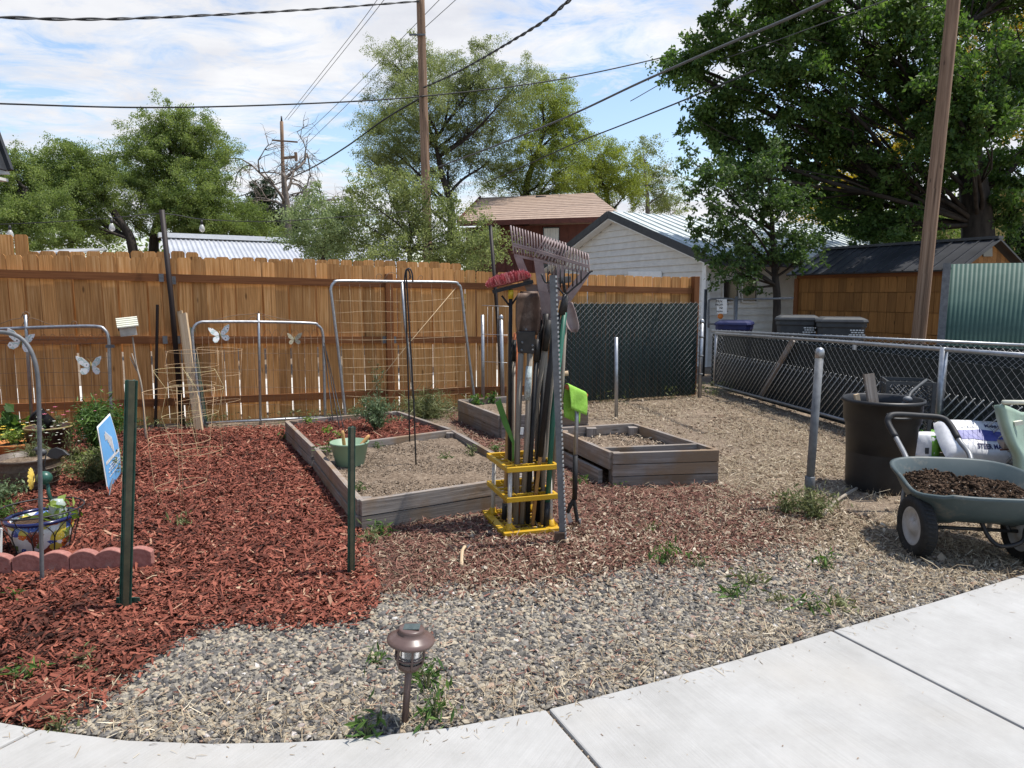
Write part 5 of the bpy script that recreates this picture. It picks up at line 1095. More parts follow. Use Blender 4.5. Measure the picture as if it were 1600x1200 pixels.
b = MB(); b.tube(ring(q + V((0, 0, .212)), .172, 36), .012, 8, True); obj('rim', b, M['cobalt'], t); soilheap(.155, q + V((0, 0, .19)), .015, 'soil', t)
tb = thing('wire_basket', 'black wire basket with pointed arches round the painted pot', 'plant stand', q); b = MB(); N = 10
b.tube(ring(q + V((0, 0, .265)), .225, 36), .005, 6, True); b.tube(ring(q + V((0, 0, .01)), .145, 32), .005, 6, True)
for k in range(N):
    a0, a1 = 2 * math.pi * k / N, 2 * math.pi * (k + 1) / N; am = (a0 + a1) / 2; pa = lambda a, r, z: q + V((r * math.cos(a), r * math.sin(a), z))
    b.tube(bez([pa(a0, .15, .01), pa(a0, .175, .12), pa(a0 + .1, .19, .17), pa(am, .2, .21), pa(a1 - .1, .19, .17), pa(a1, .175, .12), pa(a1, .15, .01)], 4), .0032, 5); b.tube([pa(am, .2, .21), pa(am, .225, .265)], .003, 5)
obj('wire_frame', b, M['black_metal'], tb)
# insulator vase + sunflower ornament
M['glassy'] = mat('grey green glass', L(.30, .36, .32), L(.42, .47, .42), .15, 9., spec=.7)
c = q + V((.085, .03, .20)); b = MB(); b.lathe([(.045, 0), (.05, .02), (.045, .035), (.05, .045), (.042, .06), (.046, .075), (.035, .095), (.03, .11), (.001, .112)], c, 20); tag(obj('glass_jar', b, M['glassy'], org=c), 'ribbed grey glass jar upturned in the painted pot', 'jar')
s0 = q + V((.06, .05, .2)); c = D(64, 747, s0.y); t = thing('flower_ornament', 'green ball ornament with yellow petal ring on a green stem', 'garden ornament', s0)
b = MB(); b.tube([s0, c.lerp(s0, .4) + V((.01, 0, 0)), c + V((.035, 0, -.03))], .011, 8); obj('stem', b, M['tpost'], t); b = MB(); b.ball(c + V((.02, 0, 0)), .045, .04, .042, 14, 10); obj('ball', b, M['tpost'], t)
M['petal'] = mat('yellow enamel', L(.62, .42, .06), L(.72, .55, .14), .5, 30.); b = MB(); fx = V((-.93, -.35, 0)).normalized(); fs_ = V((-fx.y, fx.x, 0))
for k in range(14):
    a = 6.283 * k / 14; d_ = fs_ * math.cos(a) + V((0, 0, 1)) * math.sin(a); sd_ = fs_ * -math.sin(a) + V((0, 0, 1)) * math.cos(a); o0 = c + fx * .035
    b.prism([o0 + d_ * .02 - sd_ * .008, o0 + d_ * .058 - sd_ * .011 + fx * .012, o0 + d_ * .066 + fx * .014, o0 + d_ * .058 + sd_ * .011 + fx * .012, o0 + d_ * .02 + sd_ * .008], fx * .004)
obj('petals', b, M['petal'], t)
# grey metal bird
c0 = G(64, 770); t = thing('bird_ornament', 'dark grey metal bird with spread wing on a rod by the brown pot', 'garden ornament', c0); cz = D(72, 709, c0.y - .05)
b = MB(); b.tube([c0, cz], .005, 6); obj('rod', b, M['black_metal'], t)
b = MB(); b.prism([cz + V((.0, 0, -.015)), cz + V((.03, 0, .035)), cz + V((.075, 0, .048)), cz + V((.125, 0, .03)), cz + V((.165, 0, -.01)), cz + V((.12, 0, -.012)), cz + V((.08, 0, -.04)), cz + V((.03, 0, -.035))], V((.0, .03, -.008))); obj('wing', b, M['dark_grey'], t, bevel=.003)
b = MB(); b.ball(cz + V((-.035, 0, .01)), .04, .03, .03); b.ball(cz + V((-.055, -.01, .035)), .022); b.tube([cz + V((-.07, -.01, .037)), cz + V((-.098, -.015, .03))], [.008, .002], 6); obj('body', b, M['dark_grey'], t)
# ------------------------------------------------------------------ plants
M['pl_sage'] = leafmat('sage leaves', L(.05, .09, .035), L(.11, .16, .075), L(.20, .26, .14), .25)
M['pl_green'] = leafmat('garden leaves', L(.03, .07, .015), L(.07, .14, .03), L(.15, .24, .06), .3)
M['pl_lime'] = leafmat('lime leaves', L(.10, .17, .03), L(.18, .27, .05), L(.3, .38, .1), .3)
M['pl_olive'] = leafmat('olive leaves', L(.07, .09, .03), L(.14, .16, .06), L(.25, .26, .12), .25)
M['pl_stem'] = mat('plant stem', L(.09, .11, .04), L(.16, .16, .07), .8, 20.)
M['pl_dead'] = leafmat('dry leaves', L(.16, .11, .05), L(.28, .21, .11), L(.4, .33, .2), .2)
M['pl_red'] = leafmat('dark red leaves', L(.05, .015, .012), L(.10, .03, .022), L(.16, .05, .04), .2)
M['fl_yel'] = mat('yellow blooms', L(.65, .45, .04), L(.75, .6, .1), .6, 20.); M['fl_pink'] = mat('pink blooms', L(.5, .08, .14), L(.65, .25, .32), .6, 20.); M['fl_white'] = mat('white blooms', L(.6, .6, .5), L(.72, .72, .62), .6, 20.)
def plant(name, label, base, h, w, n, size, m, cat='plant', stems=14, group=None, aspect=.4, up=.5, dome=True, blooms=None, low=.1, lean=(0, 0), stem='pl_stem'):
    base = V(base); t = thing(name, label, cat, base, group); b = MB(); C = []
    for k in range(stems):
        a = R.uniform(0, 6.283); q = math.sqrt(R.random()); tip = base + V((math.cos(a) * w * q + lean[0], math.sin(a) * w * q * .8 + lean[1], h * (1 - .55 * q * q if dome else 1) * R.uniform(.7, 1.05)))
        md = base.lerp(tip, .5) + V((-math.cos(a) * w * q * .15, -math.sin(a) * w * q * .12, h * .08)); st = base + V((math.cos(a), math.sin(a), 0)) * w * .12 * R.random()
        pts = bez([st, md, tip], 5); b.tube(pts, [.0035 * (1 - .07 * i) for i in range(len(pts))], 4); k2 = max(2, n // stems)
        for j in range(k2):
            f = R.uniform(low, 1) ** .8; i = min(int(f * (len(pts) - 1)), len(pts) - 2); c = pts[i].lerp(pts[i + 1], R.random()); C.append(c + V((R.gauss(0, 1), R.gauss(0, 1), R.gauss(0, .7))) * size * .55)
    obj('stem', b, M[stem], t); C = np.array(C); C[:, 2] = np.maximum(C[:, 2], .01); leafcloud('foliage', C, up, size, M[m], t, None, aspect)
    if blooms:
        bm, bn_, bs_ = blooms
        for k in range(bn_):
            a = R.uniform(0, 6.283); q = math.sqrt(R.random()); c = base + V((math.cos(a) * w * q, math.sin(a) * w * q * .8, h * (1.0 - .4 * q * q) * R.uniform(.85, 1.1))); b = MB()
            for j in range(6):
                aa = j * 1.047; d_ = V((math.cos(aa), math.sin(aa), .35)); s_ = V((-math.sin(aa), math.cos(aa), 0)); b.add([c, c + d_ * bs_ * .6 + s_ * bs_ * .3, c + d_ * bs_, c + d_ * bs_ * .6 - s_ * bs_ * .3], [(0, 1, 2, 3)])
            obj('bloom', b, M[bm], t)
    return t
plant('leafy_shrub', 'tall bushy sage green shrub behind the blue sign', G(160, 716), .66, .27, 3200, .06, 'pl_green', 'shrub', 60, aspect=.22, blooms=('fl_pink', 5, .013))
plant('leafy_shrub', 'low loose olive shrub sprawling under the blue sign', G(152, 757), .36, .36, 2200, .035, 'pl_olive', 'shrub', 40, aspect=.3)
plant('leafy_plant', 'broad pale green leaves between the shrub and the sign', G(148, 725), .22, .2, 70, .10, 'pl_lime', 'plant', 10, aspect=.7)
plant('leafy_plant', 'big green leaved plant at the left edge behind the orange trough', G(4, 700), .42, .22, 160, .11, 'pl_green', 'plant', 12, aspect=.75)
plant('flowering_plant', 'yellow flowering plant filling the orange trough', G(26, 716) + V((0, 0, .13)), .18, .2, 320, .04, 'pl_lime', 'plant', 18, blooms=('fl_yel', 12, .024))
plant('flowering_plant', 'pink and white flowers beside the tipped nursery pot', G(88, 712) + V((.03, 0, .25)), .2, .14, 120, .03, 'pl_olive', 'plant', 10, blooms=('fl_pink', 5, .022))
plant('flowering_plant', 'white blossomed plant in front of the dark glazed pot', G(70, 730), .5, .16, 160, .035, 'pl_sage', 'plant', 10, blooms=('fl_white', 12, .016))
plant('spindly_plant', 'spindly plant with tiny white flowers right of the dark glazed pot', G(112, 724), .38, .15, 140, .025, 'pl_olive', 'plant', 14, blooms=('fl_white', 14, .012))
plant('grass_tuft', 'thin grass growing in the brown stoneware pot', G(52, 762) + V((.02, 0, .24)), .14, .13, 160, .07, 'pl_olive', 'grass', 30, aspect=.06, up=0)
plant('leafy_plant', 'bright green leaves in the painted pot', q + V((.08, .0, .19)), .10, .09, 60, .06, 'pl_lime', 'plant', 8, aspect=.6)
plant('silver_plant', 'silvery grey mound at the left edge beside the brown pot', G(0, 790), .24, .22, 420, .04, 'pl_sage', 'plant', 24)
plant('lavender_plant', 'green tuft at the left edge above the painted pot', G(2, 815), .17, .2, 360, .05, 'pl_green', 'plant', 20, aspect=.2)
plant('red_plant', 'small dark red leaved plant right of the glazed pot', G(122, 722), .12, .1, 90, .04, 'pl_red', 'plant', 8, aspect=.6)
# low growth along the fence foot: nobody could count it
C = []
for k in range(900):
    s = R.uniform(-3.3, 8.2); o_ = abs(R.gauss(0, .16)) + .05; q = FA + FU * s + FN * o_; dens = .5 + .5 * math.sin(s * 2.1) * math.sin(s * 5.3)
    if R.random() > dens: continue
    for j in range(R.randint(3, 9)): C.append((q.x + R.gauss(0, .035), q.y + R.gauss(0, .035), R.uniform(.01, .16) * (1.3 if s > 3 else .8)))
leafcloud('fence_weeds', np.array(C), .3, .05, M['pl_olive'], None, None, .25, kind='stuff')
# ------------------------------------------------------------------ raised beds
def plank(b, p0, p1, h, th=.038): b.board(p0, p1, h, th)
def sidewall(corners, zt, rows, parent, skip=(), th=.04, zb=0):
    """one mesh per side: boards stacked"""
    n = len(corners)
    for i in range(n):
        if i in skip: continue
        a, c = corners[i], corners[(i + 1) % n]; d = (c - a).normalized(); b = MB(); h = (zt - zb) / rows
        for r in range(rows):
            j = V((R.gauss(0, .003), R.gauss(0, .003), 0)); z = zb + h * (r + .5)
            a_, c_ = (a, c) if i % 2 == 0 else (a + d * th * .55, c - d * th * .55)
            plank(b, zed(a_, z) + j, zed(c_, z) + j, h - .005, th)
        obj('side_board', b, M['grey_wood'], parent, bevel=.003)
def corner_posts(pts, zt, parent, ins, s=.075):
    cx_ = sum(pts, V((0, 0, 0))) / len(pts)
    for p_ in pts:
        q = p_ + (cx_ - p_).normalized() * ins; b = MB(); b.board(zed(q, 0), zed(q, zt), s, s, V((0, 1, 0))); obj('corner_post', b, M['grey_wood'], parent, bevel=.003)
def soilsurf(corners, z, m, parent, name='soil', amp=.02, N=46):
    a, b_, c, d_ = corners; b = MB(); vs = []
    import mathutils
    for j in range(N + 1):
        for i in range(N + 1):
            u, v = i / N, j / N; p_ = (a * (1 - u) + b_ * u) * (1 - v) + (d_ * (1 - u) + c * u) * v
            k = mathutils.noise.noise(V((p_.x * 3, p_.y * 3, 1))) * amp + mathutils.noise.noise(V((p_.x * 14, p_.y * 14, 3))) * amp * .5 + mathutils.noise.noise(V((p_.x * 40, p_.y * 40, 5))) * amp * .3
            vs.append((p_.x, p_.y, z + k))
    b.add(vs, [(j * (N + 1) + i, j * (N + 1) + i + 1, (j + 1) * (N + 1) + i + 1, (j + 1) * (N + 1) + i) for j in range(N) for i in range(N)], smooth=True); return obj(name, b, M[m], parent)
def clods(corners, z, n, m, parent, size=.006, name='soil_clods'):
    a, b_, c, d_ = corners; u, v = NR.random(n), NR.random(n); A = np.array([tuple(x) for x in (a, b_, c, d_)])
    P = (A[0] * (1 - u)[:, None] + A[1] * u[:, None]) * (1 - v)[:, None] + (A[3] * (1 - u)[:, None] + A[2] * u[:, None]) * v[:, None]
    return stones(name, P[:, :2], np.full(n, z), NR.gamma(2.5, size / 2.5, n) + .002, NR.random(n), M[m], .7, parent=parent, kind='stuff')
M['clods'] = rmat('soil crumbs', [(0, L(.06, .043, .03)), (.5, L(.19, .145, .105)), (1, L(.36, .29, .22))], .95, .1)
M['dk_clods'] = rmat('dark crumbs', [(0, L(.012, .008, .006)), (.6, L(.055, .034, .022)), (.9, L(.13, .09, .06)), (1, L(.4, .36, .3))], .95, .1)
zt = .215
FLc, FRc, BRc, BLc = [zed(G(x, y, zt), 0) for x, y in ((562, 781), (832, 741), (707, 671), (492, 699))]
def inset(cs, k):
    m_ = sum(cs, V((0, 0, 0))) / len(cs); return [c + (m_ - c).normalized() * k for c in cs]
t = thing('raised_bed', 'raised planter of grey planks with bare dry soil and a green pail', 'raised bed', FLc)
sidewall([FLc, FRc, BRc, BLc], zt, 2, t); corner_posts([FLc, FRc, BRc, BLc], zt - .012, t, .09)
b = MB(); d_ = (FRc - FLc).normalized(); q = FLc - d_ * .0 + V((0.012, -.012, 0)); b.board(zed(q, .0), zed(q, zt - .03), .045, .03, V((0, 1, 0)))
ins = inset([FLc, FRc, BRc, BLc], .04); soilsurf(ins, .150, 'soil', t); clods(ins, .153, 9000, 'clods', t, .0028)
B2c = [zed(G(x, y, zt), 0) for x, y in ((492, 699), (707, 671), (620, 642), (447, 657))]
t = thing('raised_bed', 'rear raised planter filled with red mulch adjoining the bare soil bed', 'raised bed', B2c[0])
dd = (B2c[2] - B2c[1]).normalized(); sidewall([B2c[0] + dd * .05, B2c[1] + dd * .05, B2c[2], B2c[3]], zt, 2, t, skip=(0,)); ins2 = inset(B2c, .05); soilsurf(ins2, .155, 'mulch_base', t)
P = spread(ins2, 4200, None, 0, False); k = len(P); strips('mulch', P, .16 + NR.random(k) * .022, NR.gamma(3., .012, k) + .012, NR.uniform(.004, .011, k), .22, .08, np.clip(NR.normal(.5, .25, k), 0, 1), M['chips'], parent=t, kind='stuff')
corner_posts([B2c[2], B2c[3]], zt - .01, t, .09)
z3 = .27
B3c = [zed(G(x, y, z3), 0) for x, y in ((783, 649), (918, 643), (838, 616), (717, 624))]
t = thing('raised_bed', 'small weathered planter behind the tool rack with leafy seedlings', 'raised bed', B3c[0])
sidewall(B3c, z3, 2, t); corner_posts(B3c, z3 - .01, t, .09); ins3 = inset(B3c, .05); soilsurf(ins3, .2, 'soil', t); clods(ins3, .2, 900, 'clods', t, .003)
z4 = .285
B4c = [zed(G(x, y, z4), 0) for x, y in ((957, 707), (1122, 702), (990, 661), (866, 668))]
t = thing('raised_bed', 'taller three board planter of grey planks right of the tool rack', 'raised bed', B4c[0])
sidewall(B4c, z4, 3, t, skip=(3,)); corner_posts(B4c, z4 - .02, t, .10, .085)
b = MB(); dl = (B4c[3] - B4c[0]).normalized(); nl = V((-dl.y, dl.x, 0)); nl = nl if nl.x < 0 else -nl
plank(b, zed(B4c[0], .215) + dl * .02, zed(B4c[3], .215), .14); obj('side_board', b, M['grey_wood'], t, bevel=.003)
b = MB(); plank(b, zed(B4c[0], .065) + nl * .05 + dl * .10, zed(B4c[3], .065) + nl * .05, .125); obj('side_board', b, M['grey_wood'], t, bevel=.003)
b = MB(); dr = (B4c[2] - B4c[1]).normalized(); plank(b, zed(B4c[0] + dl * .22, z4 - .04), zed(B4c[1] + dr * .26, z4 - .04), .07); obj('cross_board', b, M['grey_wood'], t, bevel=.003)
b = MB(); q = (B4c[2] * .45 + B4c[3] * .55) - V((0, .06, 0)); b.board(zed(q, 0), zed(q, z4 - .01), .09, .09, V((0, 1, 0))); obj('corner_post', b, M['grey_wood'], t)
ins4 = inset(B4c, .05); soilsurf(ins4, .185, 'soil', t); clods(ins4, .187, 1500, 'clods', t, .004); P = spread(ins4, 500, None, 0, False); k = len(P)
strips('mulch', P, .19 + NR.random(k) * .015, NR.gamma(3., .012, k) + .012, NR.uniform(.004, .011, k), .22, .08, np.clip(NR.normal(.45, .25, k), 0, 1), M['litter'], parent=t, kind='stuff')
# plants in and around the beds
bp_ = G(590, 672, .16); plant('tangled_bush', 'tangled green bush spilling over the rear planter beside the wire trellis', bp_, .40, .31, 2300, .034, 'pl_sage', 'bush', 60, aspect=.3)
plant('leafy_plant', 'small pale sprig in the left back corner of the mulch filled planter', G(478, 664, .16), .15, .08, 60, .035, 'pl_lime', 'plant', 8)
plant('leafy_plant', 'lime coloured seedling in the mulch filled planter', G(510, 678, .16), .07, .09, 45, .04, 'pl_lime', 'plant', 7, aspect=.6)
plant('leafy_plant', 'tiny yellow green seedling right by the wooden trowel handle', G(528, 684, .16), .06, .06, 30, .035, 'pl_lime', 'plant', 6, aspect=.6)
plant('leafy_plant', 'dark sprig growing outside the left corner of the mulch filled planter', G(446, 690), .14, .07, 60, .04, 'pl_green', 'plant', 8)
plant('climbing_plant', 'thin climbing stems on the wire trellis', PL(592, 646, A3, B3), .62, .12, 90, .035, 'pl_sage', 'vine', 8, dome=False, low=.3)
plant('grass_clump', 'tall dry green grass clump right of the wire trellis foot', G(672, 652), .34, .45, 1900, .14, 'pl_olive', 'grass', 60, aspect=.05, up=0, low=.0)
plant('leafy_plant', 'row of dark leafy seedlings at the left end of the small planter', G(742, 632, .2), .13, .13, 80, .05, 'pl_green', 'plant', 10, aspect=.6)
plant('leafy_plant', 'cluster of dark seedlings beside the capped pipe', G(768, 630, .2), .14, .13, 80, .05, 'pl_green', 'plant', 10, aspect=.6)
for (x, y, h, w_, lab) in ((596, 838, .12, .05, 'upright weed at the front corner of the bare soil bed'), (577, 852, .10, .05, 'dark weed just left of the upright one by the green post'), (738, 712, .09, .05, 'weed sprig inside the right edge of the bare soil bed'), (775, 708, .12, .06, 'leafy weed outside the bare soil bed beside the tool rack'), (560, 768, .07, .05, 'low seedling in the front corner of the bare soil bed'), (510, 712, .12, .07, 'seedlings left of the green pail'), (697, 717, .04, .04, 'tiny sprout in the middle of the bare soil bed'),
    (968, 762, .07, .05, 'small weed at the front corner of the three board planter'), (906, 758, .09, .07, 'weed beside the lower side board'), (1012, 830, .05, .10, 'flat grey weed in the faded mulch'), (1040, 882, .16, .10, 'grassy tuft in the leaf litter'), (1165, 918, .12, .09, 'largest dandelion weed on the right gravel'), (1145, 936, .09, .08, 'weed just below the largest dandelion'), (1290, 890, .10, .07, 'weed in the gravel left of the wheelbarrow'), (1215, 946, .08, .06, 'weed below and right of the largest dandelion'), (1268, 958, .09, .05, 'weed near the concrete path, middle of a row of three'), (1316, 955, .10, .04, 'weed near the concrete path, right end of a row of three'),
    (1090, 890, .07, .07, 'low weed left of the largest dandelion'), (655, 1062, .07, .05, 'weed behind the path light, farther one'), (668, 1080, .13, .06, 'taller weed behind the path light'), (680, 1128, .14, .07, 'dandelion weed right of the path light foot'), (573, 1158, .09, .05, 'weed in the shadow of the path light'), (588, 1040, .07, .06, 'weed left of the path light head'), (92, 1145, .06, .05, 'weed at the path edge in the mulch'), (38, 1068, .09, .05, 'weed in the mulch at the left edge'), (128, 1040, .07, .04, 'sprout in the mulch beside the gravel corner'), (137, 1056, .05, .04, 'second sprout in the mulch just below the first'),
    (22, 940, .06, .05, 'sprout beneath the edging bricks'), (284, 826, .10, .07, 'weed at the feet of the nearest tomato cage'), (590, 700, .05, .05, 'low sprout against the back board of the bare soil bed')):
    bz_ = .15 if 'bare soil bed' in lab and ('inside' in lab or 'in the' in lab or 'against' in lab) or 'green pail' in lab else 0
    plant('weed', lab, G(x, y, bz_), h, w_, int(30 + h * 260), .055 if h > .08 else .04, 'pl_green' if R.random() < .7 else 'pl_olive', 'weed', 9, aspect=.22, low=.05, lean=(0, 0), group='weeds in the yard')
plant('weed_clump', 'large ragged weed clump at the foot of the thick grey pipe', G(1270, 812), .27, .25, 420, .05, 'pl_olive', 'weed', 40, aspect=.22)
plant('weed_clump', 'yellowish ragged weed left of the thick grey pipe', G(1225, 806), .22, .14, 200, .045, 'pl_olive', 'weed', 16, aspect=.22)
plant('tall_weed', 'tall dry stalked weed growing through the low gate by the pallet', G(1545, 700), .75, .12, 130, .03, 'pl_olive', 'weed', 9, dome=False)
# ------------------------------------------------------------------ green pail with hand tools
M['pail'] = mat('sage green plastic', L(.20, .30, .20), L(.23, .335, .225), .45, 6.)
q = G(547, 726, .15); t = thing('pail', 'sage green plastic pail of hand tools in the bare soil bed', 'pail', q)
b = MB(); b.lathe([(.001, .004), (.105, 0), (.112, .01), (.150, .175), (.156, .178), (.156, .19), (.147, .19), (.108, .02), (.001, .018)], q, 32, cap=False); obj('bucket', b, M['pail'], t)
M['red_plastic'] = mat('red plastic', L(.40, .02, .02), L(.46, .03, .03), .4, 9.)
def handtool(label, p0, p1, m, extra=None):
    t = thing('hand_tool', label, 'hand tool', p0); b = MB(); P = [p0.lerp(p1, f) for f in (.45, .5, .6, .75, .9, 1.)]; b.tube(P, [.010, .012, .015, .014, .0155, .010], 10); obj('handle', b, M[m], t)
    b = MB(); b.board(p0, p0.lerp(p1, .46), .05, .006, V((1, 0, 0))); obj('blade', b, M['red_plastic' if extra else 'tpost'], t)
handtool('hand trowel with pale wooden handle leaning left in the pail', q + V((-.03, 0, .02)), D(535, 673, q.y - .02), 'tan_handle')
handtool('red bladed hand tool with wooden handle, low at the right of the pail', q + V((-.02, .03, .05)), D(568, 693, q.y + .02), 'handle_wood', 1)
handtool('hand fork with brown handle sticking out to the right of the pail', q + V((.0, .0, .05)), D(577, 680, q.y + .08), 'tan_handle')
# black garden hook pair and bean stakes
s0 = G(649, 726, .15); A_, B_ = s0, s0 + V((1, .0, 0)); b = MB()
b.tube(bez([PL(640, 690, A_, B_), PL(638, 600, A_, B_), PL(634, 480, A_, B_), PL(632, 440, A_, B_), PL(635, 421, A_, B_), PL(640, 426, A_, B_), PL(641, 436, A_, B_)], 5), .006, 7)
b.tube(bez([PL(650, 726, A_, B_), PL(646, 620, A_, B_), PL(639, 500, A_, B_), PL(636, 450, A_, B_), PL(635, 424, A_, B_), PL(640, 420, A_, B_), PL(644, 428, A_, B_), PL(645, 440, A_, B_)], 5), .0065, 7)
tag(obj('garden_hook', b, M['black_metal'], org=s0), 'tall slim black double garden hook standing in the bare soil bed', 'garden hook')
for i, (x0, y0, x1, y1, lab) in enumerate(((521, 664, 507, 541, 'thin dark stake leaning on the second gate frame, left of three'), (531, 672, 508, 536, 'thin dark stake leaning on the second gate frame, middle of three'), (538, 674, 511, 548, 'thin dark stake leaning on the second gate frame, right of three'))):
    q0 = G(x0, y0, .16); b = MB(); b.tube([q0, PL(x1, y1, A2, B2_) + V((0, -.03, 0))], .0055, 6); tag(obj('bean_stake', b, M['black_metal'], org=q0), lab, 'stake')
# ------------------------------------------------------------------ tool rack
M['rack_y'] = mat('yellow plastic', L(.48, .27, .012), L(.56, .34, .02), .42, 6., dirt=(L(.22, .16, .06), 14., .63)); M['rack_w'] = mat('grey white tube', L(.45, .42, .37), L(.55, .52, .47), .5, 9.)
rl, rf, rr_ = G(754, 808), G(788, 844), G(875, 835); rb = rl + rr_ - rf; rc = (rl + rr_) / 2
ux = (rr_ - rf); wx = ux.length; ux.normalize(); uy = (rl - rf); wy = uy.length; uy.normalize()
def rk(a, c, z=0): return rf + ux * (a * wx) + uy * (c * wy) + V((0, 0, z))
t = thing('tool_rack', 'yellow plastic tool rack with pale posts full of long handled tools', 'tool rack', rf); rack = t
b = MB()
for (p0, p1) in ((rk(0, .04, .022), rk(1, .04, .022)), (rk(0, .96, .022), rk(1, .96, .022))): b.board(p0, p1, .045, .05)
for k in range(2): b.board(rk(.05 + .9 * k, .1, .022), rk(.05 + .9 * k, .9, .022), .045, .05)
for c in (.22, .36, .5, .64, .78): b.board(rk(.12, c, .016), rk(.88, c, .016), .03, .012)
for a in (.25, .42, .58, .75): b.board(rk(a, .1, .012), rk(a, .9, .012), .024, .01)
obj('base_tray', b, M['rack_y'], t, bevel=.003)
hp = ((.14, .12), (.90, .12), (.14, .86), (.90, .86)); zr1, zr2 = .245, .435
for a, c in hp:
    b = MB(); b.tube([rk(a, c, .03), rk(.5 + (a - .5) * .93, .5 + (c - .5) * .95, zr2 - .01)], .0135, 12); obj('post_tube', b, M['rack_w'], t)
    b = MB(); b.lathe([(.035, .04), (.022, .055), (.018, .085)], rk(a, c, 0), 10); sg = 1 if a < .5 else -1; b.prism([rk(a, c, .042) - ux * .05, rk(a, c, .042) + ux * .05, rk(a, c, .10)], uy * .005); obj('post_socket', b, M['rack_y'], t)
for z in (zr1, zr2):
    b = MB(); m_ = .08
    for p0, p1 in ((rk(.06, .05, z), rk(.98, .05, z)), (rk(.06, .93, z), rk(.98, .93, z))): b.board(p0, p1, .032, .022)
    for a in (.085, .955): b.board(rk(a, .075, z), rk(a, .905, z), .032, .022)
    for c in (.25, .42, .58, .75): b.board(rk(.12, c, z), rk(.92, c, z), .016, .006)
    for a in (.3, .52, .74): b.board(rk(a, .09, z), rk(a, .9, z), .014, .006)
    obj('grid_frame', b, M['rack_y'], t, bevel=.003)
# tools: helper giving a point at picture position and distance
yf = rk(.5, .12).y; ym = rk(.5, .5).y; yb = rk(.5, .85).y
def hd(name, label, pts, r, m, cat='tool'):
    P = [D(*p_) for p_ in pts]; t = thing(name, label, cat, P[0]); b = MB(); b.tube(P, r, 10); obj('handle', b, M[m], t); return t, P
M['rake_p'] = mat('dusty brown plastic', L(.22, .155, .145), L(.31, .235, .215), .5, 14., dirt=(L(.36, .30, .27), 9., .6))
M['rust_blade'] = mat('worn brown steel', L(.06, .038, .026), L(.15, .095, .07), .6, 9., metal=.3, dirt=(L(.20, .15, .12), 8., .55)); M['grip'] = mat('black grip', L(.01, .01, .011), L(.02, .02, .021), .6, 20.)
M['steel_d'] = mat('dark tool steel', L(.02, .02, .02), L(.045, .04, .037), .5, 15., metal=.3); M['green_h'] = mat('green handle', L(.012, .085, .055), L(.02, .12, .08), .4, 8.); M['orange_h'] = mat('orange handle', L(.42, .11, .04), L(.5, .17, .07), .5, 12., dirt=(L(.3, .2, .13), 20., .6)); M['peel'] = mat('peeling pale blue paint', L(.30, .36, .36), L(.50, .56, .55), .7, 40., dirt=(L(.2, .17, .13), 30., .5)); M['yellow_b'] = mat('yellow band', L(.6, .4, .02), L(.65, .45, .03), .5)
def leafrake(label, ypos, tl, tr, bl, br, neck, base, ntine, hm='grip'):
    """fan head: tl,tr tine tips; bl,br shoulder; picture points"""
    p = lambda q: D(q[0], q[1], ypos); t = thing('leaf_rake', label, 'rake', D(base[0], base[1], base[2]))
    TL, TR, BL, BR, N_ = p(tl), p(tr), p(bl), p(br), p(neck); back = V((0, .10, 0))
    for k in range(ntine):
        f = k / (ntine - 1); s = BL.lerp(BR, f); e = TL.lerp(TR, f); b_ = MB(); up_ = (e - s)
        b_.tube(bez([s, s + up_ * .45, s + up_ * .85 + V((0, .01, 0)), e + V((0, .045, .004)), e + V((0, .085, -.03))], 4), [.0056] * 14 + [.005, .0042, .0034], 5); TN.append(b_); obj('tine', b_, M['rake_p'], t)
    b = MB(); th = V((0, .014, 0))
    b.prism([BL + V((0, 0, .0)), BR, BR - V((0, 0, .018)), BL - V((0, 0, .018))], th)
    for f in (.28, .36): b.board(BL.lerp(TL, f) + V((0, .0, 0)), BR.lerp(TR, f), .012, .012)
    c1, c2 = BL - V((0, 0, .018)), BR - V((0, 0, .018)); wN = V((.028, 0, 0)); m1 = c1.lerp(N_ - wN, .45); m2 = c2.lerp(N_ + wN, .45); i1, i2 = c1.lerp(c2, .17), c1.lerp(c2, .83)
    b.prism([c1, i1, m1.lerp(m2, .3), m1], th); b.prism([i2, c2, m2, m1.lerp(m2, .7)], th); b.prism([c1.lerp(c2, .42), c1.lerp(c2, .58), m1.lerp(m2, .58), m1.lerp(m2, .42)], th)
    b.prism([m1, m2, N_ + wN, N_ - wN], th); obj('head', b, M['rake_p'], t, bevel=.002)
    b = MB(); B_ = D(*base); d_ = (B_ - N_).normalized(); b.tube([N_ - d_ * .06, N_ + d_ * .10], [.026, .02], 10); obj('socket', b, M['rake_p'], t)
    b = MB(); b.tube([N_ + d_ * .09, B_], .0135, 10); obj('handle', b, M[hm], t); return t
TN = []
leafrake('brown plastic leaf rake standing behind the other, leftmost tines highest', ym + .06, (798, 353), (884, 380), (803, 396), (882, 414), (843, 492), (836, 813, ym + .03), 20, 'handle_wood')
leafrake('brown plastic leaf rake in front, tines towards the white gable', yf + .18, (852, 372), (919, 397), (834, 402), (921, 426), (856, 512), (833, 818, yf + .12), 17)
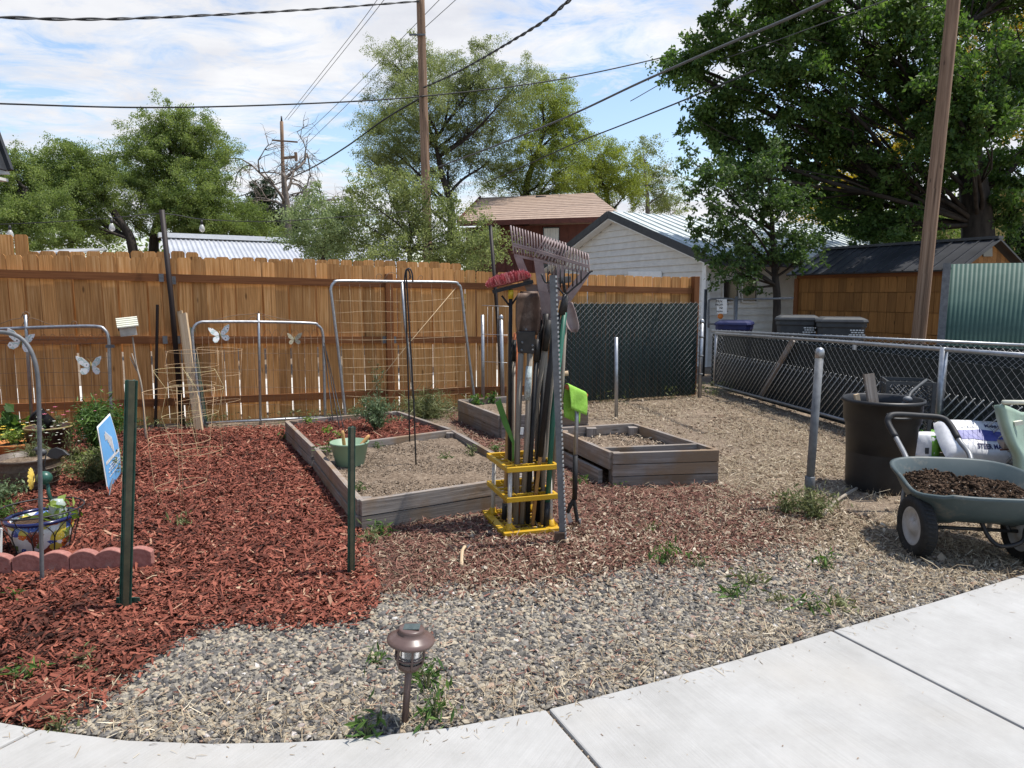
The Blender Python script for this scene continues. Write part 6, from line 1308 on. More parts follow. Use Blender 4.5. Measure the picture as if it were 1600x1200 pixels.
# many tined black fork
t, P = hd('garden_fork', 'black many tined garden fork pointing up before the leaf rakes', [(832, 820, yf + .06), (844, 713, yf + .04), (860, 560, yf), (878, 470, yf - .02)], [.012, .012, .013, .013], 'tan_handle')
b = MB(); b.tube([D(844, 713, yf + .03), D(858, 585, yf - .0), D(872, 490, yf - .02)], .0185, 10); obj('grip_sleeve', b, M['grip'], t)
yk = yf - .03; cen = D(883, 460, yk); b = MB(); b.tube([D(876, 492, yk), cen], [.016, .014], 8); b.tube(bez([D(846, 428, yk), D(852, 441, yk), D(862, 442, yk), D(874, 452, yk), cen, D(896, 450, yk), D(908, 440, yk), D(920, 427, yk), D(926, 423, yk)], 4), .006, 6); obj('bow', b, M['steel_d'], t)
for k in range(9):
    f = k / 8; b = MB(); b.tube([D(856 + f * 52, 442 + 8 * math.sin(math.pi * f), yk), D(856 + f * 52, 428, yk - .02), D(856.5 + f * 52, 412 + f * 5, yk - .01)], [.0048, .0045, .003], 5); obj('tine', b, M['steel_d'], t)
# push broom
t, P = hd('push_broom', 'push broom upside down with faded pink bristles and black pole', [(796, 812, ym), (797, 585, ym), (798, 452, ym)], .0125, 'grip')
hb = [D(770, 456, ym - .02), D(832, 440, ym + .02)]; b = MB(); b.board(hb[0], hb[1], .022, .055, V((0, 0, 1))); b.tube([D(798, 480, ym), D(784, 462, ym)], .007, 6); b.tube([D(798, 478, ym), D(812, 458, ym)], .007, 6); obj('block', b, M['grip'], t)
M['bristle'] = rmat('pink bristles', [(0, L(.26, .035, .05)), (.5, L(.58, .14, .16)), (1, L(.72, .36, .36))], .8, .2)
nb = 5200; u_ = NR.random(nb); v_ = NR.normal(0, .02, nb); A_ = np.array(D(762, 449, ym - .02)); B_ = np.array(D(828, 434, ym + .02)); d_ = (B_ - A_) / np.linalg.norm(B_ - A_)
pts_ = [V(A_).lerp(V(B_), i / 10) + V((-.006, 0, .018)) for i in range(11)]; b = MB(); b.tube(pts_, [.012] + [.026] * 1 + [.029] * 7 + [.026] + [.012], 12); obj('bristle_base', b, mat('pink plush', L(.42, .08, .09), L(.66, .22, .23), .9, 90., bump=.8), t)
C0 = A_ + (B_ - A_) * u_[:, None] + np.array([0, 1, 0]) * v_[:, None]; prof_ = np.sqrt(np.clip(1 - (2 * u_ - 1) ** 4, .15, 1)); E = C0 + np.array([-.012, 0, .050]) * (prof_ * NR.uniform(.75, 1.05, nb))[:, None] + NR.normal(0, .007, (nb, 3)) + np.array([0, 1, 0]) * (v_ * .7)[:, None]; S_ = NR.normal(0, 1, (nb, 3)); S_ /= np.linalg.norm(S_, axis=1)[:, None]; S_ *= .0024
npobj('bristles', np.stack([C0 - S_, C0 + S_, E + S_, E - S_], 1).reshape(-1, 3), np.arange(nb * 4).reshape(-1, 4), NR.random(nb), M['bristle'], t)
b = MB(); b.tube([D(798, 453, ym), D(798, 467, ym)], .0175, 10); obj('yellow_collar', b, M['yellow_b'], t)
b = MB(); b.tube([D(796, 793, ym), D(796, 811, ym)], .0145, 10); obj('yellow_collar', b, M['yellow_b'], t)
# post hole digger
yd = yf + .07; t = thing('post_hole_digger', 'post hole digger, rusty clam blades up on two grey wooden handles', 'digger', D(812, 818, yd))
def scoop(b, c0, c1, w, depth, tip, n=10):      # blade curved across, c0 socket end, c1 tip end
    d = (c1 - c0); vs = []; M_ = 8
    for j in range(M_ + 1):
        f = j / M_; ww = w * (.86 + .14 * min(1, f * 3)) * (1 if f < .7 else math.sqrt(max(.02, 1 - tip * ((f - .7) / .3) ** 2)))
        for i in range(n + 1): a = (i / n - .5) * 2; vs.append(c0 + d * f + V((a * ww / 2, depth * (1 - a * a) - .5 * depth, 0)))
    b.add(vs, [(j * (n + 1) + i, j * (n + 1) + i + 1, (j + 1) * (n + 1) + i + 1, (j + 1) * (n + 1) + i) for j in range(M_) for i in range(n)], smooth=True)
b = MB(); scoop(b, D(824, 523, yd), D(825, 458, yd), .145, .05, .35); o_ = obj('blade', b, M['rust_blade'], t); o_.modifiers.new('thick', 'SOLIDIFY').thickness = .004
b = MB(); scoop(b, D(826, 523, yd + .04), D(827, 455, yd + .05), .14, -.05, .35); o_ = obj('blade', b, M['rust_blade'], t); o_.modifiers.new('thick', 'SOLIDIFY').thickness = .004
b = MB(); b.prism([D(809, 551, yd - .02), D(834, 553, yd - .02), D(837, 518, yd - .02), D(806, 518, yd - .02)], V((0, .035, 0))); obj('socket_plate', b, M['steel_d'], t, bevel=.004)
for x, y in ((816, 535), (832, 540), (815, 547), (832, 547), (822, 515)): b = MB(); b.ball(D(x, y, yd - .022), .008, .006, .008, 8, 5); obj('bolt', b, M['galv_dull'], t)
for x0, x1, x2 in ((814, 809, 806), (828, 824, 815)): b = MB(); b.tube([D(x0, 552, yd), D(x1, 680, yd + .03), D(x2, 818, yd + .03)], [.0185, .018, .0175], 10); obj('handle', b, M['handle_wood'], t)
b = MB(); b.tube([D(826.5, 572, yd - .003), D(825, 600, yd - .003), D(823.5, 625, yd - .001)], [.0195, .021, .0195], 10); obj('paint_patch', b, M['peel'], t)
b = MB(); b.board(D(816, 668, yd - .02), D(815, 679, yd - .02), .02, .006, V((1, 0, 0))); obj('tag_label', b, M['white_paint'], t)
# shovel hanging right, blade down behind the angle iron
ysv = ym; t, P = hd('shovel', 'pinkish worn shovel blade pointing down at the right of the angle iron', [(857, 815, ysv), (878, 600, ysv), (884, 476, ysv)], .0145, 'handle_wood')
b = MB(); scoop(b, D(885, 472, ysv - .03), D(897, 519, ysv - .07), .085, .03, .8); o_ = obj('blade', b, M['rake_p'], t); o_.modifiers.new('thick', 'SOLIDIFY').thickness = .004
# loose handles standing in the rack
t, P = hd('hoe', 'green handled hoe with black foot grip beside the angle iron', [(853, 826, yf + .03), (864, 650, yf + .03), (882, 488, yf + .03)], [.0165, .0165, .0165], 'green_h')
b = MB(); b.tube([D(852.8, 827, yf + .03), D(855.5, 784, yf + .03)], .0185, 10); obj('grip', b, M['grip'], t); b = MB(); b.tube([D(881, 492, yf + .03), D(884.5, 462, yf + .03)], .0175, 10); b.tube([D(884, 464, yf + .03), D(880, 438, yf + .03)], .010, 8); obj('ferrule', b, M['steel_d'], t)
b = MB(); b.prism([D(872, 444, yf + .03), D(893, 441, yf + .03), D(892, 432, yf + .05), D(872, 434, yf + .05)], V((0, .004, .004))); obj('blade', b, M['steel_d'], t)
t, P = hd('long_handle', 'plain grey wooden handle slanting behind the digger handles', [(818, 822, yf + .2), (827, 713, yf + .17), (840, 615, yf + .15), (853, 536, yf + .13)], [.0165] * 4, 'handle_wood')
b = MB(); b.tube([D(851, 548, yf + .13), D(858, 500, yf + .12)], [.021, .024], 10); obj('socket', b, M['steel_d'], t)
t, P = hd('long_handle', 'black fibreglass handle between the two grey wooden handles', [(818, 812, ym + .1), (826, 690, ym + .08), (844, 535, ym + .05), (848, 500, ym + .05)], .0165, 'grip')
t, P = hd('long_handle', 'orange painted handle left of the digger handles', [(811, 822, yb - .05), (806, 680, yb - .05), (806, 570, yb - .05), (806, 520, yb - .05)], .0145, 'orange_h')
t, P = hd('long_handle', 'tan handle with black foot grip at the left corner of the rack', [(788, 814, yf + .22), (792, 720, yf + .22), (795, 600, yf + .24), (797, 500, yf + .26)], .0135, 'tan_handle'); b = MB(); b.tube([D(787.5, 815, yf + .22), D(789.2, 786, yf + .22)], .0185, 10); obj('grip', b, M['grip'], t)
t, P = hd('long_handle', 'grey handle with black foot grip at the middle of the rack', [(843, 815, yf + .2), (850, 740, yf + .2), (862, 600, yf + .2), (868, 540, yf + .2)], .0145, 'handle_wood'); b = MB(); b.tube([D(842.8, 816, yf + .2), D(845.5, 785, yf + .2)], .0175, 10); obj('grip', b, M['grip'], t)
for i, (x0, y0, x1, y1, m_, lab) in enumerate(((824, 818, 838, 560, 'grip', 'slim black handle added to darken the gap among the grey wooden ones'), (847, 818, 853, 520, 'handle_wood', 'grey wooden handle just left of the green hoe'), (839, 822, 851, 545, 'grip', 'black handle added to darken the gap between the fork and the grey handle'), (800, 816, 802, 560, 'handle_wood', 'grey wooden handle between the broom pole and the orange handle'))):  # the black handles here are added to darken the gaps between tools
    t, P = hd('long_handle', lab, [(x0, y0, yf + .1 + .05 * i), ((x0 + x1) / 2, (y0 + y1) / 2, yf + .1 + .05 * i), (x1, y1, yf + .11 + .05 * i)], .0145, m_); b = MB(); b.tube([P[-1] - V((0, 0, .02)), P[-1] + (P[-1] - P[-2]).normalized() * .12], [.018, .02], 10); obj('socket', b, M['steel_d'], t)
t = thing('lawn_edger', 'flat bright green plastic blade leaning at the left of the rack', 'tool', rk(.2, .5)); q = D(803, 690, yf + .1); b = MB(); b.prism([D(774, 629, yf + .12), D(782, 624, yf + .12), D(795, 662, yf + .1), D(804, 690, yf + .08), D(803, 720, yf + .08), D(800, 720, yf + .08), D(800, 692, yf + .08), D(786, 664, yf + .1)], V((.0, .02, 0))); obj('blade', b, mat('grass green plastic', L(.05, .14, .012), L(.07, .19, .02), .5, 9.), t)
t, P = hd('watering_wand', 'blue ended wand behind the black handles', [(850, 812, yb), (848, 620, yb), (846, 588, yb)], .010, 'grip'); b = MB(); b.lathe([(.012, -.06), (.028, -.03), (.03, .0), (.02, .02)], D(847, 595, yb), 10); obj('spray_head', b, mat('blue plastic', L(.02, .05, .2), L(.03, .08, .28), .45, 9.), t)
# punched angle iron post
q0 = G(879, 852); q1 = D(863, 430, q0.y - .02); t = thing('angle_post', 'tall punched steel angle post leaning beside the tool rack', 'post', q0)
d_ = (q1 - q0).normalized(); b = MB(); b.board(q0 - d_ * .04, q1, .034, .004, V((1, -.12, 0))); b.board(q0 - d_ * .04 + V((.019, .016, 0)), q1 + V((.019, .016, 0)), .034, .004, V((.1, -1, 0))); obj('channel', b, M['galv_dull'], t)
b = MB(); L_ = (q1 - q0).length; k = .02
while k < L_: b.box(q0 + d_ * k + V((.0215, -.002, 0)), .010, .010, .012); k += .0265
obj('punched_edge', b, M['wire'], t)
b = MB(); b.board(q0 + V((-.02, -.01, -.02)), q0 + V((-.02, -.01, .085)), .06, .03, V((1, 0, 0))); obj('foot_stake', b, M['rust_blade'], t)
# weeding fork with lime cloth
q0 = G(905, 824); yy = q0.y; t = thing('weeding_fork', 'long silver and black weeding fork standing right of the angle post', 'tool', q0)
b = MB(); b.tube([D(899, 716, yy), D(901, 660, yy + .01), D(901, 622, yy + .02)], .0135, 10); obj('shaft', b, M['galv'], t); b = MB(); b.tube([D(898, 780, yy), D(899, 712, yy)], .0165, 10); b.tube(bez([D(898, 778, yy), D(892, 788, yy), D(887, 801, yy)], 4), .013, 8); b.tube(bez([D(896, 780, yy), D(899, 795, yy), D(903, 818, yy)], 4), [.013] * 8 + [.02], 8); obj('grip', b, M['grip'], t)
b = MB(); b.prism([D(885, 803, yy), D(891, 802, yy), D(895, 815, yy), D(889, 818, yy)], V((0, .012, 0))); b.prism([D(903, 812, yy - .01), D(908, 811, yy - .01), D(908, 822, yy - .01), D(903, 822, yy - .01)], V((0, .012, 0))); obj('tip', b, M['wire'], t)
b = MB(); b.tube([D(885, 603, yy - .03), D(916, 619, yy + .06)], .017, 10); obj('cross_grip', b, M['orange_h'], t)
M['lime'] = mat('lime green cloth', L(.21, .42, .045), L(.27, .50, .075), .9, 60., bump=.3); b = MB(); N_, K_ = 14, 22; g0, g1 = D(886, 604, yy - .03), D(914, 617, yy + .05); vs = []; ax_ = (g1 - g0).normalized(); ac = V((-ax_.y, ax_.x, 0)).normalized()
for j in range(K_ + 1):
    s = (j / K_ - .42) * .40; sgn_ = 1 if s > 0 else -1; a = min(abs(s), .034)
    for i in range(N_ + 1):
        f = i / N_; p_ = g0.lerp(g1, f); ang = a / .0215; drop = max(0, abs(s) - .034)
        o_ = ac * (sgn_ * .022 * math.sin(min(ang, 1.57))) + V((0, 0, .022 * math.cos(min(ang, 1.57)) - drop)) + ac * sgn_ * (drop * .10 + .008 * math.sin(f * 7 + drop * 20) * min(1, drop * 12)) - ax_ * drop * .10 * (f - .2)
        vs.append(p_ + o_)
b.add(vs, [(j * (N_ + 1) + i, j * (N_ + 1) + i + 1, (j + 1) * (N_ + 1) + i + 1, (j + 1) * (N_ + 1) + i) for j in range(K_) for i in range(N_)], smooth=True)
o_ = tag(obj('cloth', b, M['lime'], org=g0), 'lime green cloth draped over the weeding fork handle', 'cloth'); o_.modifiers.new('thick', 'SOLIDIFY').thickness = .003
t, P = hd('mattock', 'pick handle end poking out behind the angle post', [(851, 812, yb), (868, 640, yb), (876, 586, yb)], .0135, 'handle_wood'); b = MB(); b.tube([D(868, 586, yb), D(888, 583, yb)], [.014, .017], 10); obj('cross_grip', b, M['pale_wood'], t)
# fallen twig on the mulch
b = MB(); b.tube(bez([G(721, 892) + V((0, 0, .02)), G(722, 876) + V((0, 0, .05)), G(727, 861) + V((0, 0, .03))], 4), [.011, .012, .010, .010, .011, .009, .010, .012, .011], 7); tag(obj('twig', b, M['pale_wood'], org=G(721, 892)), 'bare broken twig lying on the faded mulch before the tool rack', 'twig')
b = MB(); b.tube(bez([G(1286, 812) + V((0, 0, .03)), G(1305, 790) + V((0, 0, .03)), G(1338, 769) + V((0, 0, .03))], 4), [.012] * 9, 7); tag(obj('twig', b, M['handle_wood'], org=G(1300, 795)), 'long dry stick on the ground right of the thick grey pipe', 'twig')
# ------------------------------------------------------------------ solar path light
M['bronze'] = mat('brown bronze plastic', L(.105, .068, .058), L(.14, .092, .08), .35, 12.); m, n7, p7, o7 = nodes('frosted lens'); p7.inputs['Base Color'].default_value = L(.75, .75, .73); p7.inputs['Roughness'].default_value = .15; p7.inputs['Transmission Weight'].default_value = .8; M['lens'] = m
M['cell'] = mat('solar cell', L(.045, .06, .055), L(.08, .10, .09), .15, 60.)
q0 = G(632, 1136); yy = q0.y; hd0 = D(641, 1037, yy); t = thing('path_light', 'brown solar path light standing on the gravel by the concrete path', 'path light', q0)
ctr = D(642, 1000, yy); ax_ = (ctr - q0).normalized(); Mx_ = ax_.to_track_quat('Z', 'Y').to_matrix(); k_ = yy / FPX; hgt = (ctr - q0).length
b = MB(); b.tube([q0 - ax_ * .03, q0 + ax_ * (hgt - .05)], .0125, 12); obj('stem', b, M['bronze'], t)
W = 39.5 * k_
b = MB(); b.lathe([(W * .98, -.004), (W, .0), (W * .985, .006), (W * .85, .013), (W * .68, .023), (W * .56, .028), (W * .545, .037), (W * .53, .043), (W * .48, .046), (.001, .047)], ctr, 40, Mx_); hat = obj('hat', b, M['bronze'], t)
b = MB(); a_, e_ = Mx_ @ V((1, 0, 0)), Mx_ @ V((0, 1, 0)); a_ = V((1, 0, 0)); e_ = ax_.cross(a_); tp = ctr + ax_ * .0475; b.prism([tp + a_ * -.028 + e_ * -.022, tp + a_ * .028 + e_ * -.022, tp + a_ * .028 + e_ * .022, tp + a_ * -.028 + e_ * .022], ax_ * .002); obj('solar_panel', b, M['cell'], hat)
b = MB(); b.lathe([(W * .53, -.006), (W * .52, -.055), (W * .47, -.085), (.001, -.087)], ctr, 28, Mx_, cap=False); obj('lens', b, M['lens'], t)
b = MB(); b.lathe([(W * .54, -.075), (W * .54, -.085), (W * .42, -.103), (W * .2, -.108), (.001, -.108)], ctr, 28, Mx_, cap=False); b.tube([ctr + Mx_ @ V((W * .60 * math.cos(a), W * .60 * math.sin(a), -.058)) for a in [6.283 * i / 28 for i in range(28)]], .004, 6, True)
for k in range(6):
    a = k * 1.047 + .3; b.tube(bez([ctr + Mx_ @ V((W * r_ * math.cos(a), W * r_ * math.sin(a), z)) for r_, z in ((.54, -.004), (.61, -.02), (.61, -.065), (.50, -.092))], 3), .004, 6)
obj('cage', b, M['bronze'], t)
# ------------------------------------------------------------------ right side: bins, can, wheelbarrow, bags
M['bin_blue'] = mat('blue plastic', L(.008, .012, .06), L(.013, .019, .085), .5, 6.); M['bin_grey'] = mat('charcoal plastic', L(.035, .037, .04), L(.055, .058, .06), .6, 6.)
def text_mesh(s, size, fn, depth=.0, m='white_paint', parent=None, name='lettering', bold=0):
    cu = bpy.data.curves.new('t', 'FONT'); cu.body = s; cu.size = size; cu.align_x = 'CENTER'; cu.align_y = 'CENTER'; cu.resolution_u = 2; cu.offset = bold
    ob = bpy.data.objects.new('t', cu); COL.objects.link(ob); dg = bpy.context.evaluated_depsgraph_get(); me = bpy.data.meshes.new_from_object(ob.evaluated_get(dg)); bpy.data.objects.remove(ob)
    b = MB(); vs = [fn(v.co.x, v.co.y) for v in me.vertices]; b.add(vs, [tuple(p.vertices) for p in me.polygons]); bpy.data.meshes.remove(me)
    return obj(name, b, M[m], parent)
def wheelie(px0, px1, pyt, dist, m, label, h=1.05):
    a, c = D(px0, pyt, dist), D(px1, pyt, dist - .25); w_ = (c - a).length; u = (c - a); u.z = 0; u.normalize(); n = V((u.y, -u.x, 0)); base = (a + c) / 2; base.z = 0; zt = a.z; dp = .62
    t = thing('wheelie_bin', label, 'bin', base); b = MB(); k = .84; zb = .05; ctr = base - n * dp / 2
    def sec(s, z): return [ctr + u * (w_ / 2 * s * x) + n * (dp / 2 * s * y) + V((0, 0, z)) for x, y in ((-1, -.8), (-.8, -1), (.8, -1), (1, -.8), (1, .8), (.8, 1), (-.8, 1), (-1, .8))]
    S_ = [sec(.74, zb), sec(.80, zt * .45), sec(.91, zt - .16), sec(.96, zt - .15), sec(.96, zt - .085)]; vs = [p for s in S_ for p in s]; fs = [(i * 8 + j, i * 8 + (j + 1) % 8, (i + 1) * 8 + (j + 1) % 8, (i + 1) * 8 + j) for i in range(4) for j in range(8)] + [tuple(range(7, -1, -1))]; b.add(vs, fs); obj('body', b, M[m], t, bevel=.008)
    b = MB(); S_ = [sec(1., zt - .085), sec(1.02, zt - .06), sec(.98, zt - .03), sec(.8, zt)]; vs = [p for s in S_ for p in s]; b.add(vs, [(i * 8 + j, i * 8 + (j + 1) % 8, (i + 1) * 8 + (j + 1) % 8, (i + 1) * 8 + j) for i in range(3) for j in range(8)] + [tuple(range(24, 32)), tuple(range(7, -1, -1))]); b.board(ctr + u * (-w_ * .4) + V((0, 0, zt - .01)) - n * .1, ctr + u * (w_ * .4) + V((0, 0, zt - .01)) - n * .1, .03, .08); obj('lid', b, M[m], t, bevel=.008)
    b = MB(); b.board(ctr - n * (dp / 2 + .04) - u * w_ * .35 + V((0, 0, zt - .1)), ctr - n * (dp / 2 + .04) + u * w_ * .35 + V((0, 0, zt - .1)), .035, .035); obj('handle', b, M[m], t)
    for sg in (-1, 1): b = MB(); q = ctr - n * (dp / 2 - .03) + u * sg * w_ * .36 + V((0, 0, .11)); b.tube([q - u * .03, q + u * .03], .11, 16); obj('wheel', b, M['black_plastic'], t)
    b = MB()
    for r_, (x0, x1) in enumerate(((.16, .40), (.18, .36), (.14, .40))):
        x = x0
        while x < x1: ww = R.uniform(.03, .06); q = ctr + u * w_ * x + n * (dp / 2 * .955 + .006) + V((0, 0, zt - .20 - r_ * .035)); b.prism([q, q + u * w_ * ww, q + u * w_ * ww + V((0, 0, .018)), q + V((0, 0, .018))], n * .003); x += ww + .015
    obj('printed_lines', b, M['white_paint'], t); return t
wheelie(1116, 1173, 501, 12.2, 'bin_blue', 'blue recycling bin with lid closed, behind the gate')
wheelie(1211, 1281, 493, 11.6, 'bin_grey', 'charcoal wheelie bin by the slim tree trunk, left of its twin'); wheelie(1276, 1358, 496, 11.1, 'bin_grey', 'charcoal wheelie bin nearer the utility pole')
# walk gate and sign by the house corner
wa, wb = D(1106, 470, 13.2), D(1152, 470, 13.0); t = thing('walk_gate', 'thin pipe walk gate at the corner of the white house', 'gate', zed(wa, 0)); Pw = lambda x, y: PL(x, y, wa, wb); b = MB(); b.tube(bez([Pw(1107, 512), Pw(1107, 475), Pw(1110, 468), Pw(1118, 467), Pw(1140, 467), Pw(1147, 469), Pw(1148, 476), Pw(1148, 512)], 4), .02, 8); b.tube([Pw(1107, 506), Pw(1148, 506)], .018, 8); obj('frame_tube', b, M['galv_dull'], t)
b = MB(); q = Pw(1151, 463); b.tube([zed(q, 0), q], .03, 8); obj('post', b, M['galv_dull'], t); b = MB(); q = Pw(1103, 452); b.tube([zed(q, 0), q], .03, 8); obj('post', b, M['dark_trim'], t)
b = MB(); b.tube([Pw(1151, 468), Pw(1240, 466)], .018, 8); obj('rail', b, M['galv_dull'], t)
fr = V((0, -.05, 0)); t = thing('warning_sign', 'white no trespassing sign on the walk gate', 'sign', Pw(1127, 478) + fr); b = MB(); b.prism([Pw(1119, 490) + fr, Pw(1134.5, 490) + fr, Pw(1134.5, 467.5) + fr, Pw(1119, 467.5) + fr], V((0, .01, 0))); obj('board', b, M['white_paint'], t)
M['ink'] = mat('black ink', L(.01, .01, .01)); M['ink_b'] = mat('blue black ink', L(.012, .014, .06), L(.02, .022, .09), .6)
for s, y, sz in (('PRIVATE', 471, .062), ('PROPERTY', 476.3, .053), ('NO', 481.2, .06), ('TRESPASSING', 486.6, .038)): c = Pw(1126.8, y) + V((0, -.055, 0)); text_mesh(s, sz, lambda x, z, c=c: c + V((x, 0, z)), parent=t, m='ink', bold=.001)
c = Pw(1124.5, 494) + V((0, -.05, 0)); b = MB(); b.tube([c, c + V((0, .012, 0))], .052, 20); tag(obj('round_tag', b, mat('orange tag', L(.5, .14, .02), L(.58, .2, .04), .6, 30.), org=c), 'round orange tag under the no trespassing sign', 'tag')
# black trash can
q = G(1371, 762); t = thing('trash_can', 'big black plastic trash can holding scrap boards', 'trash can', q); k_ = q.y / FPX; R1 = 59 * k_; zt = .715
b = MB(); b.lathe([(.001, .01), (R1 * .80, 0), (R1 * .81, .02), (R1 * .84, zt * .42), (R1 * .845, zt * .45), (R1 * .87, zt * .70), (R1 * .945, zt * .76), (R1 * .97, zt * .95), (R1 * 1.01, zt * .955), (R1 * 1.02, zt * .975), (R1, zt), (R1 * .95, zt * .99), (R1 * .92, zt * .9), (R1 * .78, .04), (.001, .035)], q, 40, cap=False); obj('body', b, M['black_plastic'], t)
hc = q + V((-R1 * .1, -R1 * .99, zt * .86)); b = MB(); b.tube(bez([hc + V((-.09, .0, .02)), hc + V((-.07, -.035, -.005)), hc + V((0, -.045, -.01)), hc + V((.07, -.035, -.005)), hc + V((.09, .0, .02))], 4), .011, 8); obj('handle', b, M['black_plastic'], t)
soilheap(R1 * .84, q + V((0, 0, zt * .62)), .03, 'rubbish', t, 'litter_base')
b = MB(); b.board(q + V((-.02, -.05, .3)), D(1357, 584, q.y + .05), .085, .025, V((1, .2, 0))); tag(obj('scrap_board', b, M['grey_wood'], org=q + V((0, 0, .3))), 'pale pointed board sticking up out of the black trash can', 'board')
b = MB(); b.board(q + V((-.13, -.0, .4)), D(1338, 616, q.y), .04, .02, V((1, .2, 0))); tag(obj('scrap_board', b, M['pale_wood'], org=q + V((-.13, 0, .4))), 'short brown stick at the left rim of the black trash can', 'board')
b = MB(); p0 = D(1418, 624, q.y - .02); b.tube(bez([D(1400, 640, q.y), p0, D(1425, 612, q.y + .05), D(1447, 594, q.y + .25)], 4), .012, 8); tl = thing('hose_nozzle', 'grey nozzle and dark hose hanging over the trash can rim', 'hose', p0); obj('hose', b, M['dark_grey'], tl); b = MB(); b.ball(p0, .035, .028, .026); obj('nozzle', b, M['galv_dull'], tl)
# pallet, crates, bags, bricks
pa_ = G(1420, 735, .13); pw = V((1, -.28, 0)).normalized(); pn = V((.28, 1, 0)).normalized(); o0 = D(1412, 712, 5.95); o0.z = 0
t = thing('pallet', 'low grey wooden pallet holding sacks behind the wheelbarrow', 'pallet', o0); b = MB()
for k in range(7): b.board(o0 + pn * (.05 + k * .13) + V((0, 0, .125)), o0 + pn * (.05 + k * .13) + pw * 1.15 + V((0, 0, .125)), .016, .095, V((0, 0, 1)))
obj('deck', b, M['grey_wood'], t)
for k in range(3): b = MB(); c = o0 + pw * (.04 + k * .53) ; b.board(c + V((0, 0, .06)), c + pn * .9 + V((0, 0, .06)), .10, .04); obj('stringer', b, M['grey_wood'], t)
b = MB(); b.board(o0 + V((0, 0, .008)) + pn * .05, o0 + pw * 1.15 + V((0, 0, .008)) + pn * .05, .014, .09); obj('bottom_board', b, M['grey_wood'], t)
def crate(c, s, h, label):
    t = thing('milk_crate', label, 'crate', c); b = MB(); u = V((.94, -.34, 0)); n = V((.34, .94, 0)); P = lambda x, y, z: c + u * x * s / 2 + n * y * s / 2 + V((0, 0, z))
    for z, hh in ((h - .015, .03), (.012, .024), (h * .36, .012)):
        for p0, p1 in ((P(-1, -1, z), P(1, -1, z)), (P(1, -1, z), P(1, 1, z)), (P(1, 1, z), P(-1, 1, z)), (P(-1, 1, z), P(-1, -1, z))): b.board(p0, p1, hh, .012)
    for x, y in ((-1, -1), (1, -1), (1, 1), (-1, 1)): b.board(P(x, y, 0), P(x, y, h), .03, .03, n)
    obj('frame', b, M['dark_grey'], t); b = MB()
    for (p0, p1) in ((P(-1, -1, 0), P(1, -1, 0)), (P(1, -1, 0), P(1, 1, 0)), (P(1, 1, 0), P(-1, 1, 0)), (P(-1, 1, 0), P(-1, -1, 0))): chainlink(b, p0, p1, c.z + .02, c.z + h * .86, .042, .0035)
    obj('lattice', b, M['dark_grey'], t); b = MB(); b.prism([P(-1, -1, .01), P(1, -1, .01), P(1, 1, .01), P(-1, 1, .01)], V((0, 0, .01))); obj('floor', b, M['dark_grey'], t)
cc = D(1416, 620, 6.35); crate(V((cc.x, cc.y, .135)), .33, .30, 'dark milk crate on the pallet, mostly hidden by the trash can'); crate(V((cc.x, cc.y, .44)), .36, .31, 'dark milk crate on top, lattice sides showing over the trash can')
M['sack_w'] = mat('white woven sack', L(.62, .62, .63), L(.72, .72, .72), .5, 30., bump=.15); M['sack_blue'] = mat('blue print', L(.055, .06, .26), L(.12, .13, .38), .5, 14.); M['sack_green'] = mat('green print', L(.10, .30, .03), L(.2, .42, .06), .5, 16.)
def sack(label, c, u, v, w_, l_, h, m, name='sack'):
    t = thing(name, label, 'sack', c); nn = u.cross(v).normalized(); b = MB(); N = 22
    import mathutils
    def f(a, e, s, o=0):                    # a,e in -1..1
        k = max(0, (1 - a ** 4)) ** .5 * max(0, (1 - e ** 4)) ** .5; wr_ = mathutils.noise.noise(V((a * 2.2, e * 2.2, 3 + s))) * .10 + mathutils.noise.noise(V((a * 6, e * 6, 9))) * .05
        return c + u * (a * w_ / 2 * (1 - .06 * e * e)) + v * (e * l_ / 2 * (1 - .05 * a * a)) + nn * (s * h / 2 * (k * (1 + wr_)) + o + (h / 2 if True else 0))
    for s in (1, -1): vs = [f(-1 + 2 * i / N, -1 + 2 * j / N, s if s > 0 else -.85) for j in range(N + 1) for i in range(N + 1)]; b.add(vs, [(j * (N + 1) + i, j * (N + 1) + i + 1, (j + 1) * (N + 1) + i + 1, (j + 1) * (N + 1) + i) for j in range(N) for i in range(N)], smooth=True)
    obj('body', b, M[m], t); return t, f
sv_ = D(1496, 655, 6.35); 
cS = D(1527, 702, 5.95); uS = V((.98, -.20, -.02)).normalized(); vS = V((-.16, .80, .52)).normalized(); vS = (vS - uS * vS.dot(uS)).normalized()
t, f = sack('white sack lettered STEER MANURE with a blue band, lying on the pallet', cS + V((-.03, 0, -.01)), uS, vS, .62, .46, .2, 'sack_w')
def band(b, a0, a1, e0, e1, o, N=14, K=4, wob=0): vs = [f(a0 + (a1 - a0) * i / N, e0 + (e1 - e0) * j / K + wob * math.sin(i * .7 + j), 1, o) for j in range(K + 1) for i in range(N + 1)]; b.add(vs, [(j * (N + 1) + i, j * (N + 1) + i + 1, (j + 1) * (N + 1) + i + 1, (j + 1) * (N + 1) + i) for j in range(K) for i in range(N)], smooth=True)
b = MB(); band(b, -.62, .93, -.32, .18, .003, wob=.02); obj('blue_band', b, M['sack_blue'], t)
text_mesh('STEER MANURE', .34, lambda x, y: f(.26 + x * .40, -.60 + y * .80, 1, .004), parent=t, m='ink_b', bold=.012); text_mesh('MANURE', .30, lambda x, y: f(.40 + x * .42, .40 + y * .7, 1, .004), parent=t, m='ink_b', bold=.01); text_mesh('STEER', .24, lambda x, y: f(-.25 + x * .6, .36 + y * .6, 1, .004), parent=t, m='sack_w', bold=.01)
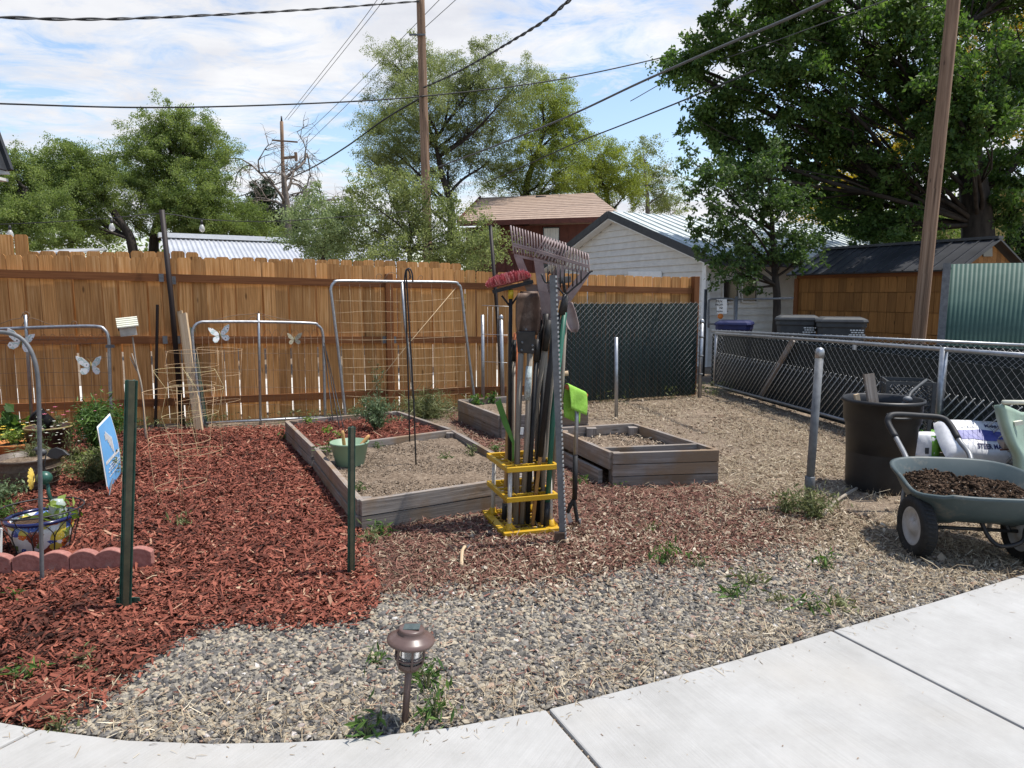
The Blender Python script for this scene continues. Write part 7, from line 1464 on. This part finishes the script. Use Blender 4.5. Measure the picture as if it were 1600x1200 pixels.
t, f = sack('upright white bag with green print between the trash can and the fence pipe', D(1441, 700, 6.1), V((1, -.1, 0)).normalized(), V((.02, .10, 1)).normalized(), .22, .30, .12, 'sack_w')
b = MB(); band(b, .2, .95, -.85, .8, .003); obj('green_band', b, M['sack_green'], t); b = MB(); band(b, -.3, .0, -.25, .1, .003, 4, 3); obj('grey_square', b, M['dark_grey'], t)
t, f = sack('green bag lying behind the fence pipe beside the manure sack', D(1456, 700, 6.3), V((1, 0, 0)), V((0, .9, .4)).normalized(), .26, .3, .14, 'sack_green')
M['brick'] = mat('paver brick', L(.20, .10, .075), L(.28, .15, .115), .9, 30., rvar=.3); M['brick_t'] = mat('tan paver', L(.32, .25, .19), L(.4, .32, .25), .9, 30.)
for i, (px, py, lab, mm) in enumerate(((1578, 708, 'reddish paver at the bottom of the small stack on the pallet', 'brick'), (1580, 697, 'reddish paver in the middle of the small stack', 'brick'), (1583, 683, 'tan paver on top of the small stack', 'brick_t'))):
    q = D(px, py, 5.75); q.z = .135 + .03 + i * .062; b = MB(); b.box(q, .24, .15, .06, -.25 + i * .12); tag(obj('paver', b, M[mm], org=q, bevel=.004), lab, 'brick')
# wheelbarrow
M['teal'] = mat('teal poly tray', L(.046, .066, .068), L(.064, .086, .088), .5, 5., dirt=(L(.13, .125, .105), 9., .54)); M['tyre'] = mat('black tyre', L(.009, .009, .009), L(.02, .019, .018), .8, 40., bump=.3, dirt=(L(.09, .075, .06), 12., .6)); M['hub'] = mat('grey rim', L(.28, .27, .26), L(.38, .37, .36), .5, 14., dirt=(L(.15, .11, .08), 12., .6)); M['frame_g'] = mat('grey frame tube', L(.16, .165, .17), L(.22, .225, .23), .45, 12., metal=.3)
wl, wr2 = G(1429, 868), G(1597, 878); wc = (wl + wr2) / 2; ax = (wr2 - wl).normalized(); fw = V((ax.y, -ax.x, 0))       # fw: towards the viewer (nose)
t = thing('wheelbarrow', 'two wheeled teal poly wheelbarrow loaded with dark soil', 'wheelbarrow', zed(wc, 0)); rw = .178; hw = (wr2 - wl).length / 2
for sg in (-1, 1):
    c = wc + ax * sg * hw + V((0, 0, rw)); aw = (ax * 1.0 + fw * (-.42 if sg < 0 else -.30)).normalized(); aw = (ax + fw * -.10).normalized()
    b = MB(); tw = .075; Mw = aw.to_track_quat('Z', 'X').to_matrix()
    b.lathe([(rw * .62, -tw * .42), (rw * .80, -tw * .55), (rw * .93, -tw * .5), (rw, -tw * .28), (rw * 1.0, tw * .28), (rw * .93, tw * .5), (rw * .80, tw * .55), (rw * .62, tw * .42)], c, 40, Mw, cap=False)
    wh = obj('wheel', b, M['tyre'], t)
    b = MB()
    for k in range(44):
        a = 6.283 * k / 44; p0 = c + Mw @ V((rw * 1.0 * math.cos(a), rw * 1.0 * math.sin(a), -tw * .3)); p1 = c + Mw @ V((rw * 1.0 * math.cos(a + .05), rw * 1.0 * math.sin(a + .05), tw * .3)); b.board(p0, p1, .008, .012, (p0 - c).normalized())
    obj('tread', b, M['tyre'], wh)
    b = MB(); b.lathe([(rw * .64, -tw * .40), (rw * .58, -tw * .44), (rw * .54, -tw * .30), (rw * .3, -tw * .22), (rw * .22, -tw * .42), (rw * .12, -tw * .5), (.001, -tw * .5)], c, 32, Mw, cap=False); b.lathe([(rw * .64, tw * .40), (rw * .54, tw * .30), (.001, tw * .3)], c, 32, Mw, cap=False); obj('rim', b, M['hub'], wh)
b = MB(); b.tube([wc - ax * (hw - .03) + V((0, 0, rw)), wc + ax * (hw - .03) + V((0, 0, rw))], .011, 8)
for sg in (-1, 1): b.tube(bez([wc + ax * sg * (hw - .08) + V((0, 0, rw)), wc + ax * sg * (hw - .1) + V((0, 0, rw + .06)) - fw * .05, wc + ax * sg * (hw - .12) + V((0, 0, rw + .09)) - fw * .2, wc + ax * sg * (hw - .12) + V((0, 0, rw + .1)) - fw * .45], 4), .014, 8)
obj('axle', b, M['steel_d'], t); b = MB(); b.tube(bez([wc + ax * .04 + V((0, 0, rw + .08)), wc + ax * .07 + V((0, 0, rw - .02)) + fw * .06, wc + ax * .12 + V((0, 0, rw - .06)) + fw * .1, wc + ax * .22 + V((0, 0, rw - .03)) + fw * .1, wc + ax * .26 + V((0, 0, rw + .03)) + fw * .05], 4), .012, 8); obj('nose_bar', b, M['steel_d'], t)
# tray: superellipse sections, rim follows the picture
tc_ = wc + ax * .045 - fw * .18
def tsec(sx_, sy_, z, off, e=3.2, n=44, tiltz=0):
    o_ = []
    for k in range(n):
        a = 6.283 * k / n; ca, sa2 = math.cos(a), math.sin(a); x = abs(ca) ** (2 / e) * (1 if ca > 0 else -1); y = abs(sa2) ** (2 / e) * (1 if sa2 > 0 else -1)
        o_.append(tc_ + ax * (x * sx_) + fw * (y * sy_ + off) + V((0, 0, z + tiltz * y - .035 * math.exp(-((y - .55) / .35) ** 2) * (abs(x) > .6))))
    return o_
rx, ry = .37, .37
secs = [tsec(rx + .012, ry + .012, .425, 0, tiltz=-.03), tsec(rx + .014, ry + .014, .44, 0, tiltz=-.03), tsec(rx, ry, .445, 0, tiltz=-.03), tsec(rx - .012, ry - .012, .435, 0, tiltz=-.03), tsec(rx - .06, ry - .06, .33, -.0, tiltz=-.02), tsec(rx - .13, ry - .13, .25, -.02)]
outs = [tsec(rx + .012, ry + .012, .425, 0, tiltz=-.03), tsec(rx - .02, ry - .02, .38, 0, tiltz=-.03), tsec(rx - .055, ry - .05, .31, 0, tiltz=-.02), tsec(rx - .10, ry - .10, .245, -.01), tsec(rx - .16, ry - .16, .215, -.02), tsec(.02, .02, .208, -.02)]
b = MB(); n = 44
for S_ in (secs, outs): vs = [p for s in S_ for p in s]; b.add(vs, [(i * n + j, i * n + (j + 1) % n, (i + 1) * n + (j + 1) % n, (i + 1) * n + j) for i in range(len(S_) - 1) for j in range(n)], smooth=True)
obj('tray', b, M['teal'], t)
import mathutils
b = MB(); N = 40; vs = []
for j in range(N + 1):
    for i in range(N + 1):
        x, y = -1 + 2 * i / N, -1 + 2 * j / N; q = tc_ + ax * (x * (rx - .05)) + fw * (y * (ry - .05)); h = .35 + .06 * max(0, 1 - ((x + .45) ** 2 + (y + .4) ** 2) * 1.6) + .05 * max(0, 1 - ((x - .5) ** 2 + (y + .1) ** 2) * 2) + mathutils.noise.noise(q * 9) * .03 + mathutils.noise.noise(q * 30) * .018 - .02 * max(abs(x), abs(y)) ** 4
        vs.append(V((q.x, q.y, h)))
b.add(vs, [(j * (N + 1) + i, j * (N + 1) + i + 1, (j + 1) * (N + 1) + i + 1, (j + 1) * (N + 1) + i) for j in range(N) for i in range(N) if (abs(-1 + 2 * (i + .5) / N) ** 3.2 + abs(-1 + 2 * (j + .5) / N) ** 3.2) < 1.05], smooth=True); so_ = obj('load_soil', b, M['dark_soil'], t)
P3_ = np.array([tuple(v) for v in vs if True]); idx = NR.integers(0, len(P3_), 9000); Q = P3_[idx] + NR.normal(0, .012, (9000, 3)) * np.array([1, 1, .3]); xx = (Q - np.array(tc_)) @ np.array(ax) / (rx - .06); yy_ = (Q - np.array(tc_)) @ np.array(fw) / (ry - .06); Q = Q[(np.abs(xx) ** 3.2 + np.abs(yy_) ** 3.2) < .95]
stones('soil_crumbs', Q[:, :2], Q[:, 2], NR.gamma(2., .0022, len(Q)) + .0012, np.where(NR.random(len(Q)) < .02, 1., NR.random(len(Q)) * .9), M['dk_clods'], .7, parent=t, kind='stuff')
# handle loop rising at the back
hb0 = D(1418, 720, tc_.y + .42); hb1 = D(1530, 730, tc_.y + .36); yh = tc_.y + .75
hp_ = [D(1420, 742, tc_.y + .40), hb0, D(1400, 684, yh - .1), D(1388, 662, yh), D(1389, 652, yh + .02), D(1400, 648, yh + .03), D(1440, 650, yh + .03), D(1470, 653, yh), D(1484, 663, yh - .04), D(1500, 690, yh - .15), D(1514, 708, yh - .26), D(1519, 728, tc_.y + .41)]
Pb = bez(hp_, 6); b = MB(); b.tube(Pb[:14] , .0165, 10); obj('handle_tube', b, M['frame_g'], t); b = MB(); b.tube(Pb[-15:], .0165, 10); obj('handle_tube', b, M['frame_g'], t); b = MB(); b.tube(Pb[12:-13], .0215, 10); obj('foam_grip', b, M['grip'], t)
for sg, x in ((-1, 1420), (1, 1570)): b = MB(); p0 = D(1416 if sg < 0 else 1560, 745, tc_.y + .25); b.tube([p0, V((p0.x, p0.y + .05, .0))], .014, 8); obj('rear_leg', b, M['frame_g'], t)
# second wheelbarrow at the right edge, mint green, tipped up
M['mint'] = mat('mint poly tray', L(.27, .37, .30), L(.33, .43, .35), .5, 6., dirt=(L(.25, .25, .2), 7., .62)); o1 = D(1630, 745, 5.0); t = thing('wheelbarrow', 'mint green wheelbarrow tray standing on end at the right edge', 'wheelbarrow', zed(o1, 0)); Y2 = 5.0
P2_ = lambda x, y, d=0: D(x + 4, y, Y2 + d); oo = [(1561, 629), (1568, 627), (1590, 634), (1700, 640), (1700, 760), (1592, 752), (1590, 715), (1575, 680), (1564, 650)]
b = MB(); ri = [(1562, 632), (1568, 660), (1579, 690), (1592, 716), (1593, 756)]; rm = [(1576, 638), (1584, 662), (1594, 690), (1606, 712), (1612, 756)]
vs = []; N = 12
L1_, L2_ = bez([P2_(*q) for q in ri], 4), bez([P2_(q[0] + 8, q[1] + 2, .03) for q in ri], 4); L3_ = bez([P2_(q[0] + 16, q[1] + 6, .22) for q in rm], 4); L4_ = [p + V((.5, .05, .02)) for p in L3_]; L0_ = [p + V((-.01, .03, -.01)) for p in L1_]; Lm = [p + V((.09, .22, -.04)) for p in L1_]
rows = [Lm, L0_, L1_, L2_, L3_, L4_]; k = len(L1_); vs = [p for r_ in rows for p in r_]; b.add(vs, [(i * k + j, i * k + j + 1, (i + 1) * k + j + 1, (i + 1) * k + j) for i in range(5) for j in range(k - 1)], smooth=True)
o_ = obj('tray', b, M['mint'], t); o_.modifiers.new('thick', 'SOLIDIFY').thickness = .012
b = MB(); b.tube([P2_(1563, 628.5, .0), P2_(1620, 629, .0), P2_(1720, 630, .0)], .0165, 10); obj('handle', b, M['cream'], t)
b = MB(); q = P2_(1586, 662, .06); b.board(q + V((-.03, 0, 0)), q + V((.03, 0, .01)), .03, .03); obj('latch', b, M['cream'], t)
b = MB(); q = zed(P2_(1640, 700, .1), .2); b.tube([q - V((.05, 0, 0)), q + V((.05, 0, 0))], .2, 24); obj('wheel', b, M['tyre'], t); b = MB(); b.board(zed(P2_(1600, 760, .12), 0), P2_(1600, 700, .12), .05, .05, V((0, 1, 0))); obj('leg', b, M['frame_g'], t)
